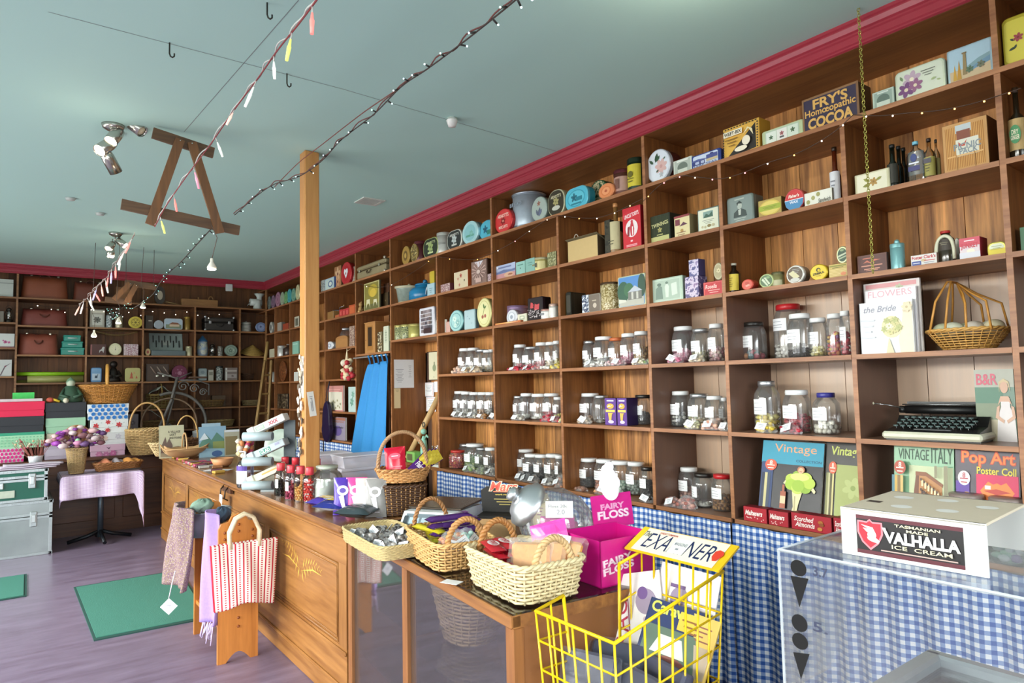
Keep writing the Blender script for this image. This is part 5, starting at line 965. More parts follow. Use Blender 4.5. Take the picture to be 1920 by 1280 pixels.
G().prism(ell(w,h,24),0,.06,M('3c362f',.6)).build('wheel_disc',t);G().prism(ell(w*.5,h*.5,20,h/2),-.004,0,M('a9a08c',.5)).build('hub',t)
x,w,h=placeF(FZ[6]+.01,340,408,561,YF+.05);t=thing('wooden_plane','long old wooden joiner plane on the top far shelf','tool',(x,YF+.05,FZ[6]+.0108),0)
pm=WOOD('7c5630','a97c48',0,obj=True)
G().box(-w/2,w/2,0,.07,0,h,pm,bev=.004).build('plane_body',t);G().tube(arc((w*.25,.035,h),(w*.38,.035,h),.05),.008,pm).build('handle',t);G().box(-w*.05,-w*.02,.02,.05,h,h+.03,pm).build('wedge',t)
for(a,b,q,nm)in((309,340,563,'short wooden stick leaning left of the plane'),(408,466,566,'long thin wooden rod right of the plane')):
    x0=up(a,640,1,YF+.1).x;x1=up(b,640,1,YF+.1).x;z=FZ[6]+.02
    o=G().tube([(x0,YF+.1,z+.04 if b<400 else z),(x1,YF+.12,z)],.008,M('a98a5c',.6)).build('wooden_rod');tag(o,nm,'rod')
x,w,h=placeF(FZ[6]+.01,472,497,550,YF+.04);t=thing('mincer','white enamel hand mincer at right end of top far shelf','mincer',(x,YF+.04,FZ[6]+.0108),0);mm=M('c9d3cc',.3)
G().lathe([(w*.35,0),(w*.28,h*.2),(w*.3,h*.5),(w*.25,h*.6)],mm,16,c=(0,.06,0)).tube([(-w*.55,.06,h*.45),(w*.3,.06,h*.45)],h*.22,mm,14).build('mincer_body',t)
G().lathe([(w*.2,h*.5),(w*.2,h*.8),(w*.4,h),(w*.36,h)],mm,16,c=(w*.15,.06,0),cap=(True,False)).build('hopper',t);G().tube([(-w*.55,.06,h*.45),(-w*.75,.06,h*.2)],.007,M('8d9094',.3,.8)).build('crank',t)
def lantern(row,xl,xr,yt,label,zb=None):
    zb=zb if zb is not None else FZ[row]+.0108;x,w,h=placeF(zb,xl,xr,yt,YF+.08);t=thing('lantern',label,'lantern',(x,YF+.04,zb),0);m=M('35302a',.4,.5);r=w/2
    G().lathe([(r*.8,0),(r*.9,h*.05),(r*.8,h*.18),(r*.5,h*.22)],m,16,c=(0,r,0)).build('fuel_tank',t)
    G().lathe([(r*.45,h*.22),(r*.7,h*.38),(r*.6,h*.6),(r*.4,h*.68)],GLASS('c9d0c4',.9,.05,.2),16,c=(0,r,0),cap=(False,False)).build('glass_chimney',t)
    G().lathe([(r*.6,h*.68),(r*.5,h*.8),(r*.25,h*.86),(0,h*.86)],m,16,c=(0,r,0)).build('cap',t)
    g=G()
    for s_ in(-1,1):g.tube([(s_*r*.85,r,h*.1),(s_*r*.95,r,h*.5),(s_*r*.5,r,h*.78)],.004,m)
    g.tube(arc((-r*.7,r,h*.78),(r*.7,r,h*.78),h*.2),.0025,m);g.build('wire_frame',t)
lantern(5,7,24,572,'dark hurricane lantern on far shelf at left picture edge',zb=LZ[0]+.0108)
put('Fbx',5,-6,6,583,.08,('7a7468','55503f'),'grey brown tin left of the hurricane lantern','tin',zb=LZ[0]+.0108)
put('Fbx',5,167,196,580,.08,('a9a79a','7c7a6c'),'pale box with dark engraved picture on second far shelf','box',[('r',0,.75,.85,.12,'d3d0c0'),('r',0,-.15,.7,.6,'c3c6bc'),('fl',0,-.15,.5,7,'5c5f58','34362f'),('fl',-.3,-.35,.2,5,'6c6f66','44473f')])
put('Fcn',5,197,210,588,0,(PIC('7c8a8c','d3dadc','4c5456',40),'55504a'),'grey and white patterned canister with dark lid, far wall','canister')
put('Fcn',5,215,230,592,0,('c9bfa4','b9af94'),'plain cream canister on second far shelf','canister')
put('Fet',5,240,267,593,.05,('9c8a2c','c9b53c','d3c04a'),'round yellow tin with spoke pattern on second far shelf','tin',[('e',0,0,.75,.75,'8a7a28'),('e',0,0,.65,.65,'c9b848')]+[('e',.5*cos(a),.5*sin(a),.1,.1,'6f6220')for a in[pi*k/3 for k in range(6)]]+[('e',0,0,.2,.2,'6f6220')])
put('Fbx',5,272,287,591,.09,('3a3026','2a221a'),'dark brown upright box right of yellow round tin','box',[('e',.2,.2,.5,.08,'b3aca0')])
put('Fet',5,288,307,600,.04,('7f8a90','9aa4ac','aab4ba'),'plain grey white disc tin on second far shelf','tin')
put('Frt',5,307,343,597,.05,('7c8a94','a9bccb','b9c4cc'),'rounded blue tin with cottage picture on far wall','tin',[('r',0,-.5,.95,.4,'7c8a70'),('p',[(-.6,-.1),(-.2,.35),(.5,.3),(.8,-.1)],'8a5a44'),('r',.1,-.3,.6,.22,'c9b49a')],r=.03)
put('Fcn',5,345,357,594,0,('8f7438','a98a44'),'slim brass canister on second far shelf','canister')
x,w,h=placeF(FZ[5]+.01,384,439,595,YF+.05)
suitcase('instrument_case','black hard case with two silver latches on the far wall','case',(x,YF+.05,FZ[5]+.0108),0,w,h,.2,'2e2a26','1c1a18','c9cfd3')
put('Fcn',5,453,472,604,0,(STRIPES('cansp','c9cac0','6f6f68',per=.02,mode='line',ax=(2,2),obj=True),'b9bab0'),'white canister with grey bands on second far shelf','canister',knob=True)
put('Fet',5,479,500,604,.03,('4a5a84','6a7ca4','8a9ab8'),'blue painted plate with bird near the corner','plate',[('e',0,0,.7,.7,'8a98bc'),('fl',-.1,.1,.25,4,'2f3c5c','2f3c5c')])
put('Fbx',4,-12,28,625,.2,('d6dcd8','b3b9b4'),'white box with pink flowers at left edge, upper one','box',[('fl',.1,-.2,.2,6,'b84a84','8a2a5c'),('fl',.45,-.25,.16,6,'c868a0','8a2a5c'),('fl',-.1,.0,.12,6,'c880a8','8a2a5c'),('r',0,-.92,1,.08,'8a4a5c')],zb=LZ[1]+.0108-.0)
put('Fbx',3,-12,24,674,.2,('cfd4d2','b3b9b4'),'white box with dark branch print at left edge, lower one','box',[('p',[(-.3,-.9),(.2,.2),(.9,.6),(.3,.1),(-.15,-.9)],'6a5c64'),('fl',.3,.2,.12,5,'9a5a6c','5a3a44'),('fl',-.5,.3,.14,5,'a8566c','5a3a44')],zb=LZ[2]+.0108)
zz=FZ[4]+.0108
for k,(a,b,y1)in enumerate(((114,159,651.5),(116,156,639.5),(119,152,628))):
    x,w,h=placeF(zz,a,b,y1,YF+.04);t=thing('storage_box',('lowest and largest','middle','smallest and topmost')[k]+' of three stacked teal green handled boxes','box',(x,YF+.04,zz),0,'stacked teal boxes')
    tm=M('1f8f80',.4);G().box(-w/2*.96,w/2*.96,0,.2-.02*k,0,h*.78,tm,bev=.006).build('box_body',t);G().box(-w/2,w/2,-.005,.205-.02*k,h*.7,h-.001,tm,bev=.006).build('lid',t)
    G().tube([(-.05,-.012,h*.5),(.05,-.012,h*.5)],.006,M('dfe8e6',.3)).build('handle',t);zz+=h+.001
x,w,h=placeF(FZ[4]+.19,176,258,622,YF+.1)
t=thing('hanging_basket','shallow long slatted basket hung under the second far shelf','basket',(x,YF+.12,FZ[5]-.0108-.1),0)
g=G();hm=M('7c6438',.6)
for q in range(4):g.tube([(-w/2+w*k/10,-.05+.03*q,.09-.05*sin(pi*k/10)-.008*abs(q-1.5))for k in range(11)],.004,hm)
for k in range(1,12):x_=-w/2+w*k/12;g.tube([(x_,-.05,.09-.05*sin(pi*k/12)),(x_,-.005,.075-.055*sin(pi*k/12)),(x_,.04,.09-.05*sin(pi*k/12))],.0025,hm,4)
g.build('slats',t);G().tube([(-w/2,-.005,.088),(w/2,-.005,.088)],.004,hm).build('hanging_cord',t)
put('Fbx',4,169,200,645,.05,('4a2622','3a1c18'),'dark red box with little white dog picture','box',[('r',-.9,0,.1,.9,'a0605c'),('p',[(.1,-.6),(.15,-.1),(.4,.1),(.55,.55),(.8,.5),(.75,.1),(.65,-.6),(.5,-.2),(.3,-.2)],'b3b3b0')])
t,w,h=put('Fet',4,204,229,643,.07,('b8b890','d3d3ac','bcbc94'),'pale green oval kitchen scale dial on third far shelf','scale',[('e',0,0,.75,.75,'dddcba'),('p',[(-.04,-.1),(0,.6),(.04,-.1)],'2c2a22'),('e',0,-.1,.08,.08,'2c2a22')]+[('e',.62*cos(a),.62*sin(a),.03,.03,'4c4a3c')for a in[pi*k/6 for k in range(12)]],name='kitchen_scale')
put('Fbx',4,232,260,645,.08,(PIC('cfc3c6','9a6f7c','e3dcdc',60),'b3a4a8'),'white box with small pink flower print, third far shelf','box')
put('Fet',4,272,283,653,.04,('8a7450','c0a878','b09a68'),'small round tin beside the open typewriter case','tin',[('e',0,0,.5,.5,'9a4a3c')])
x,w,h=placeF(FZ[4]+.0108,283,347,623,YF+.08);t=thing('cutlery_case','open grey cutlery case with dark tools in lid, far shelf','case',(x,YF+.02,FZ[4]+.0108),0)
cm=M('8a9a96',.5);G().box(-w/2,w/2,0,.22,0,h*.22,M('5c6a6c',.5),bev=.006).build('case_base',t)
T=Matrix.Translation((0,.2,h*.22))@Matrix.Rotation(radians(-14),4,'X');G().box(-w/2,w/2,-.02,.0,0,h*.8,cm,T,bev=.008).build('case_lid',t)
for k in range(10):
    xx=-w*.4+w*.085*k;z0=.05 if k%2 else .12
    G().box(xx,xx+.014,-.028,-.021,z0,z0+h*.3,M('26292a',.4),T).build('tool',t)
G().box(-.04,.05,-.026,-.021,h*.25,h*.45,M('a3ada6',.6),T).build('paper_card',t)
put('Fcn',4,348,361,649,0,('b9b494','a9a484'),'plain cream cup with brown foot right of cutlery case','cup')
x,w,h=placeF(FZ[4]+.0108,370,390,629,YF+.12);t=thing('ginger_jar','blue and white lidded pottery jar on third far shelf','jar',(x,YF+.06,FZ[4]+.0108),0);r=w/2
G().lathe([(r*.85,0),(r,h*.1),(r*1.03,h*.4),(r*.9,h*.68),(r*.85,h*.72)],PIC('9aaec4','c9cfc0','6f86a8',14),20,c=(0,r,0)).build('jar_body',t)
G().lathe([(r*.95,h*.7),(r*.9,h*.76),(r*.4,h*.9),(r*.1,h),(0,h)],M('3f6f9c',.3,var=.3),20,c=(0,r,0)).build('lid',t)
lantern(4,392,405,641,'small dark lantern right of the blue ginger jar')
put('Fcn',4,408,418,649,0,(PIC('4c4a44','a9a8a0','2e2c28',60),'6f6a60'),'dark small spice tin on third far shelf','canister')
put('Fet',4,421,446,646,.05,('54665c','84988a','6f8478'),'round green embossed tin left of the straw hat','tin',[('e',0,0,.8,.8,'5f7468'),('e',0,0,.7,.7,'8a9f90'),('fl',-.1,0,.4,5,'5c7064','a9b8aa'),('e',.4,.1,.15,.15,'a9b8aa')])
x,w,h=placeF(FZ[4]+.0108,453,497,637,YF+.1);t=thing('conical_hat','woven conical straw hat leaning in the corner bay','hat',(x,YF+.14,FZ[4]+.0108+h*.5),0,rx=radians(72))
g=G();sm_=M('a98a48',.7,var=.3,scale=60)
n=28;R0=w*.5
g.lathe([(R0*(1-k/8),R0*.75*k/8)for k in range(9)],sm_,n,cap=(False,False),smooth=False);g.build('straw_cone',t)
g=G()
for k in range(1,7):g.tube([(R0*(1-k/7)*cos(a),R0*(1-k/7)*sin(a),R0*.75*k/7)for a in[2*pi*q/24 for q in range(24)]],.0018,M('7c6230',.7),4,closed=True)
g.build('rim_bands',t);t.location.z=FZ[4]+.0108+R0*.36;t.rotation_euler=(radians(20),0,0);t.location.y=YF+.17
def roll(xl,xr,y0,y1,col,label,Y=.06,zb=FZ[3]+.0108,dz=0):
    a=up(xl,640,1,YF+Y).x;b=up(xr,640,1,YF+Y).x;r=(up(100,y0,1,YF+Y).z-up(100,y1,1,YF+Y).z)/2
    o=G().tube([(a,0,0),(b,0,0)],r,M(col,.45),18).build('paper_roll',None,(0,YF+Y+r,zb+r+dz));tag(o,label,'paper roll');return r
r_=roll(53,158,702.5,716,'9a9a5c','thick beige wrapping paper roll on fourth far shelf')
roll(29,159,695,702,'8fc41f','bright green wrapping paper roll lying on the beige roll',dz=2*r_,Y=.09)
roll(30,155,703,709,'7a7a38','thin olive paper roll behind the beige roll',Y=.2)
put('Frt',3,171,192,689,.06,('3a6fa0','6f9cc4','4a7cab'),'blue and white tin with deer in snow','tin',[('r',0,-.3,.85,.5,'b9cddc'),('p',[(-.3,-.5),(-.25,-.1),(.2,-.1),(.3,.15),(.4,.1),(.3,-.2),(.25,-.5)],'34485c')],r=.02)
x,w,h=placeF(FZ[3]+.01,200,228,676,YF+.15);t=thing('bust_figurine','dark bronze seated figurine in shadow on fourth far shelf','figurine',(x,YF+.12,FZ[3]+.0108),0);bz=M('2a2420',.4,.3)
G().lathe([(w*.5,0),(w*.48,h*.12),(w*.34,h*.3),(w*.3,h*.5),(w*.15,h*.68)],bz,16,c=(0,.05,0)).build('body',t);G().blob((0,.04,h*.83),h*.16,bz,n=14,rings=8).build('head',t);G().tube([(-w*.3,.03,h*.5),(-w*.45,-.02,h*.3),(-w*.1,-.04,h*.25)],.018,bz).tube([(w*.3,.03,h*.5),(w*.45,-.02,h*.3),(w*.1,-.04,h*.25)],.018,bz).build('arms',t)
put('Frt',3,235,265,689.5,.05,('8f8f4c','b5b070','c0bb7c'),'olive yellow tin with two red fir trees','tin',[('p',[(-.5,-.6),(-.3,-.1),(-.4,-.1),(-.2,.5),(.0,-.1),(-.1,-.1),(.1,-.6)],'b5563c'),('p',[(.4,-.6),(.55,-.1),(.7,-.6)],'b5563c'),('e',.2,.3,.12,.12,'c98a5c')],r=.03)
t,w,h=put('Fbx',3,274,318,682,.04,('3a2a22','2a1c16'),'framed rack of three souvenir spoons on fourth far shelf','rack',[('r',0,0,.9,.9,'4a3a30')],name='spoon_rack')
for k in range(3):
    x0=-.32*w+.28*w*k;G().tube([(x0,-.01,h*.85),(x0+.07,-.012,h*.4)],.008,M('a08c80',.3,.4)).blob((x0+.085,-.014,h*.3),.024,M('dcd8cc',.2,.8),1,.4,.8,n=12,rings=6).build('spoon',t)
put('Fet',3,322,353,684,.06,('4a1c34','6a2444','55203a'),'round burgundy tin with pale flower centre, far shelf','tin',[('fl',0,0,.35,8,'9a6a80','b08a98')]+[('fl',.55*cos(a),.55*sin(a),.14,5,'84506a','b08a98')for a in[pi*k/3 for k in range(6)]])
put('Frt',3,372,389,690,.06,('5c6a70','8a9a9c','6f7c80'),'grey blue rounded tin, leftmost of four dull tins','tin',[('r',0,-.4,.8,.35,'a9b4b4'),('e',0,.4,.5,.3,'6f7f84')],r=.02)
put('Fbx',3,391,401,693,.06,('a9a99c','6f6f64'),'small cream box, second of four dull tins','tin',[('r',0,.3,.7,.3,'7c7c70')])
put('Fcn',3,405,419,686,0,(PIC('4c5456','a9b0ac','2c302f',40),'3a3c3a'),'dark round canister, third of four dull tins','canister')
put('Fbx',3,422,446,689,.08,('7c706a','4c443f'),'wide brown box with pale bands, rightmost dull tin','tin',[('r',-.8,0,.14,.95,'c9ccc6'),('r',0,.5,.9,.12,'b3aca4'),('r',.1,-.3,.75,.3,'a09894'),('fl',.2,-.3,.2,6,'5c504c','b3aca4')])
def sbask(px0,px1,y0,zb,label,ry=.09,hh=.07,m=WK,dy=.12,n=22,rows=5,handle=None,fill=None):
    x,w,h=placeF(zb,px0,px1,y0,YF+dy);t=thing('wicker_basket',label,'basket',(x,YF+dy+.02,zb),0)
    basket(t,w*.42,ry*.85,w*.5,ry,hh,n=n,rows=rows,rw=.0045,m=m,wave=.008)
    if handle:g=G();twist(g,arc((0,-ry,hh)if handle[1]else(-w*.5,0,hh),(0,ry,hh)if handle[1]else(w*.5,0,hh),handle[0],14),.006,m,2);g.build('handle',t)
    return t,x,w
sbask(454,476,703,FZ[3]+.0108,'small shallow basket in the corner bay, fourth far shelf',hh=.09,m=WKD)
t,x,w=sbask(276,328,738,FZ[2]+.0108,'gabled wicker picnic basket lined with grey cloth on far shelf',ry=.14,hh=.19,m=M('8a7440',.6,var=.3,scale=40),handle=(.17,True),rows=8)
G().surf(lambda u,v:((u-.5)*w*.9,(v-.5)*.24,.2+.1*(1-abs(2*u-1))*(1)+.012*sin(14*u+5*v)),14,8,M('8c9188',.9)).build('cloth_lining',t,solid=.004)
sbask(374,421,748,FZ[2]+.0108,'low wicker tray with thin upright handles on far shelf',ry=.1,hh=.09,m=M('8a6c40',.6,var=.3,scale=40),rows=5)
sbask(455,486,752,FZ[2]+.0108,'shallow straw basket in corner bay, fifth far shelf',ry=.1,hh=.07,m=M('94815a',.6,var=.3,scale=40))
put('Fbx',2,398,424,741,.1,('6c5640','4c3c2c'),'small brown carton behind the low wicker tray','box',X=.24)
z1=1.0908
sbask(385,440,783,z1,'wide pale bread basket on the lowest visible far shelf',ry=.13,hh=.09,m=M('a08a58',.6,var=.3,scale=40))
sbask(266,330,786,z1,'long coarse basket behind the cycle ornament',ry=.1,hh=.12,m=M('84683c',.6,var=.3,scale=40))
put('Fbx',2,240,262,776,.15,('8a8088','4c444a'),'grey mauve printed box beside the floral box stack','box',[('fl',0,0,.5,7,'6c606a','a9a0a8')],zb=z1)
o=G().box(-.045,.045,-.03,0,0,.1,M('d3d8d6',.5),bev=.004).build('alarm_sensor',None,(-.535,YF-.03,3.02));tag(o,'small white alarm sensor box mounted on red cornice','sensor')
# ---------------------------------------------------------------- gingham curtains under the shelves
ging=STRIPES('gingham','f2f4f8','5878b4','2a58a8',per=.036,mode='uv',duty=.5,mid='86a0d0')
def uvgrid(o,nu,nv,W,Hh):
    me=o.data;uv=me.uv_layers.new(name='UVMap')
    for lp in me.loops:i=lp.vertex_index%nu;j=lp.vertex_index//nu;uv.data[lp.index].uv=(W*i/(nu-1),Hh*j/(nv-1))
def cloth(name,fn,nu,nv,W,Hh,mat,label=None,cat=None,group=None,parent=None,th=.002,loc=None):
    g=G().surf(fn,nu,nv,mat);o=g.build(name,parent,loc,solid=th,fix=False);uvgrid(o,nu,nv,W,Hh)
    if label:tag(o,label,cat,group)
    return o
seams=[(-1.85,-.35),(-.34,.86),(.87,2.13),(2.14,3.455),(3.46,4.31),(4.315,5.1)]
names=['gingham curtain panel beyond the right picture edge','gingham curtain panel behind the ice cream freezer','gingham curtain panel behind yellow wire basket and acrylic guard','gingham curtain panel behind the pink fairy floss box','gingham curtain panel behind the chocolate bar display','gingham curtain panel nearest the noticeboard nook']
for k,(a,b)in enumerate(seams):
    L_=b-a;ph=k*1.3;zt=RZ[1]-.012
    f=lambda u,v:(-.018-(.006+.010*(1-v))*sin(L_*u*52+ph+1.5*sin(u*9+ph))-.006*sin(u*23+v*3),b-L_*u,.04+(zt-.04)*v)
    cloth('gingham_curtain',f,int(L_*90),24,L_*1.06,zt,ging,names[k],'curtain','gingham curtains')
cloth('gingham_curtain',lambda u,v:(-.0+.30*(1-u),5.13+.006*sin(u*30),.3+.57*v),24,14,.33,.57,ging,'short gingham curtain turned into the noticeboard nook','curtain')
cloth('gingham_curtain',lambda u,v:(-.015-.008*sin(u*60),7.74-.87*u,.04+.945*v),80,20,.92,.945,ging,'gingham curtain left of the blue doorway curtain','curtain')
cloth('gingham_curtain',lambda u,v:(-.015-.008*sin(u*90),10.0-2.24*u,.04+.945*v),150,20,2.3,.945,ging,'gingham curtain under shelves beyond the timber post','curtain')
bl=M('2f88c9',.75,var=.08,scale=60)
t=thing('doorway_curtain','plain blue tab-top curtain drawn aside in the doorway','curtain',(-.03,6.3,1.93))
yr=[6.0,6.03];
def fc(u,v):
    vv=1-v;yl=6.46+.62*vv**.75;yrr=6.02+.03*vv
    return (-.02*(1+.4*vv)*sin(u*19+2.2*vv)-.03*sin(pi*u)*vv,(yl+(yrr-yl)*u)-6.3,-.09-1.6*vv+.03*u)
G().surf(fc,60,24,bl).build('curtain_cloth',t,solid=.003,fix=False)
g=G()
for k in range(5):
    y0=6.44-.1*k-6.3;g.surf(lambda u,v:(-.012+.012*cos(v*2*pi)*1.0,y0-.035*u+.01*v*0,-.09+.095*sin(pi*v)),3,10,bl)
g.build('hanging_tabs',t,solid=.003,fix=False)
o=G().tube([(-.03,6.02,1.925),(-.03,6.84,1.925)],.008,M('d9dde2',.3,.6),10).build('curtain_rod');tag(o,'thin white rod above the doorway holding blue curtain','rod')
# ---------------------------------------------------------------- noticeboard nook
def paper(pts,label,col='e6e8ec',spec=(),x=.36,plane='x',name='paper_notice'):
    xs=[p[0]for p in pts];
    if plane=='x':
        a=up(min(xs),sum(p[1]for p in pts)/2,0,x);b=up(max(xs),sum(p[1]for p in pts)/2,0,x);zt=up(sum(xs)/2,pts[0][1],0,x).z;zb=up(sum(xs)/2,pts[1][1],0,x).z
        t=thing(name,label,'notice',(x,(a.y+b.y)/2,zb),RR);w=a.y-b.y
    else:
        a=up(min(xs),sum(p[1]for p in pts)/2,1,x);b=up(max(xs),sum(p[1]for p in pts)/2,1,x);zt=up(sum(xs)/2,pts[0][1],1,x).z;zb=up(sum(xs)/2,pts[1][1],1,x).z
        t=thing(name,label,'notice',((a.x+b.x)/2,x,zb),0);w=b.x-a.x
    G().box(-w/2,w/2,0,.0015,0,zt-zb,M(col,.7,var=.04)).build('sheet',t)
    if spec:g=G();art(g,spec,w,zt-zb,-.0005);g.build('printing',t,fix=False)
    return t
hy=PY['h']-.013
paper([(739,674),(776,727)],'large white typed list pinned to the nook side board','dfe1e6',[('ln',-.45,.3,.4,9,.11,'9a9da6'),('ln',.6,.55,.15,7,.13,'b3b5bc')],hy,'y')
paper([(739,728),(751,765)],'cream card strip pinned below the large typed list','d9c49a',[('ln',0,.85,.6,3,.1,'9a8a68')],hy,'y')
paper([(795,717),(813,743)],'upper small white notice with red border in the nook','eceaf0',[('r',0,0,.85,.85,'e0a9a9'),('r',0,0,.8,.81,'eef0f2'),('ln',0,.5,.6,5,.2,'a9abb3')],.375)
paper([(799,744),(817,771)],'lower small white notice with red border in the nook','e9e8ee',[('r',0,0,.85,.85,'e0a9a9'),('r',0,0,.8,.81,'eef0f2'),('ln',0,.5,.6,5,.2,'a9abb3')],.372)
paper([(814,715),(823,735)],'white notice slip beside the upper red bordered one','e9edf2',[],.378)
t=paper([(804,659),(823,712)],'narrow framed cream print with small green figure in nook','d8d3b4',[('e',.1,-.15,.35,.25,'8f9a78'),('r',.1,.15,.1,.12,'7a8668'),('r',0,-.8,.1,.02,'8a8668')],.365,name='framed_print')
t['category']='picture'
q=up(813,685,0,.36);hh=up(813,659,0,.36).z-up(813,712,0,.36).z
G().tube([(s1*.125,0,hh/2+s2*hh/2)for s1,s2 in((-1,-1),(1,-1),(1,1),(-1,1))],.006,M('4c2c1a'),4,closed=True,smooth=False).build('frame',t)
NZ=.885+.0108
o=G().box(.0,DEP-.002,PY['g']+.012,PY['h']-.012,NZ-.03,NZ,w_shelf).build('side_bench');tag(o,'low brown wooden bench top inside the noticeboard nook','bench')
o=G().tube([(.1,5.87,NZ+.02),(.3,5.55,NZ+.66)],.028,M('c9a673',.6),16).build('cardboard_tube');tag(o,'long beige cardboard tube leaning in the noticeboard nook','tube')
def onX(px,py,x):return up(px,py,0,x)
q=onX(795,850,.1);t=thing('fairy_statue','pale green statue ornament with curled wire, in nook','statue',(.1,q.y,NZ),RR);sm_=M('8fc4b0',.5,var=.2)
G().lathe([(.05,0),(.05,.02),(.02,.04),(.035,.1),(.03,.2),(.012,.25)],sm_,14).build('body',t);G().blob((0,0,.29),.028,sm_,n=12,rings=8).build('head',t)
G().tube([(.02,0,.22),(.07,-.01,.26),(.1,-.01,.24)],.009,sm_).tube([(-.02,0,.22),(-.06,-.02,.18)],.009,sm_).build('arms',t)
G().tube([(.03*cos(a)*(1-k/40),0,.35+.03*sin(a)*(1-k/40))for k,a in enumerate([pi*q/6 for q in range(26)])],.003,M('3a3c38',.4)).build('wire_curl',t)
o=G().box(-.08,.08,0,.1,0,.1,M('7fb35c',.5),bev=.004).box(-.06,.04,-.001,0,.02,.08,M('5a5a38',.6)).build('seed_box',None,(.02,q.y+.12,NZ));o.rotation_euler[2]=RR;tag(o,'small bright green box on the nook bench','box')
for k,(px,X_,hh)in enumerate(((806,.12,.1),(816,.16,.16),(813,.06,.07))):
    qq=onX(px,850,X_);t=thing('glass_tumbler',('short glass tumbler','tall glass tumbler','tiny glass tumbler')[k]+' on the nook bench','glass',(X_,qq.y,NZ));G().lathe([(.025,0),(.035,hh)],GLASS('e3ece8',.9,.04,.1),16,cap=(True,False)).build('tumbler_glass',t)
o=G().box(-.09,.09,0,.13,0,.022,M('dfe3dc',.5),bev=.004).build('white_tray',None,(-.02+.02,onX(816,868,.02).y,NZ));o.rotation_euler[2]=RR;tag(o,'shallow white tray at the front of the nook','tray')
put('bk',3,612,644,723,.02,('c98a84',),'pink floral book propped left of doorway, fourth shelf','book',[('r',0,-.2,.9,.7,'dcd6c4'),('ln',0,.7,.7,2,.15,'e8b4ac')]+[('fl',((k*37)%17/8.5-1)*.8,-.1-((k*23)%13)/13*.7,.06,5,'8a8a58','b06a58')for k in range(12)],zb=RZ[2]+.0108)
put('bk',3,653,667,725,.02,('b9d0cc',),'pale green leaf patterned book beside the pink one','book',[('fl',0,-.2,.5,6,'6f9c8c','8fb8a8'),('fl',.3,.4,.4,6,'7fa89a','8fb8a8')],zb=RZ[2]+.0108)
put('bk',2,616,648,782,.02,('9a90a4',),'grey lilac colouring book on low shelf left of doorway','book',[('r',0,.85,1,.12,'a8705c'),('t','Colouring',0,.6,.85,.12,'a86a3c'),('e',.1,-.2,.5,.45,'6a5a94'),('t','Graphic',.1,.1,.7,.12,'3c3a44',.3)],zb=1.0115)
put('bk',2,612,624,778,.03,('c9b05c',),'mustard book behind the lilac colouring book','book',zb=1.0115,X=.12)
t=thing('carnival_decoration','red and cream frilly hanging decoration left of blue curtain','decoration',(-.06,onX(652,690,-.06).y,1.83),RR);g=G();rm,crm=M('b8303a',.6),M('d9c8a4',.6)
for k in range(26):a=k*2.4;g.blob((.07*cos(a)*(.4+.6*(k%5)/4),.03*sin(a*1.7),-.12+.2*((k*7)%26)/26),.03,(rm,crm)[k%2],n=8,rings=5,jit=.35)
g.build('frills',t);G().lathe([(.022,.06),(.01,.15),(0,.22)],crm,12,c=(-.02,0,0)).build('pointed_cap',t);G().blob((-.05,-.02,.05),.04,M('dcd0bc',.6),n=12,rings=8).build('face',t)
G().tube([(0,.06,.22),(-.01,0,.18)],.002,crm,4).build('hanging_string',t)
# ---------------------------------------------------------------- timber post
pw=WOOD('b5763a','d9a05e',2,.4,4)
t=thing('timber_post','tall square golden timber post standing up through the counter to ceiling','post',(-1.425,4.335,0))
G().box(-.05,.05,-.05,.05,0,CEIL-.001,pw,bev=.006).build('post_shaft',t)
g=G();G().box(-.052,-.05,-.03,.03,1.55,1.82,M('e6e2da',.6),bev=.0005).build('pinned_card',t)
T=Matrix.Translation((.005,-.0515,1.43))@Matrix.Rotation(radians(-8),4,'Y')
g=G().box(-.022,.022,-.001,.001,0,.16,M('d9d6cf',.6),T);art(g,[('ln',0,.6,.5,2,.15,'8a8a90'),('r',.2,-.1,.08,.5,'6a6a75'),('r',-.2,-.2,.08,.4,'6a6a75')],.044,.16,-.0015,T);g.build('paper_tag',t,fix=False)
g=G()
for k in range(30):g.blob((-.058-.01*random.random(),random.uniform(-.035,.035),1.18+.022*k),random.uniform(.008,.02),M(random.choice(['d9d3c6','e6e2da','6a5c4c','c9b9a0']),.6),.5,1,1.6,n=5,rings=3,jit=.5)
g.build('hanging_paper_garland',t)
# ---------------------------------------------------------------- counter
cw=WOOD('74481f','ad7a42',1,.4,4,bw=.1);cwv=WOOD('764a22','b07e44',2,.4,4);ctop=WOOD('6a4429','a8764a',1,.22,5)
CX,CY0,CY1,CH=-1.635,3.245,8.35,.92
t=thing('shop_counter','long honey brown panelled timber shop counter with dark polished top','counter',(CX,5.8,0))
def cb(g,name):return under(g,name,t)
def hinge():pass
def underT(g,name,par):o=g.build(name);o.parent=par;o.location=Vector(o.location)-par.location;return o
underT(G().box(CX-.045,CX+.72,CY0-.02,CY1+.02,CH-.035,CH,ctop,bev=.012).box(CX-.028,CX+.70,CY0-.005,CY1+.005,CH-.06,CH-.035,cw,bev=.008),'counter_top',t)
underT(G().box(CX+.012,CX+.66,CY0+.012,CY1-.01,.0,CH-.06,cw),'carcass',t)
g=G().box(CX,CX+.012,CY0,CY1,CH-.2,CH-.06,cw).box(CX,CX+.012,CY0,CY1,.24,.31,cw).box(CX-.004,CX+.01,CY0,CY1,.0,.1,cw,bev=.006).box(CX-.0,CX+.012,CY0,CY1,.1,.24,cw)
g.box(CX-.012,CX+.005,CY0,CY1,.275,.295,cw,bev=.006).box(CX-.012,CX+.004,CY0,CY1,.1,.12,cw,bev=.006);underT(g,'rails',t)
ys=[CY0+.05+(CY1-CY0-.1)*k/4 for k in range(5)]
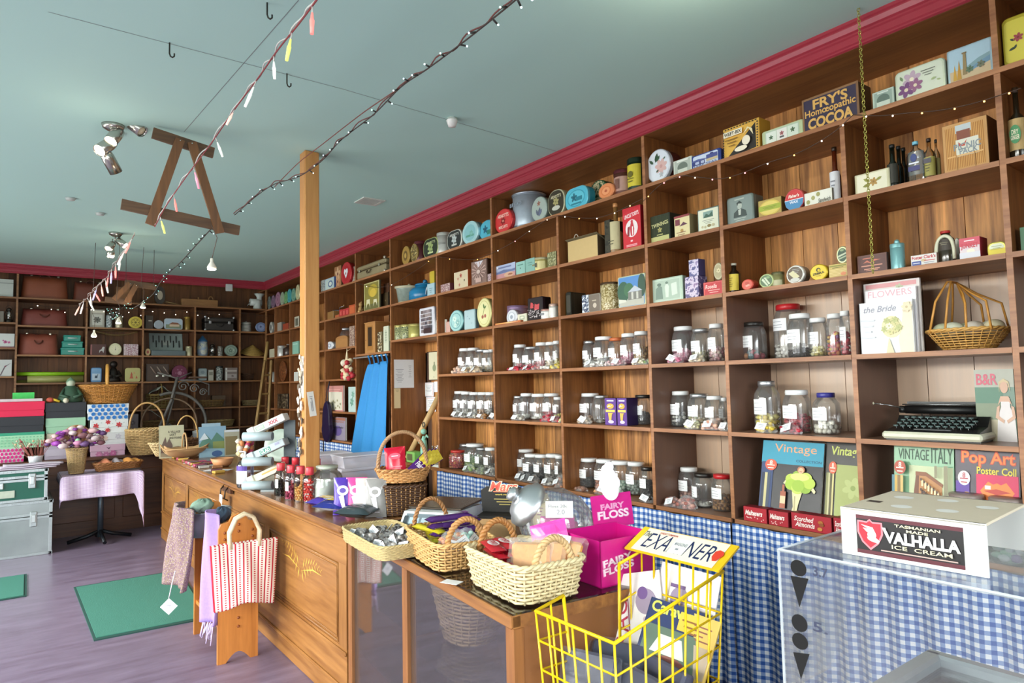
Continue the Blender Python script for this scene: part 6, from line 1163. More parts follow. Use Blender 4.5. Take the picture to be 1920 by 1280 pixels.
for k in range(5):underT(G().box(CX-.001,CX+.012,ys[k]-.05,ys[k]+.05,.31,CH-.2,cwv),'stile',t)
for k in range(4):
    a,b=ys[k]+.05,ys[k+1]-.05;g=G().box(CX+.004,CX+.012,a,b,.31,CH-.2,cw)
    for i,(o1,rr_)in enumerate(((.012,.007),(.03,.004))):
        g.tube([(CX+.003,a+o1,.31+o1),(CX+.003,b-o1,.31+o1),(CX+.003,b-o1,CH-.2-o1),(CX+.003,a+o1,CH-.2-o1)],rr_,cw,6,closed=True)
    p=underT(g,'panel',t);rn=random.Random(k);g=G();gold=M('e6b94e',.4)
    cy,cz=(a+b)/2,.56
    TT=Matrix.Translation((CX+.0035,cy,cz))@Matrix.Rotation(-pi/2,4,'Z')
    for s_ in(-1,1):
        for q in range(16):
            u=.02+.02*q;bx,bz=s_*u,.0+.09*sin(u*6)-.08*s_*u;an=(1.2 if q%2 else-1.2)*(1-.03*q);an=an if s_>0 else pi-an
            l=.075*(1-q/22);g.face([(bx+l*a_*cos(an)-l*b_*sin(an),-.0004-.00001*q,bz+l*a_*sin(an)+l*b_*cos(an))for a_,b_ in((0,0),(.4,.07),(1,0),(.4,-.07))],gold,TT)
        g.face([(s_*.0,-.0006,.0),(s_*.2,-.0006,.06-.016),(s_*.34,-.0006,.035),(s_*.2,-.0006,.052-.016)],gold,TT)
    o=g.build('floral_inlay',p,fix=False)
    o.location=(t.location*-1);o.location=-(p.location+t.location)if False else Vector((0,0,0))
g=G().tube([(CX-.02,5.55,.88),(CX-.05,5.55,.85),(CX-.055,5.55,.79),(CX-.03,5.55,.775)],.006,M('3c2c20',.4,.6)).tube([(CX-.02,5.42,.88),(CX-.05,5.42,.85),(CX-.055,5.42,.79),(CX-.03,5.42,.775)],.006,M('3c2c20',.4,.6)).box(CX-.03,CX-.01,5.35,5.6,.83,.87,M('54341e'))
underT(g,'bag_hook',t)
# ---------------------------------------------------------------- glass display case (slightly turned)
P0,P1=Vector((-1.637,3.225,0)),Vector((-1.775,1.664,0));dv=(P1-P0);LC=dv.length;ang=math.atan2(dv.y,dv.x)
t=thing('display_case','glass-fronted wooden display case at the near end of the counter','display case',P0,ang)
DC=.56;H_=.92;ew=WOOD('6f4527','a26c3e',2,.4,5,obj=True);eh=WOOD('6f4527','a9733f',0,.4,5,obj=True)
for x,y in((0,0),(LC*.445,0),(LC-.045,0),(0,DC-.045),(LC-.045,DC-.045)):G().box(x,x+.045,y,y+.045,0,H_-.045,ew,bev=.005).build('case_post',t)
G().box(-.005,LC+.005,-.01,.03,H_-.045,H_-.006,eh,bev=.004).box(-.005,LC+.005,DC-.03,DC,H_-.045,H_-.006,eh).box(LC-.03,LC+.005,.0,DC,H_-.045,H_-.006,eh).box(0,.03,0,DC,H_-.045,H_-.006,eh).build('top_frame',t)
G().box(.0,LC+.004,0,DC,H_-.0058,H_,GLASS('c9c2b6',.8,.03,.1)).build('glass_top',t)
G().box(0,LC,.0,DC,0,.1,eh,bev=.004).build('plinth',t)
G().box(LC-.012,LC-.002,.02,DC-.02,.1,H_-.045,M('8a5a34',.45,var=.2,scale=6)).build('end_panel',t)
G().box(.0,.012,.02,DC-.02,.1,H_-.045,M('6a4428',.5)).build('side_panel',t)
G().box(.02,LC-.02,DC-.015,DC-.005,.1,H_-.045,M('7c5544',.6,var=.15,scale=5)).build('rear_panel',t)
pg=GLASS('f6f5f9',.6,.02,.05,.015)
G().box(.045,LC*.445,.018,.022,.1,H_-.045,pg).build('front_pane',t);G().box(LC*.445+.045,LC-.045,.018,.022,.1,H_-.045,pg).build('front_pane',t)
G().box(.02,LC*.445,.05,DC-.02,.58,.588,GLASS('eaf3ef',.8,.03,.1)).build('glass_shelf',t);G().box(LC*.445,LC-.02,.05,DC-.02,.52,.528,GLASS('eaf3ef',.8,.03,.1)).build('glass_shelf',t)
G().box(.02,LC-.02,.05,DC-.02,.3,.306,GLASS('eaf3ef',.8,.03,.1)).build('glass_shelf',t)
MW=t.matrix_basis.copy();MW=Matrix.Translation(P0)@Matrix.Rotation(ang,4,'Z')
def inC(x,y,z):return MW@Vector((x,y,z))
tb=thing('wicker_basket','wicker basket seen through glass inside the display case','basket',inC(.72,.3,.588 if False else .53),ang)
basket(tb,.12,.1,.2,.14,.22,n=26,rows=14,rw=.005,m=M('a9906a',.6,var=.25,scale=40),wave=.006)
for k,(x,y,z,c,lb)in enumerate(((1.15,.2,.307,'cfd6e6','pale booklet with red seal lying inside the display case'),(.85,.22,.101,'8fa4b0','blue grey booklet on the floor of the display case'),(1.4,.35,.307,'8f86b8','violet folded cloth pack inside the display case'))):
    tt=thing('booklet',lb,'booklet',inC(x,y,z),ang+.5);g=G().box(-.1,.1,-.07,.07,0,.008,M(c,.5),bev=.001);g.build('cover',tt)
    if k==0:G().add([(.05+.02*cos(a),.03+.014*sin(a),.0086)for a in[2*pi*q/14 for q in range(14)]],[tuple(range(14))],M('b0303c')).build('red_seal',tt)
# ---------------------------------------------------------------- baskets and goods on the case
def rb(corners,z0,z1,label,name,rows,n,m,grow=1.12,rw=.0045,handles=None,cat='basket',seag=False):
    """rectangular basket from its base centre/size: (cx,cy,lx,ly,rot)"""
    cx,cy,lx,ly,rot=corners;t=thing(name,label,cat,(cx,cy,z0),rot)
    basket(t,lx/2/grow,ly/2/grow,lx/2,ly/2,z1-z0,n=n,rows=rows,rw=rw,pw=7,m=m,wave=.008 if not seag else .003)
    return t
Zc=.9205
st=M('b9a676',.7,var=.3,scale=80)
t=rb((-1.68,2.70,.26,.52,ang+pi/2),Zc,Zc+.055,'flat seagrass tray of little bags beside the counter end','seagrass_tray',10,60,st,1.03,.0032,seag=True)
tr_=Matrix.Translation((-1.68,2.70,Zc))@Matrix.Rotation(ang+pi/2,4,'Z')
k=0
for i in range(3):
    for j in range(4):
        p=tr_@Vector((-.085+.085*i+random.uniform(-.008,.008),-.185+.12*j+random.uniform(-.01,.01),.012))
        tt=thing('sweet_bag','bag of grey sweets in seagrass tray, row %s, %s'%(('nearest customer','in middle','nearest scale')[i],('closest to camera','second from camera','third from camera','farthest from camera')[j]),'sweet bag',p,random.uniform(-2.2,-1),'bags in the seagrass tray')
        sweetbag(tt,.105,.04,.075,['6a6460','b3aeaa','3c3836'],tilt=.8,labc='eef0f6')
B2=(-1.585,2.34,.25,.42,ang+pi/2-.1)
t=rb(B2,Zc,Zc+.1,'pale willow basket of yellow and purple chocolate bars','willow_basket',9,44,M('cfa56a',.55,var=.3,scale=40),1.1,.0042)
g=G();twist(g,arc((-.08,.2,.09),(.07,.2,.09),.12,14,(0,.0)),.006,M('9a6c40',.5),2,10);g.build('loop_handle',t)
g=G();twist(g,arc((-.08,-.2,.09),(.07,-.2,.09),.1,14,(0,.0)),.0075,M('b5834e',.5),2,10);g.build('loop_handle',t)
tr_=Matrix.Translation((B2[0],B2[1],Zc))@Matrix.Rotation(B2[4],4,'Z')
def bar(name,label,p,rz,L_,W2_,H2,col,spec,grp,tilt=0):
    tt=thing(name,label,'chocolate bar',p,rz,grp,rx=tilt);m=M(col,.25,var=.15,scale=60)
    G().surf(lambda u,v:((u-.5)*L_,W2_/2*cos(2*pi*v)*(1 if .06<u<.94 else 1.08),H2/2+H2/2*sin(2*pi*v)*(1 if .06<u<.94 else .12)),12,11,m).face([(-L_/2+.001,-W2_/2,H2/2),(-L_/2+.001,W2_/2,H2/2),(-L_/2+.001,W2_/2,H2/2+.0005)],m).build('wrapper',tt)
    TT=Matrix.Translation((0,-W2_/2-.0,H2+.0012))@Matrix.Rotation(-pi/2,4,'X');g=G();art(g,spec,L_,W2_,0,TT@Matrix.Identity(4));g.build('wrapper_print',tt,fix=False)
    return tt
for k in range(4):bar('chocolate_bar','yellow honeycomb bar in willow basket, %s'%('nearest the rim','second from rim','third from rim','lying across the top')[k],tr_@Vector((-.06+.045*(k%3),.02+.04*(k//3),.075+.025*(k//3))),B2[4]+pi/2+.15*k-.2,.2,.04,.024,'b5a81e',[('ln',0,.2,.5,2,.5,'7a6a10'),('r',-.7,0,.1,.9,'8a7c1c')],'yellow chocolate bars',)
for k in range(7):bar('chocolate_bar','purple chocolate bar in willow basket stack, %s'%('bottom left','bottom right','second layer left','second layer right','third layer left','third layer right','topmost')[k],tr_@Vector((.02+.045*(k%2),.0+.008*k,.065+.025*(k//2))),B2[4]+.1*(k%3)+.1,.2,.042,.025,'4a2568',[('ln',0,.2,.6,2,.6,'d9cfe0'),('r',.75,0,.12,.9,'7a4a8a')],'purple chocolate bars')
for k in range(3):
    tt=thing('fudge_bag','clear bag of fudge with white label, %s in willow basket'%('left','middle','mint green')[k],'sweet bag',tr_@Vector((-.04+.055*k,-.155+.02*k,.05)),B2[4]+.4*k);sweetbag(tt,.11,.08,.08,(['d99a6a','c9825a'],['d9a87c','b5703c'],['9ad6c9','bfe6dc'])[k],tilt=.4)
B3=(-1.60,1.835,.27,.38,ang+pi/2)
t=rb(B3,Zc,Zc+.12,'large whitish willow basket of red bars at case corner','willow_basket',10,40,M('d6c79c',.55,var=.3,scale=40),1.14,.005)
for s_,c_ in((1,'a8743e'),(-1,'c9a878')):
    g=G();twist(g,arc((-.07,s_*.175,.09),(.08,s_*.175,.09),.11,14,(0,0)),.0075,M(c_,.5),2,10);g.build('loop_handle',t)
tr_=Matrix.Translation((B3[0],B3[1],Zc))@Matrix.Rotation(B3[4],4,'Z')
for k in range(8):bar('chocolate_bar','red wrapped wafer bar in large willow basket, %s'%('bottom, nearest rim','bottom, second','bottom, third','middle, nearest rim','middle, second','middle, third','top, left','top, right')[k],tr_@Vector((-.07+.05*(k%3),.04+.006*k,.085+.021*(k//3))),B3[4]+pi/2-.25+.1*(k%3),.16,.055,.02,'b3202e',[('e',0,0,.5,.7,'f0e6e6'),('t','KitKat',0,0,.42,.4,'b3202e',.3,0,.03)],'red wafer bars')
for k in range(3):
    tt=thing('honeycomb_bag',('front upright bag of golden honeycomb','rear bag of golden honeycomb','bag of honeycomb slab with white paper label')[k]+' in the willow basket','sweet bag',tr_@Vector((-.02+.05*k,-.07-.01*k,.05)),B3[4]+pi-.3*k+2.4,rx=-.5)
    hm=M('d99a50',.4,var=.25,scale=90);G().box(-.065,.065,-.015,.015,0,.12,hm,bev=.01).build('honeycomb',tt)
    rn=random.Random(k);G().surf(lambda u,v:((u-.5)*.15+rn.uniform(-.004,.004),.024*cos(2*pi*v)+rn.uniform(-.003,.003),-.003+.14*(.5+.5*sin(2*pi*v))),8,13,FILM('f6f2ea',.16,.08),smooth=False).build('cellophane',tt)
    if k==2:G().box(-.03,.03,-.028,-.026,.07,.13,M('eceef2',.6)).build('label',tt)
o=G().box(-.035,.035,-.022,.022,0,.001,M('e6e8ea',.6)).build('price_ticket',None,(-1.745,2.06,Zc));o.rotation_euler[2]=ang+.5;tag(o,'small white paper ticket on the glass top between baskets','ticket')
t=thing('glass_jar','large round glass jar tipped over with aluminium lid','jar',(-1.31,2.0,Zc+.15),radians(252),rx=radians(54))
G().lathe([(.02,-.13),(.07,-.125),(.12,-.09),(.138,-.02),(.13,.05),(.1,.1),(.082,.12),(.08,.14)],GLASS('f6fafa',.7,.05,.12,.1),32,cap=(True,False)).build('glass_bowl',t)
al=M('c3c8cc',.38,.85,var=.05)
G().lathe([(.088,.128),(.09,.15),(.078,.156),(.066,.175),(.035,.19),(.018,.193),(.018,.2),(.028,.208),(.026,.224),(.012,.232),(0,.232)],al,32,cap=(False,False)).build('aluminium_lid',t)
g=G()
for k in range(30):a=k*2.39;g.blob((.08*cos(a)*(k%5)/4,.08*sin(a)*(k%5)/4-.03,-.08+.1*((k*7)%30)/30),.02,M(random.choice(['e6e6ea','c9a9c4','9a6a8a','d9d3dc','8a8a94']),.3),n=7,jit=.3)
g.build('wrapped_sweets',t)
TT=Matrix.Translation((-1.385,1.89,1.12))@Matrix.Rotation(radians(-42),4,'Z');g=G().box(-.05,.05,-.001,.001,0,.06,M('e9e9e0',.6),TT);art(g,[('t','Floss 20c',-.1,.4,.7,.2,'8a8f94'),('t','2.0',.1,-.3,.3,.3,'9a9ea4')],.1,.06,-.0015,TT)
o=g.build('price_card',fix=False);tag(o,'handwritten cream price card taped on the tipped glass jar','price card')
t=thing('display_box','black chocolate bar display box with glowing orange-red lettering','display box',(-1.16,2.6,Zc),radians(-50))
mk=M('120e0c',.7);G().box(-.1,.1,0,.12,0,.075,mk,bev=.002).box(-.09,.09,-.001,.0,.005,.07,mk).build('box_tray',t)
TT=Matrix.Translation((0,.1,.07))@Matrix.Rotation(radians(-12),4,'X')
G().prism([(-.1,0),(.1,0),(.11,.1),(.085,.125),(-.085,.125),(-.115,.105)],0,.004,mk,TT).build('header_card',t)
g=G();art(g,[('t','Mars',0,.72,.74,.36,'f2d2b0',.25,0,.07),('t','Mars',0,.72,.7,.32,'e2442c',.25,0,.015),('r',.1,.36,.6,.035,'e8683c'),('t','work rest play',.1,.15,.5,.07,'c9b03c'),('ln',.1,-.15,.55,3,.18,'a8943c'),('e',.8,.0,.13,.15,'c9d3d6')],.2,.14,-.0006,TT,cz=.075);g.build('lettering',t,fix=False)
t=thing('cone_card','cream cone-shaped card standing behind the tipped jar','card',(-1.15,2.3,Zc),radians(-43));G().prism([(-.03,0),(.03,0),(.045,.17),(.04,.21),(0,.235),(-.04,.21),(-.045,.17)],0,.003,M('e3cfa9',.6)).build('card',t);g=G();art(g,[('e',0,.7,.6,.14,'c98aa9'),('ln',0,.3,.5,3,.12,'a0688a')],.07,.23,-.0005);g.build('print',t,fix=False)
t=thing('shop_scale','white electronic shop scale with grey weighing plate','scale',(-1.37,2.82,Zc),ang+pi/2+.0)
ws_=M('dfe4e6',.35);t.rotation_euler[2]=radians(-56)
G().prism([(-.13,0),(.28,0),(.28,.085),(-.02,.1),(-.06,.1),(-.13,.02)],-.13,.13,ws_,T=Matrix.Rotation(pi/2,4,'Z')@Matrix.Scale(-1,4,(0,1,0)),bev=0).build('scale_body',t)
G().box(-.14,.14,.0,.3,.101,.112,M('54483e',.25,.6),bev=.004).build('weighing_plate',t)
TT=Matrix.Translation((0,-.13,.022))@Matrix.Rotation(radians(-41.5),4,'X');g=G();art(g,[('r',0,0,.88,.85,'6f7c84'),('r',-.5,.1,.2,.35,'a9bcc6'),('r',0,.1,.2,.35,'a9bcc6'),('r',.5,.1,.25,.35,'c3ccd2'),('r',0,-.62,.9,.12,'dfe4e6'),('r',-.85,.1,.08,.5,'3c444a')],.25,.1,-.001,TT);g.build('display_panel',t,fix=False)
t=thing('fairy_floss_box','bright magenta fairy floss box with raised header card','display box',(-1.33,1.66,Zc),radians(-17))
mg=M('cc1482',.35,var=.08);G().box(0,.004,0,.2,0,.155,mg).box(.246,.25,0,.2,0,.155,mg).box(0,.25,0,.004,0,.155,mg).box(0,.25,.196,.2,0,.16,mg).box(0,.25,0,.2,0,.004,mg).build('box_tray',t)
t.rotation_euler[2]=radians(-4);t.location=(-1.404,1.662,Zc)
g=G();art(g,[('t','FAIRY',-.2,.1,.9,.17,'e6a9cc',0,.12,.05),('t','FLOSS',-.15,-.25,.95,.17,'e6a9cc',0,.12,.05),('t','FAIRY',-.2,.1,.85,.15,'f6e3ef',0,.12,.02),('t','FLOSS',-.15,-.25,.9,.15,'f6e3ef',0,.12,.02)],.15,.155,-.0008,Matrix.Translation((.09,0,0)));g.build('lettering',t,fix=False)
TT=Matrix.Translation((.255,.215,.135))@Matrix.Rotation(radians(-8),4,'X')
G().box(-.1,.1,0,.004,0,.125,M('d9288f',.35),TT).build('header_card',t);g=G();art(g,[('t','FAIRY',0,.45,.6,.2,'f0a9d2',0,0,.05),('t','FLOSS',0,-.1,.8,.3,'f0a9d2',0,0,.05),('t','FLOSS',0,-.1,.76,.26,'f9e8f3',0,0,.02)],.2,.11,-.0008,TT);g.build('header_lettering',t,fix=False)
g=G();cl=M('f7f1f8',.6,var=.02)
for x,z,r in((0,.14,.04),(-.02,.165,.03),(.02,.165,.03),(0,.19,.034),(-.008,.212,.026),(.006,.228,.02)):g.prism([(x+r*cos(2*pi*q/20),z+r*sin(2*pi*q/20))for q in range(20)],-.004-.0003*len(g.v)/60,.003,cl,TT)
g.build('cloud_cutout',t)
for k in range(3):
    p=Vector((-1.44+.05*k,1.84+.06*k,Zc+.03));tt=thing('floss_packet','shiny pink fairy floss packet, %s'%('leaning by the willow basket','upright in the middle','tilted against the magenta box')[k],'sweet bag',p,radians(-50+25*k),'fairy floss packets',rx=radians(-12),ry=radians((-15,5,30)[k]));rn=random.Random(k)
    G().surf(lambda u,v:((u-.5)*.13+rn.uniform(-.003,.003),.022*cos(2*pi*v)*sin(pi*min(.95,max(.05,u)))-.0,.17*(.5+.5*sin(2*pi*v))),8,13,M('d94aa4',.2,var=.3,scale=30),smooth=False).build('packet',tt)
    g=G();art(g,[('t','FAIRY',0,.1,.6,.14,'f4dcec',0,0,.02),('t','FLOSS',0,-.2,.6,.14,'f4dcec',0,0,.02)],.12,.15,-.024);g.build('packet_print',tt,fix=False)
t=thing('open_carton','open low brown carton behind the chocolate bar basket','carton',(-1.32,2.52,Zc),radians(-50));cbm=M('c29a6a',.7)
G().box(-.17,.17,0,.004,0,.07,cbm).box(-.17,.17,.12,.124,0,.07,cbm).box(-.17,-.166,0,.124,0,.07,cbm).box(.166,.17,0,.124,0,.07,cbm).box(-.17,.17,0,.124,0,.004,cbm).build('carton',t)
# ---------------------------------------------------------------- things on the long counter
def at(px,py,z):q=up(px,py,2,z);return q.x,q.y
CT=CH+.0005
t=thing('wicker_basket','tall dark brown square wicker basket at end of counter','basket',(-1.27,3.33,CT),radians(-20))
basket(t,.1,.09,.115,.1,.155,n=30,rows=15,rw=.0052,pw=5,m=WKD,m2=M('b98a50',.5),wave=.004)
t=thing('wicker_basket','light wicker basket with tall hoop handle on the dark basket','basket',(-1.27,3.33,CT+.17),radians(-20))
basket(t,.11,.09,.145,.12,.07,n=34,rows=7,rw=.005,m=M('c9935a',.5,var=.3,scale=40),wave=.009,rim=3)
g=G();twist(g,arc((-.135,0,.07),(.13,0,.07),.2,20,(0,0),.8),.007,M('a9825c',.5),3,14);g.build('hoop_handle',t)
def pack(label,loc,rz,rx,ry,w,h,th,col,spec=(),grp=None,name='sweet_packet',col2=None):
    tt=thing(name,label,'packet',loc,rz,grp,rx,ry);rn=random.Random(int(abs(loc[0]*1e4)))
    m=M(col,.22,var=.25,scale=25)
    def f(u,v):
        k=min(1,6*min(v*1.0,1-v))*(1-abs(2*u-1)**4)
        return ((u-.5)*w,0,v*h)
    vs=[];nu,nv=10,10
    def F(sg):return lambda u,v:((u-.5)*w*(1-.06*sin(pi*v)),sg*th/2*max(0,(1-abs(2*u-1)**3))*max(0,(1-abs(2*v-1)**4))+sg*.0006+rn.uniform(-1,1)*.0012,v*h)
    g=G().surf(F(-1),nu,nv,m).surf(F(1),nu,nv,m if not col2 else M(col2,.25));g.build('wrapper',tt,fix=True)
    if spec:g=G();art(g,spec,w*.9,h*.9,-th/2-.002,cz=h/2);g.build('wrapper_print',tt,fix=False)
    return tt
zq=CT+.22
pack('bright red sweet packet standing in the hooped basket',(-1.305,3.34,zq-.03),radians(-30),radians(-10),radians(-4),.115,.17,.05,'d01f3c',[('e',0,.45,.6,.22,'e0506a'),('r',0,.45,.35,.03,'f3d9dc'),('ln',.1,-.3,.6,3,.14,'e89aa4')])
for k in range(4):pack('purple and yellow chocolate flake packet in hooped basket, %s'%('frontmost','second','third','rearmost')[k],(-1.255+.018*k,3.29+.01*k,zq-.02+.01*k),radians(-32),radians(-30),radians(46+5*k),.075,.18,.03,'4a1c6c' if k%2==0 else '5a2470',[('r',0,.6,.95,.4,'c9b02c'),('t','Flake',0,-.1,.7,.2,'f0e6f3',.2),('p',[(-.8,.2),(-.2,.9),(.1,.8),(-.5,.1)],'e0cc4c'),('p',[(.0,.2),(.5,.9),(.8,.8),(.3,.1)],'e0cc4c')],'chocolate flake packets')
pack('black and silver liquorice bag lying on counter near tray',(-1.58,3.33,CT+.035),radians(-60),radians(-84),0,.22,.13,.06,'2f3a3e',[('ln',0,.2,.5,2,.3,'8a949a')])
pack('dark blue chocolate packet lying at counter edge, front',(-1.62,3.56,CT+.04),radians(-62),radians(-80),0,.2,.14,.055,'1c2470',[('r',.2,0,.5,.4,'c9b04c'),('ln',-.4,.3,.4,2,.4,'d9dce9')],col2='c9ccd6')
pack('violet chocolate packet lying behind the dark blue one',(-1.6,3.75,CT+.035),radians(-70),radians(-82),0,.2,.12,.05,'3c2a8a',[('r',.2,0,.5,.4,'d9b86a'),('ln',-.4,.3,.4,2,.4,'e3e0f0')])
for k,(px,py,c,lb,nm)in enumerate(((640,968,'4a2f96','purple chocolate lolly bag with white print, leftmost of four','purple'),(664,968,'d0488c','pink lolly bag, second of four upright bags','pink'),(682,970,'c9bcb8','silvery clear lolly bag, third of four upright bags','silver'),(701,972,'8c8a88','grey twist lolly bag, rightmost of four upright bags','grey'))):
    x,y=at(px,py,CT);pack(lb,(x+.02,y+.02,CT+.002),radians(-38),radians(-6),0,.115,.2,.045,c,[('e',0,.35,.6,.3,'eceaf2'),('e',0,.35,.35,.15,c),('p',[(-.4,.0),(.0,-.7),(.3,-.6),(.1,.1)],'e9e3ee'),('ln',0,-.8,.5,1,.1,'e0d9e6')],'upright lolly bags')
cols4=[bk,['b0345c','d86a8c','8a2444'],['d9a050','c98438','e6bc74'],['d9483c','eee6dc','c9302c']]
nm4=['black liquorice','raspberry sweets','orange toffee pieces','red and white candy canes']
for k,(px,py)in enumerate(((512,934),(531,940),(549,943),(566,946))):
    x,y=at(px,py,CT);t=thing('candy_bottle','red-capped bottle of %s, %s in front row'%(nm4[k],ORD[k]),'jar',(x+.025,y+.02,CT),RR+.3,'red capped bottles front row')
    hb=.215
    G().surf(lambda u,v:((lambda a,r_:(r_*cos(a)*(abs(cos(a))**5+abs(sin(a))**5)**-.2,.035+r_*sin(a)*(abs(cos(a))**5+abs(sin(a))**5)**-.2,hb*.8*v))(2*pi*u,.034*(1 if v<.82 else 1-.9*(v-.82)/.18*.5))),24,12,GLASS('f3eef0',.85,.04,.05),closed_u=True).build('clear_bottle',t)
    G().lathe([(.024,hb*.78),(.0255,hb*.8),(.0255,hb-.004),(.023,hb),(0,hb)],M('d23a46',.35),18,c=(0,.035,0),cap=(True,False)).build('red_cap',t)
    g=G();heap(g,.034,hb*(.45,.35,.42,.6)[k],cols4[k],.035,.009);g.build('sweets',t)
    if k in(0,1):G().box(-.008,.022,-.0015,0,.06,.115,LABEL).build('label',t)
for k in range(4):
    x,y=at(516+20*k,921+2*k,CT);t=thing('candy_bottle','red-capped clear bottle in the back row on counter, %s'%ORD[k],'jar',(x+.09,y+.07,CT),RR+.3,'red capped bottles back row')
    G().lathe([(.033,0),(.034,.01),(.034,.15),(.024,.175)],GLASS('f3eef0',.85,.04,.05),18,cap=(True,False)).build('clear_bottle',t)
    G().lathe([(.0255,.172),(.0255,.215),(.023,.219),(0,.219)],M('d23a46',.35),18,cap=(True,False)).build('red_cap',t)
    g=G();heap(g,.034,.07,[pk,rd,gy,cr][k],0,.01);g.build('sweets',t)
x,y=at(592,944,CT);t=thing('glass_jar','big square-shouldered glass jar of white sherbet beside the post','jar',(x+.09,y+.05,CT),RR)
G().lathe([(.06,0),(.088,.006),(.094,.02),(.094,.14),(.085,.165),(.062,.185),(.062,.205)],GLASS('eef5f0',.9,.04,.08),30,cap=(True,False)).build('glass',t)
G().lathe([(.085,.006),(.088,.02),(.087,.11),(.07,.125),(0,.135)],M('f4f6f0',.7,var=.08,scale=25,bump=.6),26,cap=(True,False)).build('sherbet',t)
G().lathe([(.066,.196),(.066,.214),(0,.216)],M('b9c0b0',.35,.3),26,cap=(True,False)).build('lid',t)
def tub(px0,px1,y0,y1,zb,label,inner,yy=4.45):
    a=up(px0,(y0+y1)/2,1,yy);b=up(px1,(y0+y1)/2,1,yy);w=b.x-a.x;h=up(px0,y0,1,yy).z-zb
    t=thing('plastic_tub',label,'tub',((a.x+b.x)/2,yy,zb),0);pm=FILM('f0ecf4',.58,.25)
    G().prism([(-w*.46,0),(w*.46,0),(w*.5,h*.88),(-w*.5,h*.88)],0,.2,pm,bev=0).build('tub_body',t)
    G().box(-w*.52,w*.52,-.008,.208,h*.86,h,FILM('efeaf4',.7,.3),bev=.006).build('tub_lid',t)
    g=G();ms=[M(c,.4,var=.15)for c in inner]
    for k in range(40):g.blob((random.uniform(-.4,.4)*w,random.uniform(.02,.17),.012+random.random()*h*.5),.018,random.choice(ms),1.4,1,.7,n=6,jit=.3)
    g.build('sweets',t);return t,h
zt0=CT
t1,h1=tub(597,655,884,914,zt0,'plastic tub of pale sweets, lower left of the tub pile',['e0b4c0','e9dcc9'],4.6)
t2,h2=tub(597,660,852,884,zt0+h1+.0015,'frosted plastic tub with red lolly, upper left of the pile',['dcd9e3','c2405c','e6dfe6'],4.6)
t3,h3=tub(640,712,880,914,zt0,'frosted plastic tub of pink and crimson sweets, lower right',['b8447c','c9648c','d99ab0'],4.22)
t4,h4=tub(643,728,856,880,zt0+h3+.0015,'frosted plastic tub of blue packets, upper right of pile',['54609c','6a74ac','b9b4cc'],4.22)
o=G().box(-.06,.06,0,.1,0,.05,M('c9a474',.7)).build('cardboard_box',None,(-1.25,4.1,CT));tag(o,'little open brown cardboard box beside the big sherbet jar','box')
RY=4.66;wm,gm2=M('e6e9e6',.4,var=.04),M('a3b3b8',.35,var=.05)
t=thing('wrap_dispenser_rack','tall grey rack holding film and foil wrap dispensers on the counter','rack',(-1.5,RY+.12,CT),radians(-38))
G().box(.05,.13,.0,.012,0,.47,M('4c5458',.4,.5)).box(-.05,-.02,-.03,.03,0,.02,M('4c5458')).build('rack_frame',t)
G().box(-.05,.2,-.16,.06,0,.012,M('8a9498',.4)).build('rack_base',t)
def disp(z,spec,col,label,wid=.2):
    tt=thing('wrap_dispenser',label,'dispenser',(-1.5,RY+.12,CT+z),radians(-38),rx=0)
    T=Matrix.Translation((-.03,-.005,0))@Matrix.Rotation(radians(-24),4,'Y')
    G().box(-.12,wid-.06,-.1,0,.0,.05,M(col,.4),T,bev=.004).box(-.13,-.08,-.11,0,-.005,.055,M(col,.4),T,bev=.006).build('dispenser_box',tt)
    G().tube([(-.18,-.13,-.05),(.02,-.13,-.05)],.03,gm2,20).tube([(.02,-.13,-.05),(.022,-.13,-.05)],.024,M('6f7c82',.5),16).build('wrap_roll',tt)
    g=G();art(g,spec,wid+.02,.05,-.1008,T@Matrix.Translation((.01,0,0)),cz=.025);g.build('box_print',tt,fix=False)
disp(.42,[('r',-.45,0,.28,.6,'8fb39a'),('r',-.45,0,.24,.45,'b3ccb4'),('t','XXX',.45,0,.32,.5,'a83a4c',0,0,.05)],'e9ebe8','white film wrap dispenser on the top tier of the rack')
disp(.25,[('r',-.1,-.1,.35,.6,'2f8a74'),('t','GLAD',-.1,-.1,.3,.5,'e3f0ea',0,0,.03),('r',.75,.3,.15,.3,'9a9cb8')],'b3bfc4','silver foil wrap dispenser with green badge, middle tier')
disp(.09,[('r',.2,.2,.5,.2,'d9a85c')],'d3d0bc','grey film wrap dispenser on the lowest tier of rack')
for k in range(3):
    o=G().lathe([(.035,0),(.035,.3-.04*k)],M(('5c6468','3c4248','7a8488')[k],.3,.5),16).build('metal_canister',None,(-1.36+.03*k,RY+.26+.09*k,CT));tag(o,'dark metal cylinder standing behind the wrap rack, %s'%('left','centre','right')[k],'canister')
x,y=at(446,916,CT);t=thing('pump_bottle','clear pump bottle with purple label on counter','bottle',(x+.06,y+.04,CT),RR+.3)
G().lathe([(.05,0),(.056,.01),(.056,.16),(.04,.185),(.015,.195)],GLASS('c9bfe6',.8,.1,.2),20,cap=(True,False)).build('bottle_body',t)
G().lathe([(.015,.195),(.015,.22),(.006,.225),(.006,.25)],M('f0f0f4',.3),12).tube([(0,0,.25),(-.04,-.02,.25)],.006,M('f0f0f4',.3)).build('pump_head',t)
g=G()
for z0,z1,c in((.03,.12,'e6e6ee'),(.12,.155,'5a3f9c')):
    for q in range(8):
        a0,a1=[-pi/2+(u/8-.5)*2.4 for u in(q,q+1)];g.face([(.057*cos(a0),.057*sin(a0),z0),(.057*cos(a1),.057*sin(a1),z0),(.057*cos(a1),.057*sin(a1),z1),(.057*cos(a0),.057*sin(a0),z1)],M(c,.5))
g.build('label',t,fix=False)
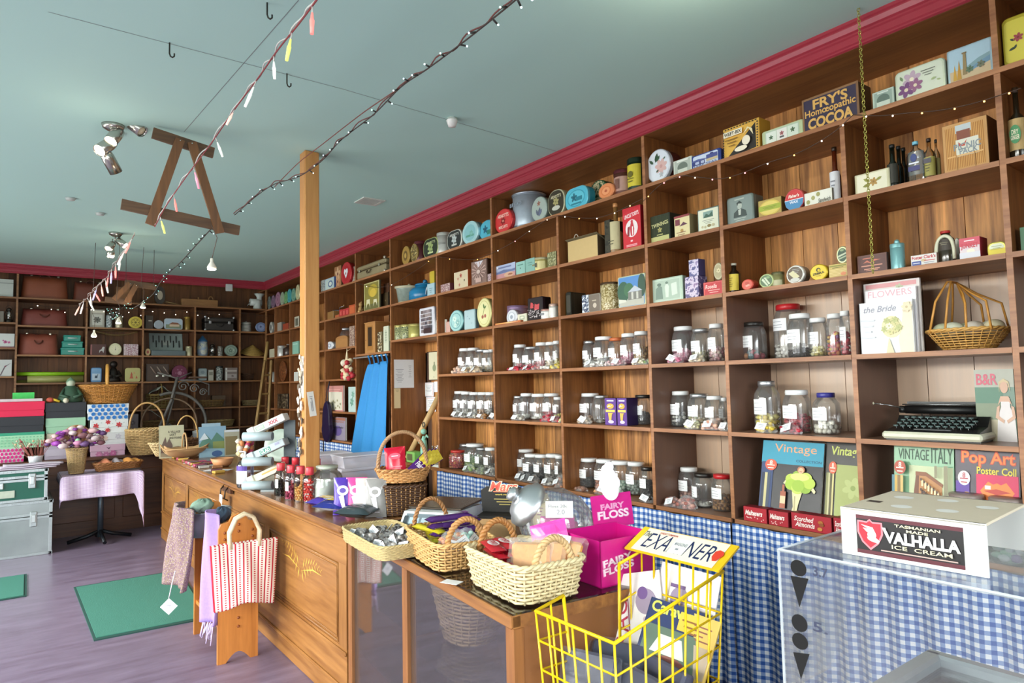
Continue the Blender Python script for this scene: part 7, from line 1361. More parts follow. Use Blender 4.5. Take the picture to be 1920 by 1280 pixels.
x,y=at(422,876,CT);t=thing('wooden_bowl','small round peach wooden bowl on the counter','bowl',(x,y+.1,CT));G().lathe([(.05,0),(.075,.02),(.1,.075),(.092,.075),(.07,.03),(0,.012)],M('c98f62',.5,var=.2,scale=20),26,cap=(True,False)).build('turned_bowl',t)
rn=random.Random(11);kk=0
for k in range(26):
    px,py=318+rn.random()*92,856+rn.random()*16;py+=(px-318)*.16
    x,y=at(px,py,CT);c,lb,cat=[('b8506c','pink wrapped soap','soap'),('5a3040','plum soap bar','soap'),('c9a04c','gold foil toffee bar','sweet'),('8a5a34','brown fudge bar','sweet'),('a9a49c','silver wrapped bar','sweet')][k%5 if k>5 else 0]
    x=max(x,CX+.03);o=G().box(-.045,.045,-.03,.03,0,.022,M(c,.35,var=.25,scale=40),bev=.005).build('wrapped_bar',None,(x,y,CT+.0005+.0235*(k%3==2)*0));o.rotation_euler[2]=rn.uniform(-.3,.3)
    tag(o,'%s among little wrapped bars on far counter end'%lb,cat,lb+'s scattered on the counter')
for k,(px,py,w_)in enumerate(((372,873,.2),(398,882,.22),(352,868,.15),(455,884,.2))):
    x,y=at(px,py,CT);o=G().box(-w_/2,w_/2,-.05,.05,0,.002,M('e3e3e6',.6)).build('paper_sheet',None,(x+.05,y,CT+.0));o.rotation_euler[2]=-.5-.2*k;tag(o,'flat white paper sheet on counter, %s'%('second nearest','nearest the purple pump bottle','farthest, beside the soaps','right of the wooden bowl')[k],'paper')
def stand(px0,px1,y0,y1,yy,label,cover,spec,nm='book',lean=.12,d=.012,z=CT):
    a=up(px0,(y0+y1)/2,1,yy);b=up(px1,(y0+y1)/2,1,yy);w=b.x-a.x;h=up((px0+px1)/2,y0,1,yy).z-z
    t=thing(nm,label,'book',((a.x+b.x)/2,yy,z));book(t,w,h,d,cover,spec,lean=lean);return t
t=stand(299,346,797,850,7.75,'beige local history book with sepia house, on far counter end','c9c4a4',[('t','A VILLAGE',.2,.6,.5,.07,'4a4438'),('t','LOST',.1,.42,.25,.07,'4a4438'),('t','AND FOUND',.3,.22,.5,.07,'4a4438'),('p',[(-.9,-.7),(-.8,-.2),(-.5,.3),(-.4,-.1),(-.2,.2),(.05,-.2),(.1,-.7)],'6f5a50'),('p',[(.0,-.7),(.1,-.35),(.5,-.3),(.9,-.4),(.95,-.7)],'8f7454'),('r',0,-.8,.9,.12,'9a8a70')])
t=stand(374,425,799,851,7.5,'blue landscape picture book with mountain lake on counter','8fb3c9',[('p',[(-1,-.2),(-.5,.5),(-.1,.1),(.3,.6),(1,.0),(1,-.4),(-1,-.5)],'5f8a7a'),('r',.5,-.3,.5,.3,'8f9a5c'),('p',[(-1,-.4),(1,-.5),(1,-1),(-1,-1)],'9ac0d3'),('e',.3,-.8,.4,.2,'4a6a9c'),('p',[(-1,.1),(-.6,.6),(-.3,.2)],'dfe9ee')])
t=stand(380,415,793,851,7.62,'pale blue book peeping above the mountain lake book','a9c4d3',[])
t=stand(422,450,805,851,7.45,'grey edged picture book right of the mountain lake book','b3b09a',[('r',-.1,-.2,.8,.7,'8a7a54'),('r',0,.9,1,.08,'d9dde0')])
x,y=-1.46,7.9;t=thing('wooden_trug','light wooden garden trug in front of history book','trug',(x,7.35,CT));tm=M('c9a070',.5,var=.2,scale=10)
t.location=(up(346,845,1,7.55).x,7.55,CT)
G().surf(lambda u,v:((u-.5)*.42*(.8+.2*abs(2*v-1)),(v-.5)*.24,.012+.09*abs(2*v-1)**1.6+.05*abs(2*u-1)**3),14,14,tm).build('curved_boards',t,solid=.006)
G().tube([(-.2,-.12,.105),(.2,-.12,.105),(.21,0,.13),(.2,.12,.105),(-.2,.12,.105),(-.21,0,.13)],.007,tm,6,closed=True).build('rim',t)
G().tube(arc((0,-.12,.1),(0,.12,.1),.16,12),.008,tm).build('handle',t)
t=thing('wicker_basket','big round pale wicker basket with tall hoop, beside flowered boxes','basket',(-1.72,8.95,.8705),0)
basket(t,.13,.12,.2,.18,.29,n=30,rows=15,rw=.0085,m=M('cfae78',.6,var=.3,scale=30),wave=.01,bulge=.35)
G().tube(arc((-.17,0,.27),(.2,0,.27),.34,20,(0,0),.85),.011,M('c99f66',.5),8).build('hoop_handle',t)
t=thing('wicker_basket','dark small basket with smooth cane hoop behind history book','basket',(up(350,848,1,8.0).x,8.0,CT))
basket(t,.1,.08,.15,.11,.16,n=22,rows=8,rw=.007,m=M('6f4a2e',.5,var=.3,scale=40),wave=.007)
G().tube(arc((-.11,0,.15),(.11,0,.15),.27,18,(0,0),.8),.008,M('cfa565',.4),8).build('hoop_handle',t)
t=thing('wicker_basket','shallow pale straw basket left of the history book','basket',(up(305,848,1,7.98).x,7.98,CT))
basket(t,.06,.06,.13,.1,.14,n=22,rows=8,rw=.006,m=M('d3b988',.5,var=.2,scale=40),wave=.006)
t=thing('metal_cycle_ornament','weathered metal cycle ornament with scrolled frame on the bench','ornament',(-1.36,9.45,.8705));im=M('6c6a66',.6,.4,var=.3);rm_=M('7c6650',.6,.2)
def circ(cx,cz,r,y=0,n=36,a0=0,a1=2*pi):return [(cx+r*cos(a0+(a1-a0)*k/n),y,cz+r*sin(a0+(a1-a0)*k/n))for k in range(n if a1-a0>6 else n+1)]
G().tube(circ(-.02,.33,.32),.012,rm_,6,closed=True).build('front_wheel',t);G().tube(circ(.02,.32,.4,.05,30,-.2,pi*.62),.02,im,6).build('mudguard',t)
G().tube([(-.13,0,.3),(.0,.02,.62),(.07,.02,.92)],.018,im,8).tube([(-.05,.03,.3),(.04,.03,.7)],.014,im,8).build('fork',t)
G().tube([(-.16,.02,.98),(.07,.02,.9),(.24,.02,.98)],.01,im,6).build('handlebar',t)
g=G()
for cx,cz,r in((.14,.8,.07),(.27,.77,.06),(.38,.72,.05)):g.tube([(cx+r*(1-k/26)*cos(k*.5),.03,cz+r*(1-k/26)*sin(k*.5))for k in range(22)],.008,im,5)
g.tube([(.07,.03,.88),(.3,.03,.88),(.45,.03,.82),(.45,.03,.68)],.01,im,5).build('scrolled_frame',t);G().box(.2,.42,-.03,.09,.9,.925,M('5a4436',.5),bev=.01).build('saddle',t)
G().tube([(-.02,0,.33),(-.25,0,.12)],.005,im,4).tube([(-.02,0,.33),(.2,0,.12)],.005,im,4).tube([(-.02,0,.33),(-.25,0,.52)],.005,im,4).tube([(-.02,0,.33),(-.02,0,.02)],.005,im,4).build('spokes',t)
t=thing('white_pot','white enamel pot behind the cane hoop basket','pot',(-1.03,9.2,.8705));G().lathe([(.1,0),(.12,.02),(.13,.22),(.135,.225)],M('cfd8dc',.35),24).build('pot_body',t);G().lathe([(.137,.225),(.1,.24),(.02,.25),(0,.27)],M('cfd8dc',.35),24,cap=(False,False)).build('lid',t)
t=thing('round_plate','pale green round plate propped behind wrap dispensers','plate',(-.95,6.4,CT+.0),radians(-35),rx=radians(80));t.location.z=CT+.16;
G().lathe([(0,0),(.1,.0),(.15,.012),(.155,.014),(.15,.02),(.1,.008),(0,.008)],M('a9b8ac',.35),32,cap=(False,False)).build('plate',t)
t=thing('flower_bunch','orange and purple wrapped bunch beside the dispensers','packet',at(443,868,CT)+(CT,),0);t.location.x+=.12;t.location.y+=.15
g=G()
for k in range(24):a=k*2.4;g.blob((.06*cos(a),.05*sin(a),.05+.15*((k*7)%24)/24),.028,M(['d98a54','4a2470','e9e0d0','c9486c','e3d3a0'][k%5],.5),n=7,jit=.3)
g.build('petals',t)
# ---------------------------------------------------------------- bench below the far shelves, boxes and table
BZ=.87
t=thing('far_bench','dark wooden panelled bench running below the far shelves','bench',(-3.6,9.12,0));bw_=WOOD('3c2215','6a4026',0,.4,4)
underT(G().box(-5.9,-1.0,9.1,YF-.002+.0,BZ-.035,BZ,bw_,bev=.006),'bench_top',t);underT(G().box(-5.9,-1.0,9.15,YF-.01,0,BZ-.035,bw_),'carcass',t)
for x0 in(-5.8,-4.8,-3.8,-2.8,-1.95):underT(G().box(x0+.03,x0+.8,9.138,9.15,.15,.7,bw_,bev=.01),'panel',t)
def giftbox(px0,px1,y0,zb,label,col,spec=(),Y=9.22,d=.3,patt=None,x0=None):
    a=up(px0,(y0+850)/2,1,Y).x;b=up(px1,(y0+850)/2,1,Y).x;h=up((px0+px1)/2,y0,1,Y).z-zb;w=b-a
    t=thing('gift_box',label,'box',((a+b)/2,Y,zb),0);m=patt or M(col,.45,var=.04)
    G().box(-w/2+.006,w/2-.006,.006,d-.006,0,h*.6,m).build('box_body',t);G().box(-w/2,w/2,0,d,h*.42,h-.0012,m,bev=.002).build('lid',t)
    if spec:g=G();art(g,spec,w,h,-.0006);g.build('lid_print',t,fix=False)
    return zb+h,w,h
def quat(n,m,c,wv=.98):return [('p',[(-1+2*(i+.5+(.5 if j%2 else 0))/n+dx*wv/n*1.15,-1+2*(j+.5)/m+dz*wv/m*1.75)for dx,dz in((0,-.55),(.45,-.42),(.62,0),(.45,.42),(0,.55),(-.45,.42),(-.62,0),(-.45,-.42))],c)for j in range(m)for i in range(n-(j%2))]
z,w,h=giftbox(169,235,833,BZ+.0005,'lilac pink flowered gift box at bottom of third stack','c9a4bc',[('fl',.3,-.6,.2,7,'b0588c','c98aac'),('fl',-.5,-.7,.2,7,'b8709a','c98aac'),('fl',-.1,-.8,.2,7,'a8608c','c98aac'),('p',[(-.1,.6),(.05,.1),(.15,.6),(.05,.4)],'5c4458')])
z,w,h=giftbox(170,238,811,z,'white gift box with faded pink flowers, third in stack','d3d6da',[('fl',-.25,.1,.2,7,'c9b4ac','b39a90'),('fl',-.85,.1,.12,6,'9aa094','b0b4a8'),('fl',.5,.3,.18,6,'b9b8c4','c9c6cf'),('ln',0,-.7,.6,1,.1,'b9bcc4')])
z,w,h=giftbox(169,240,786,z,'white gift box with red roses, second in stack','e3e8e9',[('fl',-.7,.1,.16,6,'c93a40','a82830'),('fl',-.08,.6,.14,6,'c93a40','a82830'),('fl',.5,.15,.17,6,'c93a40','a82830'),('fl',-.1,-.6,.14,6,'c93a40','a82830')]+[('lf',-.9+.17*k,.7-.9*((k*5)%7)/5,.08,k,'8aa0a4')for k in range(12)])
zb3,w,h=giftbox(163,241,757,z,'blue quatrefoil patterned gift box on top of third stack','e6edf3',quat(7,4,'1f74c4')+[('ln',0,.93,.9,1,.1,'b3c9dc')])
z,w,h=giftbox(83,160,835,BZ+.0005,'grey lilac gift box at the bottom of middle stack','b3a9bc',[('r',0,0,.9,.5,'bfb6c6')])
z,w,h=giftbox(87,165,811,z,'cream and brown gift box, third in middle stack','c9c0ac',[('r',.3,.2,.5,.4,'a98a68')])
z,w,h=giftbox(85,160,783,z,'pale mint gift box in the middle stack','9cc9aa',[])
zb2,w,h=giftbox(84,161,754,z,'black gift box on top of the middle stack','20242c',[])
z,w,h=giftbox(-8,46,841,BZ+.0005,'magenta quatrefoil gift box at bottom of left stack','efdde8',quat(7,4,'d81a84'),Y=9.2)
z,w,h=giftbox(-20,83,811,z,'mint polka ring gift box, third in left stack','a9dcb8',[('r',0,.82,1,.18,'2fa07c')]+[('e',-.95+.13*k,.4-.35*j,.04,.09,'7fc49a')for k in range(15)for j in range(4)],Y=9.2)
z,w,h=giftbox(-20,82,781,z,'black gift box second from top in left stack','1c2028',[],Y=9.2)
zb1,w,h=giftbox(-22,83,753,z,'crimson red gift box on top of left stack','e0104a',[],Y=9.2)
t=thing('wicker_basket','oval orange-brown wicker basket with arched handle on blue box','basket',(up(202,750,1,9.37).x,9.37,zb3+.0005));wk2=M('b9803c',.5,var=.3,scale=40)
basket(t,.2,.12,.3,.15,.215,n=34,rows=13,rw=.007,m=wk2,wave=.009);G().tube(arc((-.02,-.14,.2),(-.0,.14,.2),.26,18,(0,0),.75),.018,M('cf9a4c',.45,var=.2,scale=60),8).build('handle',t)
t=thing('garden_figurine','seated dark green figurine with pale head on black box','figurine',(up(132,745,1,9.32).x,9.32,zb2+.0005));gm3=M('33523f',.6,var=.3)
G().lathe([(.12,0),(.125,.04),(.1,.1),(.06,.17),(.03,.2)],gm3,20).build('body',t);G().blob((0,-.01,.215),.045,M('b9c4ae',.5),n=12,rings=8).build('head',t);G().lathe([(.05,.225),(.035,.26),(.008,.285),(0,.29)],M('6a8a70',.5),14,cap=(False,False)).build('hat',t);G().tube([(-.06,-.02,.15),(-.1,-.1,.08),(-.02,-.12,.05)],.02,gm3).tube([(.06,-.02,.15),(.1,-.1,.08),(.02,-.12,.05)],.02,gm3).blob((-.05,-.13,.02),.03,M('d3d0b9',.5),n=8).build('limbs',t)
o=G().box(-.05,.05,0,.03,0,.17,M('c9c4b4',.6)).build('paper_card',None,(up(150,740,1,9.42).x,9.42,zb2+.0005));tag(o,'blank cream card standing beside the green figurine','card')
o=G().box(-.1,.1,0,.12,0,.1,M('3fd05c',.4,var=.2)).build('green_carton',None,(up(44,740,1,9.45).x,9.4,zb1+.0005));tag(o,'vivid green carton standing on the crimson gift box','box')
o=G().box(-.2,.2,-.06,.05,0,.03,M('d3c9cf',.5)).build('folded_card',None,(up(38,750,1,9.3).x,9.29,zb1+.0005));tag(o,'pile of pale folded cards lying on crimson gift box','cards')
t=thing('toy_bird','little red and yellow toy bird perched between the box stacks','toy',(up(94,752,1,9.25).x,9.25,zb2+.0005));G().blob((0,0,.03),.03,M('b8503c',.5),1.3,n=10,rings=6).tube([(.02,0,.04),(.09,-.02,.01)],.014,M('d9b830',.5)).build('toy_body',t)
def trunk(name,label,x0,x1,y0,y1,z0,z1,body,metal,hw,rows):
    t=thing(name,label,'trunk',((x0+x1)/2,y0,z0));w=x1-x0;d=y1-y0;h=z1-z0;bm=M(body,.3 if metal else .4,.75 if metal else 0,var=.18,scale=5,bump=.1);em=M('aeb6b8',.35,.8,var=.12)
    zl_=h*.72;G().box(-w/2+.006,w/2-.006,.006,d,0,zl_-.003,bm).build('trunk_body',t);G().box(-w/2+.006,w/2-.006,.006,d,zl_+.003,h-.004,bm).build('lid',t)
    g=G()
    for z_ in(0,zl_-.028,zl_+.004,h-.028):g.box(-w/2,w/2,0,.012,z_,z_+.026,em,bev=.002)
    g.box(-w/2,w/2,0,d+.006,h-.006,h,em)if metal else g.box(-w/2,w/2,0,.04,h-.004,h,em)
    for s_ in(-1,1):g.box(s_*w/2-(.03 if s_>0 else 0),s_*w/2+(.03 if s_<0 else 0),0,.012,0,h,em,bev=.002).box(s_*w/2-.004,s_*w/2+.004,0,d,0,.03,em).box(s_*w/2-.004,s_*w/2+.004,0,d,h-.03,h,em)
    if metal:g.box(-.012,.012,-.003,.01,0,h,em)
    g.build('edging',t);g=G()
    for k in range(26):
        for z_ in(.013,h-.013,zl_+.017):g.blob((-w/2+.02+(w-.04)*k/25,-.001,z_),.004,em,n=5,rings=3)
    g.build('rivets',t)
    for lx in hw:G().box(lx-.03,lx+.03,-.014,0,zl_-.1,zl_+.05,em,bev=.008).box(lx-.018,lx+.018,-.022,-.012,zl_-.06,zl_+.02,M('c6cccc',.3,.9),bev=.006).build('latch',t)
    return t,h
trunk('steamer_trunk','large battered silver metal trunk on the floor at left',-3.55,-2.635,8.33,9.0,0,.54,'9aa2a2',True,(-.02,.3),1)
t,h=trunk('travel_trunk','dark green trunk with metal edging on top of silver trunk',-3.5,-2.68,8.35,8.98,.541,.855,'0f5a4a',False,(.28,-.2),1)
G().box(-.02,.14,-.0015,.0,.05,.12,M('b9c4b4',.7,var=.15)).build('paper_sticker',t);G().box(.02,.05,-.014,.0,.14,.2,M('c6cccc',.3,.9),bev=.005).build('lock',t)
tw=thing('folded_towel','folded white and lilac striped towel lying on green trunk','towel',(-2.86,8.42,.857));twm=STRIPES('towel','c9c0cf','b3a9b9',per=.02,mode='line',ax=(1,1),obj=True)
for k in range(3):G().surf(lambda u,v:((u-.5)*.5+.03*k,(v-.5)*.16+.02,.008+.018*k+.006*sin(pi*v)+.003*sin(9*u+k)),16,8,twm).build('fold',tw,solid=.012,fix=False)
t=thing('flower_pot','white enamel mug of dried red stems on green trunk','pot',(-2.78,8.62,.8575));G().lathe([(.05,0),(.065,.1),(.07,.11)],M('e3e6ec',.35),20).build('mug',t)
g=G();rn=random.Random(2)
for k in range(34):a=rn.random()*6.28;u=rn.uniform(.03,.17);g.tube([(.03*cos(a),.03*sin(a),.06),(u*cos(a)-.04,u*sin(a)*.5,.2+.1*rn.random())],.0022,M('9a5c50',.7),4)
for k in range(26):a=rn.random()*6.28;u=rn.uniform(.03,.16);g.blob((u*cos(a)-.04,u*sin(a)*.5,.2+.08*rn.random()),.012,M(rn.choice(['b0525c','d3b08a','c9c0a4']),.7),n=5)
g.build('dried_stems',t)
TX0,TX1,TY0,TY1=-2.56,-1.83,8.42,9.02
t=thing('pedestal_table','small table on a black pedestal under lilac check cloth','table',(-2.19,8.72,0));tbm=M('20242a',.4,.5)
G().box(-.37,.36,-.29,.3,.715,.74,M('6a4a30',.5)).build('table_top',t);G().tube([(0,-.1,.05),(0,-.1,.715)],.028,M('4a5660',.35,.6),14).build('pedestal',t)
g=G()
for a in(-1.5,0.1,3.04,1.6):g.tube([(0,-.1,.12),(.12*cos(a),-.1+.12*sin(a),.07),(.3*cos(a),-.1+.24*sin(a),.025)],.02,tbm,8)
g.build('base_feet',t)
ck=STRIPES('check','e9dfee','d3bedd','b48fc4',per=.014,mode='uv',mid='d6c4e0')
def tc(u,v):
    X=-.41+.82*u*1.0;Y=-.55+.87*v
    x,y,z=X,Y,.744
    if Y<-.3:z-=(-.3-Y)*.95;y=-.31-.012*sin(u*21)-(-.3-Y)*.08*(1+sin(u*13))
    if X>.36:z-=(X-.36)*.4;x=.36+(X-.36)*.5
    if X<-.37:z-=(-.37-X)*2;x=-.375-(-.37-X)*.3
    if X>.30 and Y<-.3:z-=(X-.30)*3.2*min(1,(-.3-Y)/.12)
    return (x,y,z)
o=cloth('tablecloth',tc,50,50,.9,.9,ck,'lilac and white check tablecloth hanging over small table','tablecloth',loc=(-2.19,8.72,0),th=.003)
cloth('cloth_corner',lambda u,v:(.372+.02*sin(v*6+u*3)*u,-.33+.5*v+.03*sin(u*4),.742-.4*u*(.35+.9*(1-v))),24,30,.5,.5,ck,parent=o)
t=thing('raffia_vase','tall woven raffia vase holding purple ribbon flowers','vase',(-2.42,8.62,.748));rf=M('b59a6c',.7,var=.3,scale=50)
basket(t,.065,.065,.095,.095,.27,n=20,rows=20,rw=.006,pw=4,m=rf,wave=.003)
g=G();rn=random.Random(4)
for k in range(80):
    a=rn.random()*6.28;u=rn.random()**.6;z_=.3+.22*rn.random()*(1-u*.4);c=rn.choice(['8a3a9c','a04ab0','c98ab0','d9b4b8','6a4a7c','d3c0c4','9a6a74'])
    g.blob((u*.26*cos(a)-.02,u*.14*sin(a),z_),rn.uniform(.018,.04),M(c,.5,var=.2),1.2,1,.8,n=7,jit=.35)
g.blob((.0,-.1,.36),.025,M('9ad9a4',.5),n=8)
for k in range(16):a=rn.random()*6.28;g.tube([(0,0,.24),(.2*cos(a),.1*sin(a),.42)],.003,M('9a7c74',.7),4)
g.build('ribbon_flowers',t)
t=thing('raffia_fan','brown fabric bow and fan behind the purple ribbon flowers','ornament',(-2.33,8.78,.748+.3));t.location=(-2.42,8.65,.77);
g=G();g.surf(lambda u,v:((.02+.14*v)*cos(pi*.1+pi*.8*u),.01*sin(u*30),.3+.2*v*sin(pi*.1+pi*.8*u)),26,5,M('b98a60',.6,var=.25)).build('pleated_fan',t,solid=.003,fix=False);G().tube([(0,0,.0),(0,0,.33)],.006,M('8a6440')).build('stick',t)
t=thing('wicker_tray_basket','long low brown wicker basket on the check tablecloth','basket',(-2.03,8.66,.749),.0)
basket(t,.2,.1,.235,.125,.085,n=36,rows=7,rw=.006,pw=5,m=M('8f5f34',.5,var=.3,scale=40),wave=.007)
for k,(x,y,c,w_,nm)in enumerate(((-.12,0,'d98a68',.1,'salmon pink folded cloth'),(-.01,.02,'a9a0a8',.08,'grey mauve folded cloth'),(.12,.01,'e09a50',.12,'bright orange folded cloth'))):
    rn=random.Random(k);o=G().surf(lambda u,v:((u-.5)*w_*1.7,(v-.5)*.17,.03+.045*sin(pi*u)*sin(pi*v)+.012*sin(11*u+5*v+k)),14,12,M(c,.8,var=.2,scale=30)).build('folded_cloth',None,(-2.03+x,8.66+y,.80),solid=.006,fix=False);tag(o,nm+' inside the low wicker basket on table','cloth')
for k,(x,y,c)in enumerate(((-2.08,8.47,'3c2c28'),(-1.93,8.48,'2c2624'))):
    t=thing('folding_fan',('dark folded fan lying on tablecloth, left','dark folded fan lying on tablecloth, right')[k],'fan',(x,y,.7485),.1);G().prism([(-.12,-.012),(.1,-.02),(.1,.02),(-.12,.012)],0,.012,M(c,.5),Matrix.Rotation(pi/2,4,'X')@Matrix.Translation((0,-.0,0))).build('fan_sticks',t);t.location.z+=.013
# ---------------------------------------------------------------- floor mats
def mat_(pts,label,cx,cy):
    t=thing('door_mat',label,'mat',(cx,cy,0));gmat=M('3f8072',.95,var=.35,scale=260,bump=1)
    vs=[(p[0]-cx,p[1]-cy)for p in pts]
    G().prism([(a,b)for a,b in vs],0,.008,M('1f4a44',.7),Matrix(((1,0,0,0),(0,0,1,0),(0,1,0,0),(0,0,0,1)))).build('rubber_edge',t)
    k=.955;G().prism([(a*k,b*k)for a,b in vs],.008,.012,gmat,Matrix(((1,0,0,0),(0,0,1,0),(0,1,0,0),(0,0,0,1)))).build('ribbed_pile',t)
mat_([(-2.549,6.737),(-2.534,5.222),(-1.83,5.19),(-1.75,6.72)],'large green rubber-edged mat before the counter',-2.17,5.97)
mat_([(-2.852,7.516),(-2.865,6.714),(-3.75,6.7),(-3.75,7.55)],'second green mat cut off by left picture edge',-3.3,7.12)
# ---------------------------------------------------------------- display stool with bags and scarves
t=thing('wooden_stand','honey pine stand with two arched end boards before counter','stand',(-1.88,4.6,0));pn=WOOD('b06a2c','d98f46',2,.35,5)
def endb(y,nm):
    pts=[(-.115,0),(-.07,0)]+[(-.07+.14*k/8,.055*sin(pi*k/8))for k in range(1,8)]+[(.07,0),(.115,0),(.115,.78),(.1,.81),(.055,.82),(.04,.85),(0,.865),(-.04,.85),(-.055,.82),(-.1,.81),(-.115,.78)]
    n_=len(pts);g=G();vs=[(a,y-.012,b)for a,b in pts]+[(a,y+.012,b)for a,b in pts]
    g.add(vs,[(i,(i+1)%n_,n_+(i+1)%n_,n_+i)for i in range(n_)]+[tuple(range(n_)),tuple(range(n_,2*n_))],pn);return g
pa=endb(-.3,'').build('end_board',t);endb(.33,'').build('end_board',t)
g=G()
for x,z in((0,.76),(0,.8),(-.08,.72),(-.08,.76),(.08,.72),(.08,.76),(0,.2),(0,.25)):g.blob((x,-.313,z),.009,M('8a4a20',.4),n=8)
g.build('wooden_pegs',pa)
G().box(-.105,.105,-.288,.318,.2,.225,pn).box(-.02,.02,-.288,.318,.62,.66,pn).build('cross_rail',t)
def TOTE():
    mt,nt,p=newmat('tote_cloth');N=nt.nodes.new;L=nt.links.new
    sp=N('ShaderNodeSeparateXYZ');L(N('ShaderNodeTexCoord').outputs['UV'],sp.inputs[0])
    def ma(op,a,b):
        n_=N('ShaderNodeMath');n_.operation=op
        for i,v in enumerate((a,b)):
            if isinstance(v,(int,float)):n_.inputs[i].default_value=v
            else:L(v,n_.inputs[i])
        return n_.outputs[0]
    fr=ma('FRACT',ma('DIVIDE',sp.outputs[0],.046),0);s1=ma('LESS_THAN',fr,.2)
    in2=ma('MULTIPLY',ma('GREATER_THAN',fr,.48),ma('LESS_THAN',fr,.72));dt=ma('LESS_THAN',ma('FRACT',ma('DIVIDE',sp.outputs[1],.013),0),.5)
    f=ma('MAXIMUM',s1,ma('MULTIPLY',in2,dt));mx=N('ShaderNodeMix');mx.data_type='RGBA';L(f,mx.inputs[0]);mx.inputs[6].default_value=lin('ece3da');mx.inputs[7].default_value=lin('bf1f34');L(mx.outputs[2],p.inputs['Base Color']);p.inputs['Roughness'].default_value=.85;return mt
tmn=TOTE()
t=thing('tote_bag','red and cream striped fabric tote bag hung on pine stand','bag',(-1.87,4.2,.35),radians(-6))
def tb_(sg):return lambda u,v:((u-.5)*(.33+.05*v),sg*(.012+.05*sin(pi*min(1,max(0,u)))*(1-v*.75))+.006*sin(u*17+v*4),.02*abs(2*u-1)**2*0+.36*v-.02*cos(u*6)*(1-v))
for sg in(-1,1):o=cloth('bag_cloth',tb_(sg),40,26,.4,.37,tmn,parent=t,th=.002)
for dy in(-.022,.022):G().tube([(-.08,dy,.33),(-.085,dy,.42),(-.05,dy+.0,.5),(0,dy,.525),(.05,dy,.5),(.085,dy,.42),(.08,dy,.33)],.011,M('d9c9a9',.8,var=.25,scale=80),6).build('strap',t)
T=0
kn=PIC('785a72','8c7a60','a08c96',130,.95)
def drape(xc,yc,zt,zb,w0,w1,amp,mat,label,dx=0,dyn=0,th=.012,nm='knitted_scarf'):
    f=lambda u,v:(xc+dx*(1-v)+.035*sin(u*pi*2.3+v*2)*1.0+amp*sin(u*19),yc+(u-.5)*(w0+(w1-w0)*(1-v))+dyn*(1-v),zb+(zt-zb)*v+(.03*sin(pi*u)if v>.9 else 0))
    return cloth(nm,f,34,24,w1,zt-zb,mat,label,'scarf',th=th)
drape(-2.12,4.74,.87,.4,.42,.5,.016,kn,'chunky knitted mauve and cream scarf draped over stand left side',dx=-.04)
drape(-2.015,4.4,.86,.23,.14,.24,.006,M('a98fcf',.9,var=.15,scale=90,bump=.3),'soft lilac scarf with fringe hanging beside striped tote',dx=-.01,th=.008,nm='lilac_scarf')
o=bpy.data.objects['lilac_scarf'];g=G();rn=random.Random(9)
for k in range(16):y_=4.29+.225*k/15;g.tube([(-2.02+rn.uniform(-.01,.01),y_,.235),(-2.03+rn.uniform(-.02,.02),y_+rn.uniform(-.01,.01),.235-rn.uniform(.05,.12))],.004,M('c3b3da',.9),4)
g.build('fringe',o)
t=thing('metal_bucket','galvanised metal bucket standing high on the pine stand','bucket',(-1.93,5.1,.0));t.location=(-1.95,4.82,.6605)
bm=M('a9b4bc',.3,.85,var=.1);G().lathe([(.1,0),(.155,.16),(.16,.165),(.152,.16),(.098,.006),(0,.004)],bm,30,cap=(True,False)).build('bucket_body',t);G().tube([(.158*cos(2*pi*k/30),.158*sin(2*pi*k/30),.163)for k in range(30)],.005,bm,6,closed=True).build('rolled_rim',t)
G().tube([(.157,.0,.15),(.13,-.1,.185),(.0,-.155,.18),(-.13,-.1,.175),(-.157,0,.15)],.003,bm,5).build('wire_handle',t)
def crump(label,loc,r,col,nm,sx=1.4):
    rn=random.Random(nm);o=G().surf(lambda u,v:(r*sx*cos(2*pi*u)*sin(pi*v)*(1+.12*sin(6*u*pi+v*9)),r*sin(2*pi*u)*sin(pi*v)*(1+.1*sin(8*u*pi)),r*.75*cos(pi*v)+.01*sin(11*u*pi+v*12)),28,14,M(col,.85,var=.2,scale=40),closed_u=True).build(nm,None,loc);tag(o,label,'cloth');return o
o=crump('rolled dark blue cloth lying on top of the pine stand',(-1.93,4.5,.835),.055,'46586e','rolled_cloth');o.rotation_euler[2]=1.2
o=crump('grey green plastic bag folded over the bucket front',(-2.0,4.68,.875),.05,'7f9a8a','folded_bag');
o=G().box(-.001,.001,-.04,.04,0,.11,M('eceef0',.6)).build('price_tag',None,(CX-.075,5.46,.71));o.rotation_euler=(0,.05,0);tag(o,'white card tag hanging from hooks on the counter front','tag')
t=thing('swing_tag','square white swing tag hanging on thread from knitted scarf','tag',(-2.2,4.62,.3));G().prism([(0,-.05),(.05,0),(0,.05),(-.05,0)],0,.0015,M('e6e8ec',.6),Matrix.Rotation(radians(-25),4,'Z')).build('card',t);G().tube([(0,0,.05),(.02,.01,.14),(.04,.03,.2)],.003,M('e6e2ec',.7),4).build('thread',t)
g=G();art(g,[('ln',0,.2,.4,2,.3,'9a9ca4')],.07,.07,-.001,Matrix.Rotation(radians(-25),4,'Z'),cz=0);g.build('print',t,fix=False)
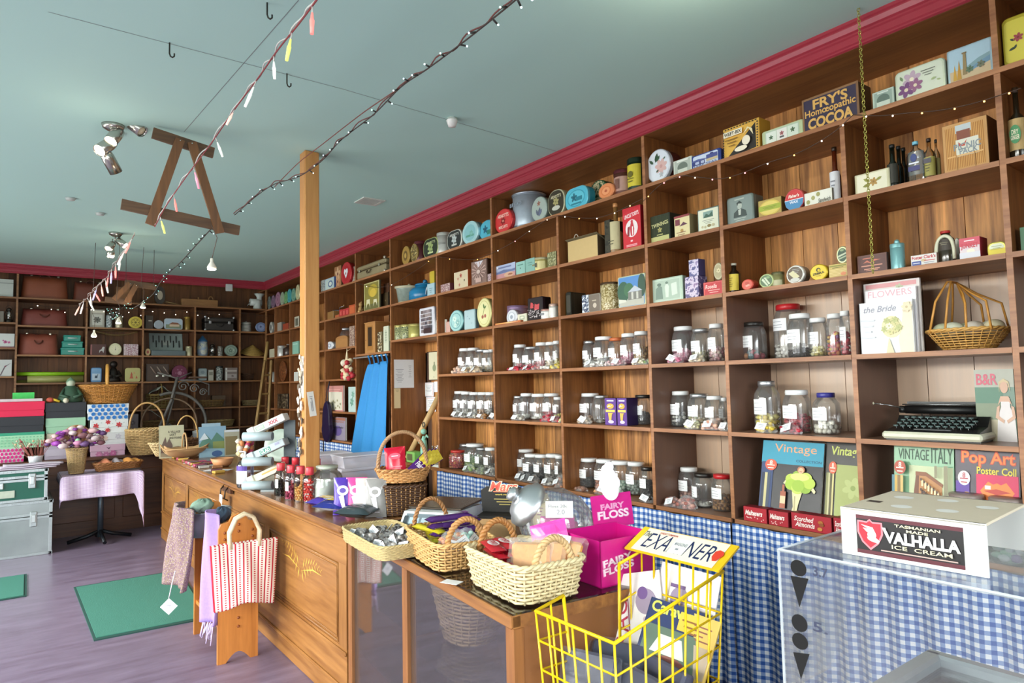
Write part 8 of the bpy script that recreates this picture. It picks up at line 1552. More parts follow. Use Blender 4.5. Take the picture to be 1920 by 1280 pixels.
# ---------------------------------------------------------------- yellow wire newspaper basket
yw=M('e8c40c',.35,var=.05);r_=.0036
t=thing('wire_basket','bright yellow wire newspaper basket with cut-away side','basket',(-1.5,1.46,0));O=Vector((-1.5,1.46,0))
X0,X1,Y0,Y1=-1.735,-1.27,1.275,1.6     # front(customer) x, rear x
zf,zr,zb_=.935,1.035,.5
def W3(x,y,z):return Vector((x,y,z))-O
def zt_(x):return zf+(zr-zf)*(x-X0)/(X1-X0)
def tape(x,y,z):
    k=(zt_(x)-z)/.5*.13;cx,cy=(X0+X1)/2,(Y0+Y1)/2
    return W3(x+(cx-x)*k*1.2,y+(cy-y)*k,z)
g=G();G_=g
g.tube([W3(X0+.11,Y1,zt_(X0+.11)),W3(X0,Y1,zf),W3(X0,Y0,zf),W3(X1,Y0,zr),W3(X1,Y1,zr),W3(X1-.11,Y1,zt_(X1-.11))],.0055,yw,8)
g.tube([W3(X0+.11,Y1,zt_(X0+.11)),tape(X0+.12,Y1,.72),tape(X1-.12,Y1,.72),W3(X1-.11,Y1,zt_(X1-.11))],.0055,yw,8)
g.build('rim',t)
g=G();nf=6
for k in range(1,nf):y=Y0+(Y1-Y0)*k/nf;g.tube([tape(X0,y,zf),tape(X0,y,zb_)],r_,yw,5).tube([tape(X1,y,zr),tape(X1,y,zb_)],r_,yw,5).tube([tape(X0,y,zb_),tape(X1,y,zb_)],r_,yw,5)
ns=8
for k in range(0,ns+1):
    x=X0+(X1-X0)*k/ns;g.tube([tape(x,Y0,zt_(x)),tape(x,Y0,zb_)],r_,yw,5)
    top=zt_(x)if(x<=X0+.115 or x>=X1-.115)else .72
    g.tube([tape(x,Y1,top),tape(x,Y1,zb_)],r_,yw,5).tube([tape(x,Y0,zb_),tape(x,Y1,zb_)],r_,yw,5)
for q,z in enumerate((.85,.765,.68,.59,.5)):
    pts=[tape(X0,Y0,z),tape(X1,Y0,z+.07*(z-.4)/.5),tape(X1,Y1,z+.07*(z-.4)/.5)]
    if z<.73:g.tube(pts+[tape(X0,Y1,z)],r_,yw,5,closed=True)
    else:g.tube([tape(X0+.11,Y1,z),tape(X0,Y1,z)]+pts+[tape(X1-.11,Y1,z+.04)],r_,yw,5)
g.build('wire_mesh',t)
for x,y in((X0+.08,Y0+.04),(X0+.08,Y1-.04),(X1-.02,Y0-.005),(X1-.02,Y1-.04)):
    G().tube([W3(x,y,.5),W3(x+(.05 if x>-1.5 else-.02),y,.015)],.008,yw,8).blob(tuple(W3(x+(.05 if x>-1.5 else-.02),y,.012)),.012,M('26261f'),n=8).build('leg',t)
sgn=thing('basket_sign','yellow and cream newspaper title sign above the wire basket','sign',(-1.5,1.46,0))
TT=Matrix.Translation(Vector((-1.262,1.447,1.075))-O)@Matrix.Rotation(-pi/2,4,'Z')@Matrix.Rotation(radians(-62),4,'X')
G().prism([(-.19,-.06),(.19,-.06),(.19,.06),(-.19,.06)],0,.006,M('f0c21c',.35),TT,bev=0).build('sign_board',sgn)
g=G();art(g,[('r',0,0,.86,.94,'f1ead2'),('t','EXAMINER',.0,.0,.72,.6,'1b2a58',.12,0,-.002),('t','The',-.78,.45,.08,.22,'6a6a5c',.3),('r',.03,.0,.16,.6,'e9e9e2'),('t','MAGAZINES',.03,.15,.13,.12,'8a8f98'),('r',.02,-.25,.03,.06,'8a8f98'),('t','SUNDAY TASMANIAN',-.35,.68,.2,.08,'b84a4a'),('p',[(.72,.2),(.78,.35),(.86,.28),(.9,.05),(.84,-.45),(.78,-.5),(.72,-.2)],'d8402c')],.38,.12,-.0008,TT,cz=0);g.build('lettering',sgn,fix=False)
G().tube([W3(X1+.0,Y0+.05,zr),W3(-1.262,Y0+.03,1.055)],.006,yw,6).tube([W3(X1,Y1-.05,zr),W3(-1.262,Y1-.05,1.055)],.006,yw,6).build('sign_bracket',sgn)
def mag(label,loc,rot,w,h,cover,spec,th=.006,nm='magazine'):
    tt=thing(nm,label,'magazine',loc,rot[2],None,rot[0],rot[1]);book(tt,w,h,th,cover,spec);return tt
mag('white magazine with red letters RAGS sideways in wire basket',(-1.37,1.53,.72),(radians(-22),radians(-14),radians(-72)),.19,.27,'e9e6e6',[('t','RAGS',-.62,.0,.95,.2,'b01c44',0,pi/2,.0),('r',-.3,.1,.02,.5,'9a4a6a'),('e',.4,.3,.4,.3,'9a8aa4'),('e',.3,.5,.2,.15,'6a4a8a'),('fl',.5,-.3,.4,7,'c9b4bc','a98a9c')])
mag('white catalogue with purple drawing behind the RAGS magazine',(-1.325,1.43,.74),(radians(-20),radians(4),radians(-80)),.21,.28,'e3e0e6',[('e',-.2,.3,.3,.25,'8a7a9c'),('r',-.3,.55,.25,.04,'5c3a7a'),('ln',.4,.2,.4,5,.15,'b3b0bc'),('p',[(-.5,0),(0,.2),(.4,-.1),(0,-.4)],'b9aab3')])
mag('dark blue caravan magazine with yellow heading in wire basket',(-1.42,1.40,.72),(radians(-32),radians(8),radians(-72)),.2,.22,'2a3560',[('t','Caravan',-.2,.8,.7,.16,'c9cf5a',0,0,.03),('r',.5,.6,.45,.25,'d9b840'),('r',0,-.2,.9,.5,'5c7060'),('p',[(-.6,-.4),(-.4,.1),(.3,.1),(.5,-.4)],'d3d6cc'),('ln',.5,.65,.35,3,.15,'8a5a28'),('e',.1,-.6,.5,.2,'8a5048')])
mag('small yellow covered magazine at right in wire basket',(-1.40,1.345,.7),(radians(-30),radians(4),radians(-84)),.13,.22,'d9b85c',[('ln',0,.7,.7,4,.12,'8a5040'),('r',0,-.2,.9,.4,'b3a08a')])
for k,(x,y,z,rx,rz,c)in enumerate(((-1.66,1.50,.63,-25,-70,'24283c'),(-1.63,1.38,.62,-35,-95,'1f2436'),(-1.56,1.48,.66,-45,-60,'262a40'),(-1.53,1.38,.62,-30,-100,'202440'))):
    tt=thing('packaged_goods','dark item in clear plastic pack inside wire basket, %s'%('front left','front right','rear left','rear right')[k],'packet',(x,y,z),radians(rz),'plastic packs in the wire basket',radians(rx))
    G().box(-.085,.085,0,.045,0,.19,M(c,.5,var=.5,scale=12),bev=.008).build('dark_contents',tt);rn=random.Random(k)
    G().surf(lambda u,v:(.1*cos(2*pi*u)+rn.uniform(-.006,.006),.015+.035*sin(2*pi*u)+rn.uniform(-.005,.005),-.01+.2*v),12,7,FILM('c9cce0',.07,.1),closed_u=True,smooth=False).build('clear_wrap',tt)
for k,(x,y,z)in enumerate(((-1.62,1.43,.515),(-1.5,1.45,.52),(-1.4,1.42,.515))):
    o=G().box(-.1,.1,-.07,.07,0,.03,M(('c9ccd6','8f93a8','d3d0c4')[k],.5,var=.3,scale=30)).build('newspaper_bundle',None,(x,y,z));tag(o,'folded newspapers on floor of the wire basket, %s'%('front','middle','rear')[k],'newspaper')
# ---------------------------------------------------------------- ice cream freezer, acrylic guard, sign box
gr=M('9aa6aa',.35,.5);fb=M('d6d9d6',.4)
t=thing('chest_freezer','grey rimmed glass top ice cream freezer at bottom right corner','freezer',(-1.3,.3,0))
FX0,FX1,FY0,FY1,FZt=-1.56,-.985,-.6,.825,.868
O=Vector((-1.3,.3,0))
def fbx(g,x0,x1,y0,y1,z0,z1,m,**k):return g.box(x0-O.x,x1-O.x,y0-O.y,y1-O.y,z0,z1,m,**k)
fbx(fbx(fbx(fbx(fbx(G(),FX0,FX1,FY0,FY1,.0,.1,fb),FX0,FX0+.03,FY0,FY1,.1,.8,fb),FX1-.03,FX1,FY0,FY1,.1,.8,fb),FX0+.03,FX1-.03,FY1-.03,FY1,.1,.8,fb),FX0+.03,FX1-.03,FY0,FY0+.03,.1,.8,fb).build('cabinet',t)
g=G()
for x0,x1,y0,y1 in((FX0-.012,FX0+.03,FY0,FY1+.01),(FX1-.03,FX1+.012,FY0,FY1+.01),(FX0,FX1,FY1-.035,FY1+.012),(FX0,FX1,FY0-.01,FY0+.03)):fbx(g,x0,x1,y0,y1,.8,FZt,gr,bev=.008)
g.build('aluminium_rim',t)
fbx(G(),FX0+.03,FX1-.03,FY0+.03,FY1-.035,.835,.841,GLASS('e3ece8',.9,.03,.1)).build('glass_lid',t)
g=G();fbx(g,FX0+.032,FX1-.032,FY0+.03,FY1-.04,.45,.5,M('f4f1e6',.6,var=.1));g.build('inner_floor',t)
g=G();TT=Matrix.Translation((FX1-.0345-O.x,.70-O.y,.785))@Matrix.Rotation(-pi/2,4,'Z');art(g,[('r',0,0,1,1,'e9e4d8'),('r',0,.05,.55,.06,'c05a50'),('p',[(-.9,.05),(-.55,.4),(-.55,-.3)],'c05a50'),('p',[(.9,.05),(.55,.4),(.55,-.3)],'c05a50')],.2,.035,0,TT,cz=0);g.build('arrow_label',t,fix=False)
ac=GLASS('fafcfe',.3,.03,.05,.03);ed=M('d9e3ea',.15,var=.02)
t=thing('acrylic_guard','clear acrylic sneeze guard with black ice cream cone stickers','guard',(-1.5,.4,0));O=Vector((-1.5,.4,0))
AX,AY,AZ=-1.512,.935,1.2
fbx(G(),AX-.004,AX+.004,-.35,AY,.872,AZ,ac).build('front_pane',t)
fbx(G(),AX+.004,-1.08,-.35,AY,AZ-.006,AZ,GLASS('f6fafc',.45,.03,.1,.04)).build('top_pane',t)
g=G()
for a,b in(((AX,AY,.872),(AX,AY,AZ)),((AX,AY,AZ),(AX,-.35,AZ)),((AX,AY,AZ),(-1.08,AY,AZ)),((-1.08,AY,AZ),(-1.08,-.35,AZ)),((AX,AY,.872),(AX,-.35,.872))):g.tube([Vector(a)-O,Vector(b)-O],.0035,FILM('e6eef3',.5,.1),4,smooth=False)
g.build('polished_edges',t)
G().prism([(AX-O.x,.872),(AX-O.x,AZ),(-1.08-O.x,AZ),(-1.3-O.x,.872)],AY-O.y-.006,AY-O.y,ac).build('end_pane',t)
TT=Matrix.Translation(Vector((AX-.0045,AY,AZ))-O)@Matrix.Rotation(-pi/2,4,'Z');bkk=M('08080a',.85)
def PQ(px,py):q=up(px,py,0,AX);return AY-q.y,q.z-AZ
g=G()
for px,py,rx_,rz_ in((1499,1064,15,15),(1501,1167,15,16),(1502,1201,15,15)):
    u0,z0=PQ(px,py);u1,_=PQ(px+rx_,py);_,z1=PQ(px,py-rz_);g.face([(u0+(u1-u0)*cos(a),0,z0+(z1-z0)*sin(a))for a in[2*pi*q/24 for q in range(24)]],bkk,TT)
for pts in(((1484,1078),(1518,1084),(1501,1138)),((1489,1221),(1520,1225),(1504,1272))):g.face([(PQ(*p)[0],0,PQ(*p)[1])for p in pts],bkk,TT)
for s_,px,py in(('3.7',1540,1072),('5.',1540,1176)):
    u,z=PQ(px,py);art(g,[('t',s_,0,0,1,1,'2c3450')],.035,.022,0,TT@Matrix.Translation((u,0,z)),cz=0)
g.build('cone_stickers',t,fix=False)
t=thing('sign_box','white open-bottomed ice cream counter box sign with black label','sign',(-1.436,.818,AZ+.001),math.atan2(.531-.818,-1.417+1.436));wp=M('eceeea',.35,var=.02);wt=M('ded3bd',.45,var=.03)
SW=.2876*1.0;SH=.107;SD=.31
G().box(0,SW,0,.006,0,SH,wp).build('front_panel',t);G().box(0,SW,SD-.006,SD,.0,SH,wp).build('back_panel',t)
G().box(0,SW,0,SD,SH-.006,SH,wt,bev=.0015).build('top_panel',t)
for x,y in((.06,.22),(.15,.24),(.24,.2),(.1,.09),(.19,.1),(.03,.12)):
    g=G();g.add([(x+.022*cos(a),y+.022*sin(a),SH+.0006)for a in[2*pi*q/24 for q in range(24)]],[tuple(range(24))],M('f4f3ee',.5))if y>.15 or x>.05 else g.box(x-.015,x+.015,y-.012,y+.012,SH,SH+.0006,M('3c3028'));g.build('cone_hole',t)
TT=Matrix.Translation((SW*.49,0,SH*.48));g=G();W_s,H_s=SW*.74,SH*.8
art(g,[('r',0,0,1,1,'090305'),('r',0,.9,1,.1,'5a1a28'),('r',0,-.9,1,.1,'5a1a28'),
  ('p',[(-.97,.72),(-.78,.7),(-.72,.84),(-.66,.7),(-.47,.72),(-.46,.1),(-.55,-.4),(-.72,-.78),(-.89,-.4),(-.98,.1)],'e88a94'),
  ('p',[(-.94,.64),(-.78,.62),(-.72,.74),(-.66,.62),(-.5,.64),(-.5,.1),(-.58,-.34),(-.72,-.66),(-.86,-.34),(-.94,.1)],'c41f34'),
  ('p',[(-.9,.52),(-.66,.42),(-.6,.1),(-.68,.05),(-.74,.3)],'f1e6e6'),('p',[(-.86,.36),(-.72,.3),(-.7,.1),(-.78,.15)],'f1e6e6'),('e',-.68,.02,.09,.22,'f1e6e6'),('p',[(-.78,-.1),(-.62,-.05),(-.52,-.25),(-.56,-.38),(-.7,-.3),(-.76,-.22)],'f1e6e6'),
  ('t','VALHALLA',.26,.04,.69,.3,'f4f2f0',0,0,.045),('p',[(-.47,.5),(-.4,.5),(-.33,-.12),(-.36,-.12)],'f4f2f0'),
  ('t','TASMANIAN',.2,.68,.42,.07,'e6dcb8'),('t','MADE',.2,.47,.2,.07,'e6dcb8'),('t','ICE  CREAM',.26,-.42,.55,.1,'e6dcb8',0,0,.01),('ln',.2,-.68,.7,1,.18,'c9a9a0')],W_s,H_s,-.0006,TT,cz=0)
g.build('black_label',t,fix=False)
# ---------------------------------------------------------------- ceiling things
chm2=M('b9b7ae',.22,.9,var=.08);glow=M('fff0c8',.4,emit=14,var=0);glow2=M('fff6e0',.4,emit=22,var=0)
def spotlight(Y,rose,arm,label,heads,L_,rr):
    q=up(rose[0],rose[1],2,CEIL);t=thing('ceiling_spotlight',label,'spotlight',(q.x,Y,CEIL-.0005));O=Vector((q.x,Y,CEIL-.0005))
    G().lathe([(.0,-.035),(.03,-.034),(.055,-.02),(.062,0)],chm2,24,cap=(False,True)).build('ceiling_rose',t)
    a,b=[up(px,py,1,Y)-O for px,py in arm]
    G().tube([(0,0,-.03),(a+b)/2],.008,chm2).tube([a,b],.007,chm2,8).build('arm',t)
    for(x0,y0),(x1,y1),on,dy in heads:
        p=up(x0,y0,1,Y)-O;e=up(x1,y1,1,Y)-O;e.y+=dy;d=(e-p).normalized();T=Matrix.Translation(p)@d.to_track_quat('Z','Y').to_matrix().to_4x4()
        hd=G().lathe([(.010,-.02),(rr*.9,-.005),(rr,.02),(rr,L_),(rr*.93,L_),(rr*.93,L_-.02)],chm2,22,T=T,cap=(True,False)).build('lamp_head',t)
        G().lathe([(rr*.92,L_-.014),(rr*.6,L_-.006),(0,L_-.004)],glow if on else M('e9dcc0',.3),18,T=T,cap=(True,False)).build('bulb',hd)
        g=G().tube([p,p+(Vector((0,0,.05)))],.005,chm2);g.build('swivel',hd)
spotlight(4.5,(212,235),((240,210),(213,247)),'near chrome ceiling fitting with four spot heads',[((240,226),(262,250),False,-.05),((222,247),(207,268),True,-.05),((209,268),(186,286),True,-.05),((199,289),(212,308),False,.03)],.115,.036)
spotlight(7.6,(210,447),((226,443),(205,462)),'far chrome ceiling fitting with spot heads near end wall',[((222,451),(235,463),True,-.05),((211,457),(202,468),True,-.05),((208,466),(207,480),True,-.03)],.095,.034)
def lamp(loc,W,r=.03,c=(1,.88,.68),nm='lamp_light'):
    l=bpy.data.lights.new(nm,'POINT');l.energy=W;l.shadow_soft_size=r;l.color=c;o=bpy.data.objects.new(nm,l);o.location=loc;COL.objects.link(o)
lamp((-2.66,4.3,2.86),.8);lamp((-2.15,7.55,2.9),.8)
def pend(px,py,Y,label,L_):
    q=up(px,py,1,Y);t=thing('hanging_bulb',label,'light bulb',q);sb=Matrix.Scale(.62,4)
    G().lathe([(.0,-.0),(.04,.004),(.046,.02),(.03,.05),(.016,.075),(.014,.11),(0,.112)],M('e9e4d6',.3),18,T=sb,cap=(False,False)).build('bulb_glass',t)
    G().lathe([(.041,.001),(.03,-.006),(0,-.008)],glow2,18,T=sb,cap=(False,False)).build('glowing_face',t)
    if L_:G().tube([(0,0,.065),(.01,0,.18),(-.02,0,.25),(0.0,0,min(L_,CEIL-q.z-.002))],.0025,M('5a4a40',.6),5).build('flex_cord',t)
    lamp((q.x,q.y,q.z-.05),2,.04)
pend(397,505,4.36,'bright reflector bulb hanging under the near wooden frame',0)
q=up(397,505,1,4.36);o=G().tube([(q.x,4.36,q.z+.065),(q.x+.03,4.36,q.z+.2),(q.x-.01,4.33,2.62)],.0025,M('5a4a40',.6),5).build('flex_cord');o.parent=bpy.data.objects['hanging_bulb'];o.location=-Vector(bpy.data.objects['hanging_bulb'].location)
for px,py,Y,lb in((268,577,8.2,'bright bulb glowing in front of far shelves, highest'),(222,606,8.2,'bright bulb glowing before the far shelves, middle'),(176,631,8.2,'bright bulb glowing before the far shelves, lowest left')):pend(px,py,Y,lb,2)
t=thing('ceiling_spotlight','warm ceiling lamp glowing in front of the tall right-hand shelving','spotlight',(-1.05,1.42,CEIL-.0005));G().lathe([(0,-.07),(.04,-.06),(.05,-.02),(.05,0)],chm2,20,cap=(False,True)).build('lamp_body',t);G().lathe([(0,-.078),(.035,-.075),(.036,-.065)],glow2,20,cap=(False,False)).build('bulb',t)
lamp((-1.05,1.42,2.98),5,.03)
def aframe(y,pts_top,pts_bot,legs,label):
    t=thing('hanging_wooden_frame',label,'frame',(pts_top[0][0],y,CEIL));O=Vector(t.location);wd_=WOOD('4c3524','7c5a3c',0,.5,6);wl=WOOD('5f4028','966338',2,.5,6)
    def plank(a,b,hw,th,y0,m,nm):
        a,b=Vector((a[0],0,a[1])),Vector((b[0],0,b[1]));d=(b-a).normalized();n_=Vector((-d.z,0,d.x))*hw
        P=[a+n_,a-n_,b-n_,b+n_];vs=[(p.x-O.x,y0-O.y,p.z-O.z)for p in P]+[(p.x-O.x,y0+th-O.y,p.z-O.z)for p in P]
        G().add(vs,[(0,1,2,3),(7,6,5,4),(0,4,5,1),(1,5,6,2),(2,6,7,3),(3,7,4,0)],m).build(nm,t)
    plank(*pts_top,.032,.022,y,wd_,'top_plank');plank(*pts_bot,.03,.022,y,wd_,'bottom_plank')
    for a,b in legs:plank(a,b,.026,.02,y-.0215,wl,'leg')
    G().blob((legs[0][0][0]-O.x,y-.024-O.y,legs[0][0][1]-O.z-.01),.005,chm2,n=8).blob((legs[1][0][0]-O.x,y-.024-O.y,legs[1][0][1]-O.z-.01),.005,chm2,n=8).build('bolts',t)
    return t
aframe(4.36,((-2.36,3.142),(-2.02,3.085)),((-2.515,2.69),(-1.865,2.615)),(((-2.215,3.125),(-2.37,2.585)),((-2.15,3.12),(-1.985,2.58))),'dark A-shaped timber frame hanging from ceiling, nearer one')
Y2=8.3;q1,q2,q3,q4=up(234,529,1,Y2),up(292,538,1,Y2),up(197,561,1,Y2),up(247,567,1,Y2)
aframe(Y2,((q1.x,q1.z),(q2.x,q2.z)),((q3.x,q3.z),(q4.x,q4.z)),(((q1.x+.05,q1.z-.01),(q3.x+.08,q3.z)),((q1.x+.11,q1.z-.02),(q4.x-.05,q4.z))),'farther small A-shaped timber frame lit by orange lights')
o=G().tube([(q1.x+.01,Y2,q1.z),(q1.x+.01,Y2,CEIL)],.0025,M('4a3a34'),4).tube([(q2.x-.02,Y2,q2.z),(q2.x-.02,Y2,CEIL)],.0025,M('4a3a34'),4).build('hanging_wire');tag(o,'pair of thin wires holding the farther A-shaped frame','wire')
o=G().lathe([(0,-.052),(.022,-.05),(.034,-.015),(.034,-.012),(.03,-.012),(.03,0)],M('e9e8e2',.4),22,cap=(False,True)).build('ceiling_sensor',None,(-.94,3.3,CEIL-.0005));tag(o,'white cup shaped ceiling sensor right of the timber post','sensor')
for(x,y,lb)in((-2.648,6.40,'tiny white ceiling fitting far left'),(-2.404,6.81,'tiny white ceiling fitting with loop, left of A frame'),(-2.52,4.62,'pale round smoke alarm beside near chrome spotlight')):
    o=G().lathe([(0,-.022),(.03,-.018),(.04,0)],M('c9cfc9',.4),18,cap=(False,True)).build('smoke_alarm',None,(x,y,CEIL-.0005));tag(o,lb,'smoke alarm')
t=thing('ceiling_vent','square white slotted ceiling vent right of the timber post','vent',(-.588,5.2,CEIL-.0005));vm=M('d3d6cf',.5)
g=G()
for a in(-.1,.075):g.box(a,a+.025,-.1,.1,-.008,0,vm).box(-.075,.075,a,a+.025,-.008,0,vm)
g.build('frame',t);G().box(-.075,.075,-.075,.075,-.001,0,M('4c4c46',.8)).build('backing',t);g=G()
for k in range(8):g.box(-.075,.075,-.07+.018*k,-.062+.018*k,-.007,-.001,vm)
g.build('slats',t)
for k,(px,py,lb)in enumerate(((318,80,'leftmost of three screw hooks in the ceiling'),(538,138,'middle screw hook beside the light strings'),(501,5,'hook at the very top edge of the picture'))):
    q=up(px,py,2,CEIL);o=G().tube([(0,0,0),(0,0,-.05),(.004,0,-.062),(.012,0,-.066),(.02,0,-.058),(.02,0,-.045)],.0035,M('3c3c34',.4,.5),6).build('ceiling_hook',None,(q.x,q.y,CEIL));tag(o,lb,'hook')
g=G()
for a,b in(((90,22),(640,166)),((640,166),(1100,300)),((345,247),(560,0))):
    p,q=up(*a,2,CEIL),up(*b,2,CEIL);d=(q-p).normalized();n_=Vector((-d.y,d.x,0))*.002;g.add([(p-n_)[:2]+(CEIL-.0008,),(p+n_)[:2]+(CEIL-.0008,),(q+n_)[:2]+(CEIL-.0008,),(q-n_)[:2]+(CEIL-.0008,)],[(0,1,2,3)],M('8d9c98',.8))
struct(g.build('trim_3',fix=False))
# ---------------------------------------------------------------- strings of lights
def catm(P_,n=8):
    P_=[Vector(p)for p in P_];P_=[P_[0]*2-P_[1]]+P_+[P_[-1]*2-P_[-2]];o=[]
    for i in range(1,len(P_)-2):
        for k in range(n):
            u=k/n;a,b,c,d=P_[i-1:i+3];o.append(.5*((2*b)+(c-a)*u+(2*a-5*b+4*c-d)*u*u+(3*b-a-3*c+d)*u**3))
    o.append(P_[-2]);return o
def zl_(y,base=2.98,sag=0):return base
def string(label,name,pix,ys_,cable,bulbs,gl,shp,cat='string lights',r=.003,second=None):
    pts=[up(px,py,1,yy)for(px,py),yy in zip(pix,ys_)];O=pts[0].copy();t=thing(name,label,cat,O)
    cur=catm([p-O for p in pts],10);G().tube(cur,r,M(cable,.5),5).build('cable',t)
    if second:G().tube([p+Vector((.006*sin(i*.9),0,.008+.006*cos(i*.7)))for i,p in enumerate(cur)],r,M(second,.5),5).build('second_cable',t)
    rn=random.Random(len(pix));n=bulbs
    for k in range(n):
        p=cur[int((k+.5)/n*(len(cur)-1))];a=rn.uniform(-1,1)
        if shp=='led':
            e=p+Vector((.022*rn.choice((-1,1)),.01*a,-.02+.025*rn.random()));b=G().tube([p,p.lerp(e,.8)],.0035,M('2c2c28',.5),5).build('bulb_holder',t)
            G().blob(tuple(e),.0032,M(rn.choice(gl),.3,emit=2.6,var=0),n=8,rings=5).build('led_bulb',b)
        elif shp=='icicle':
            e=p+Vector((.055*a,.03*rn.uniform(-1,1),-.08-.03*rn.random()));c=rn.choice(gl);b=G().tube([p,p.lerp(e,.28)],.0025,M('d9d6d0',.4),5).build('bulb_holder',t)
            G().tube([p.lerp(e,.25),p.lerp(e,.5),p.lerp(e,.52),e],.006,M(c,.3,emit=.55,var=0),8,taper=(.5,.9,1.15,.85)).build('light_tube',b)
        else:
            G().blob((p.x+.0,p.y,p.z-.008),.0045,M(rn.choice(gl),.3,emit=8,var=0),n=8,rings=5).build('tiny_bulb',t)
    return t
string('twisted brown cable of little blue-white LED lights crossing ceiling diagonally','led_string',((990,-20),(945,18),(870,78),(800,130),(752,163),(700,215),(640,262),(605,300),(562,330),(515,345),(480,368),(440,403)),(1.35,1.5,1.8,2.1,2.4,2.75,3.2,3.55,3.8,4.0,4.15,4.3),'3a2c28',28,['cfeaff','d9fbff','bfffe9'],'led',second='6a3430',r=.0028)
string('thin reddish brown cable running straight below LED string to frame','power_cable',((752,163),(680,212),(605,270),(560,305),(515,350)),(2.4,2.9,3.5,3.8,4.05),'7a3c34',0,[],'led','cable',r=.0025)
string('LED string with turquoise bulbs from near frame to far frame','led_string',((395,430),(372,455),(340,490),(318,510),(300,530),(286,552),(262,570),(245,580)),(4.34,4.7,5.4,5.9,6.5,7.2,7.8,8.2),'3a3430',22,['8ff4e6','a9ffe0','cfeaff'],'led',r=.004)
string('red and clear cord with pastel icicle tubes crossing left ceiling','icicle_string',((605,-15),(560,45),(520,95),(485,145),(440,205),(395,270),(350,330),(312,385),(290,425)),(1.6,1.95,2.3,2.65,3.1,3.5,3.9,4.2,4.33),'8a2c34',9,['ff8f86','ff9ab0','e8f07c','e6eee6','ffd9c9'],'icicle',second='c9c9c4',r=.003)
string('tangle of pastel icicle lights hanging left below far frame','icicle_string',((252,440),(230,475),(212,500),(200,520),(185,535),(172,548),(160,562),(148,572)),(4.4,4.9,5.4,5.7,6.0,6.2,6.4,6.5),'8a6a64',14,['ff9a90','f6e9e0','ffc4b0','eef0e6','c9c4f6'],'icicle',second='b3aca4',r=.0025)
string('cluster of turquoise LED bulbs hanging before far shelves','led_string',((247,566),(225,580),(214,590),(205,578),(216,596),(228,590)),(8.1,8.05,8.0,8.05,8.0,8.05),'4a4440',18,['8ff4e6','a9ffe0','e6f6ff'],'led',r=.003)
def rp(px,py,X=-.025):q=up(px,py,0,X);return q
def fairy(label,pix,bulbs,X=-.025):
    pts=[rp(*p,X)for p in pix];O=pts[0].copy();t=thing('fairy_lights',label,'fairy lights',O);cur=catm([p-O for p in pts],6)
    G().tube(cur,.0022,M('4a3428',.6),4).build('wire',t);rn=random.Random(len(pix)+bulbs)
    for k in range(bulbs):p=cur[int((k+.5)/bulbs*(len(cur)-1))];G().blob((p.x-.004,p.y,p.z-.006),.0036,M(rn.choice(['ffd98a','ffb85c','ffe9c9','ff9aa0','fff3e0']),.3,emit=5,var=0),n=8,rings=5).build('tiny_bulb',t)
fairy('fairy light wire draped under top shelf from red oats tin rightwards',((1205,378),(1240,345),(1275,330),(1310,332),(1350,335),(1390,325),(1440,305),(1500,285),(1560,250),(1600,215)),11)
fairy('fairy light wire looping under top shelf at far right end',((1600,215),(1650,217),(1700,212),(1760,207),(1820,195),(1870,180),(1915,165)),6)
fairy('fairy light wire sagging between canister bay and red biscuit tin bay',((922,475),(960,455),(1000,428),(1040,405),(1080,408),(1120,408),(1160,395),(1205,372)),9)
fairy('fairy light wire across tins bays near the timber post',((665,530),(700,538),(735,533),(790,500),(815,482),(850,485),(890,486),(922,475)),5)
t=thing('fairy_lights','string of tiny white lights along the far wall second shelf edge','fairy lights',(-2.9,YF-.01,FZ[6]-.05));cur=catm([(x*.42,-.01,-.03*(k%2)-.02)for k,x in enumerate(range(8))],6);G().tube(cur,.002,M('3a2c24',.6),4).build('wire',t)
for k in range(16):p=cur[2+k*int(len(cur)/17)];G().blob((p.x,p.y-.004,p.z-.008-.05*(k%3)*.5),.0055,M('fff3d9',.3,emit=6,var=0),n=8,rings=5).build('tiny_bulb',t)
q=up(1608,45,2,CEIL)
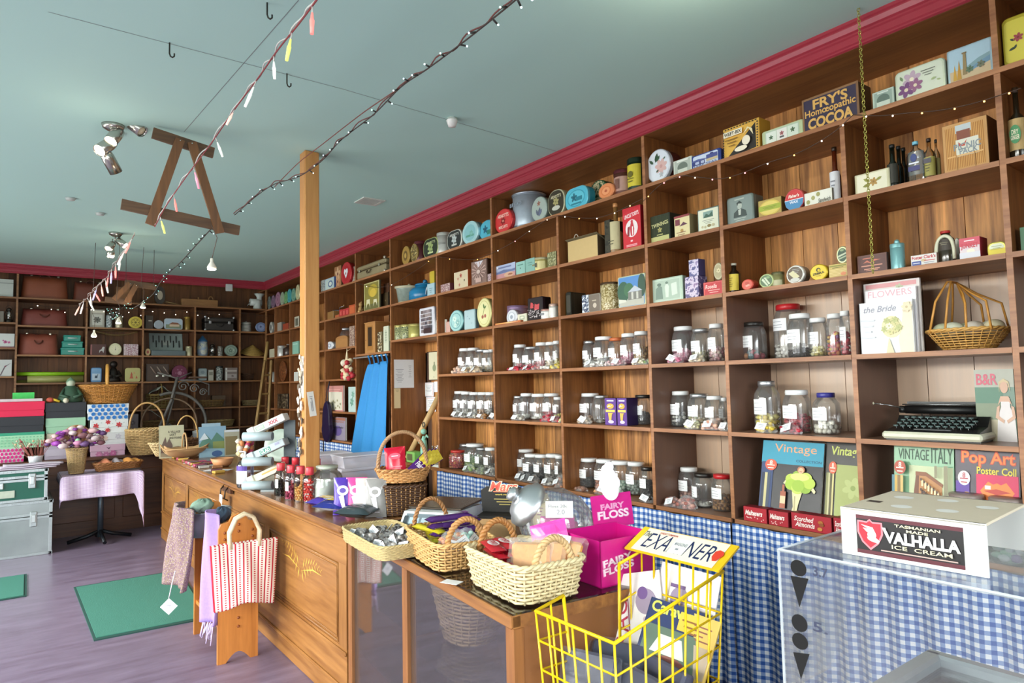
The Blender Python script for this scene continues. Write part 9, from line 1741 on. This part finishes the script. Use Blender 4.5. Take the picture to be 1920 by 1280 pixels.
chain_p=[(1613,60),(1617,130),(1620,200),(1624,280),(1628,360),(1631,440),(1634,512)]
Yc,xc=None,-.12
t=thing('bead_chain','gold green bead chain hanging before the chocolate sign box','chain',(-.12,up(1624,280,0,-.12).y,CEIL-.001));zt0_,zb0_=CEIL-.002,up(1634,512,0,-.12).z
g=G();n_=90;bm=M('b9b45c',.25,.6)
for k in range(n_):z=(zb0_-CEIL)*(k+.5)/n_;g.tube([(.006*cos(a),.0 if k%2 else .006*sin(a)*.0,z+.0075*sin(a))if k%2 else(0,.006*cos(a),z+.0075*sin(a))for a in[2*pi*q_/8 for q_ in range(8)]],.0018,bm,4,closed=True)
g.build('chain_links',t)
t=thing('wooden_ladder','old wooden step ladder leaning in the far right corner','ladder',(-.75,9.3,0));lm_=WOOD('6f5530','a88650',2,.5,4,obj=True)
a0,b0=up(497,677,1,9.6),up(473,850,1,9.15);a1,b1=up(509,676,1,9.6),up(500,850,1,9.15);O=Vector((-.75,9.3,0))
def ext(a,b):k=(0-a.z)/(b.z-a.z);return a+(b-a)*k
for a,b in((a0,b0),(a1,b1)):G().tube([a-O,ext(a,b)-O],.022,lm_,4,smooth=False).build('side_rail',t)
for k in range(7):u=.1+.13*k;G().tube([(a0.lerp(ext(a0,b0),u))-O,(a1.lerp(ext(a1,b1),u))-O],.014,lm_,4,smooth=False).build('rung',t)
o=G().tube([up(502,641,1,9.7),up(497,676,1,9.62)],.022,M('a98a50',.6),8).build('wooden_pole');tag(o,'short wooden pole rising above the step ladder','pole')
t=thing('hanging_bag','dark purple rounded bag hanging from shelf beside the timber post','bag',(-.06,up(610,800,0,-.06).y,.98),RR)
G().prism([(.13*cos(a)*(1 if sin(a)<0 else .8),.2+(.2 if sin(a)<0 else .28)*sin(a))for a in[2*pi*k/28 for k in range(28)]],-.0,.05,M('231838',.35),bev=.012).build('bag_body',t)
G().tube([(-.05,.02,.44),(-.02,.03,.6),(.0,.055,.71),(.02,.03,.6),(.05,.02,.44)],.005,M('1a1228',.5),6).build('strap',t)
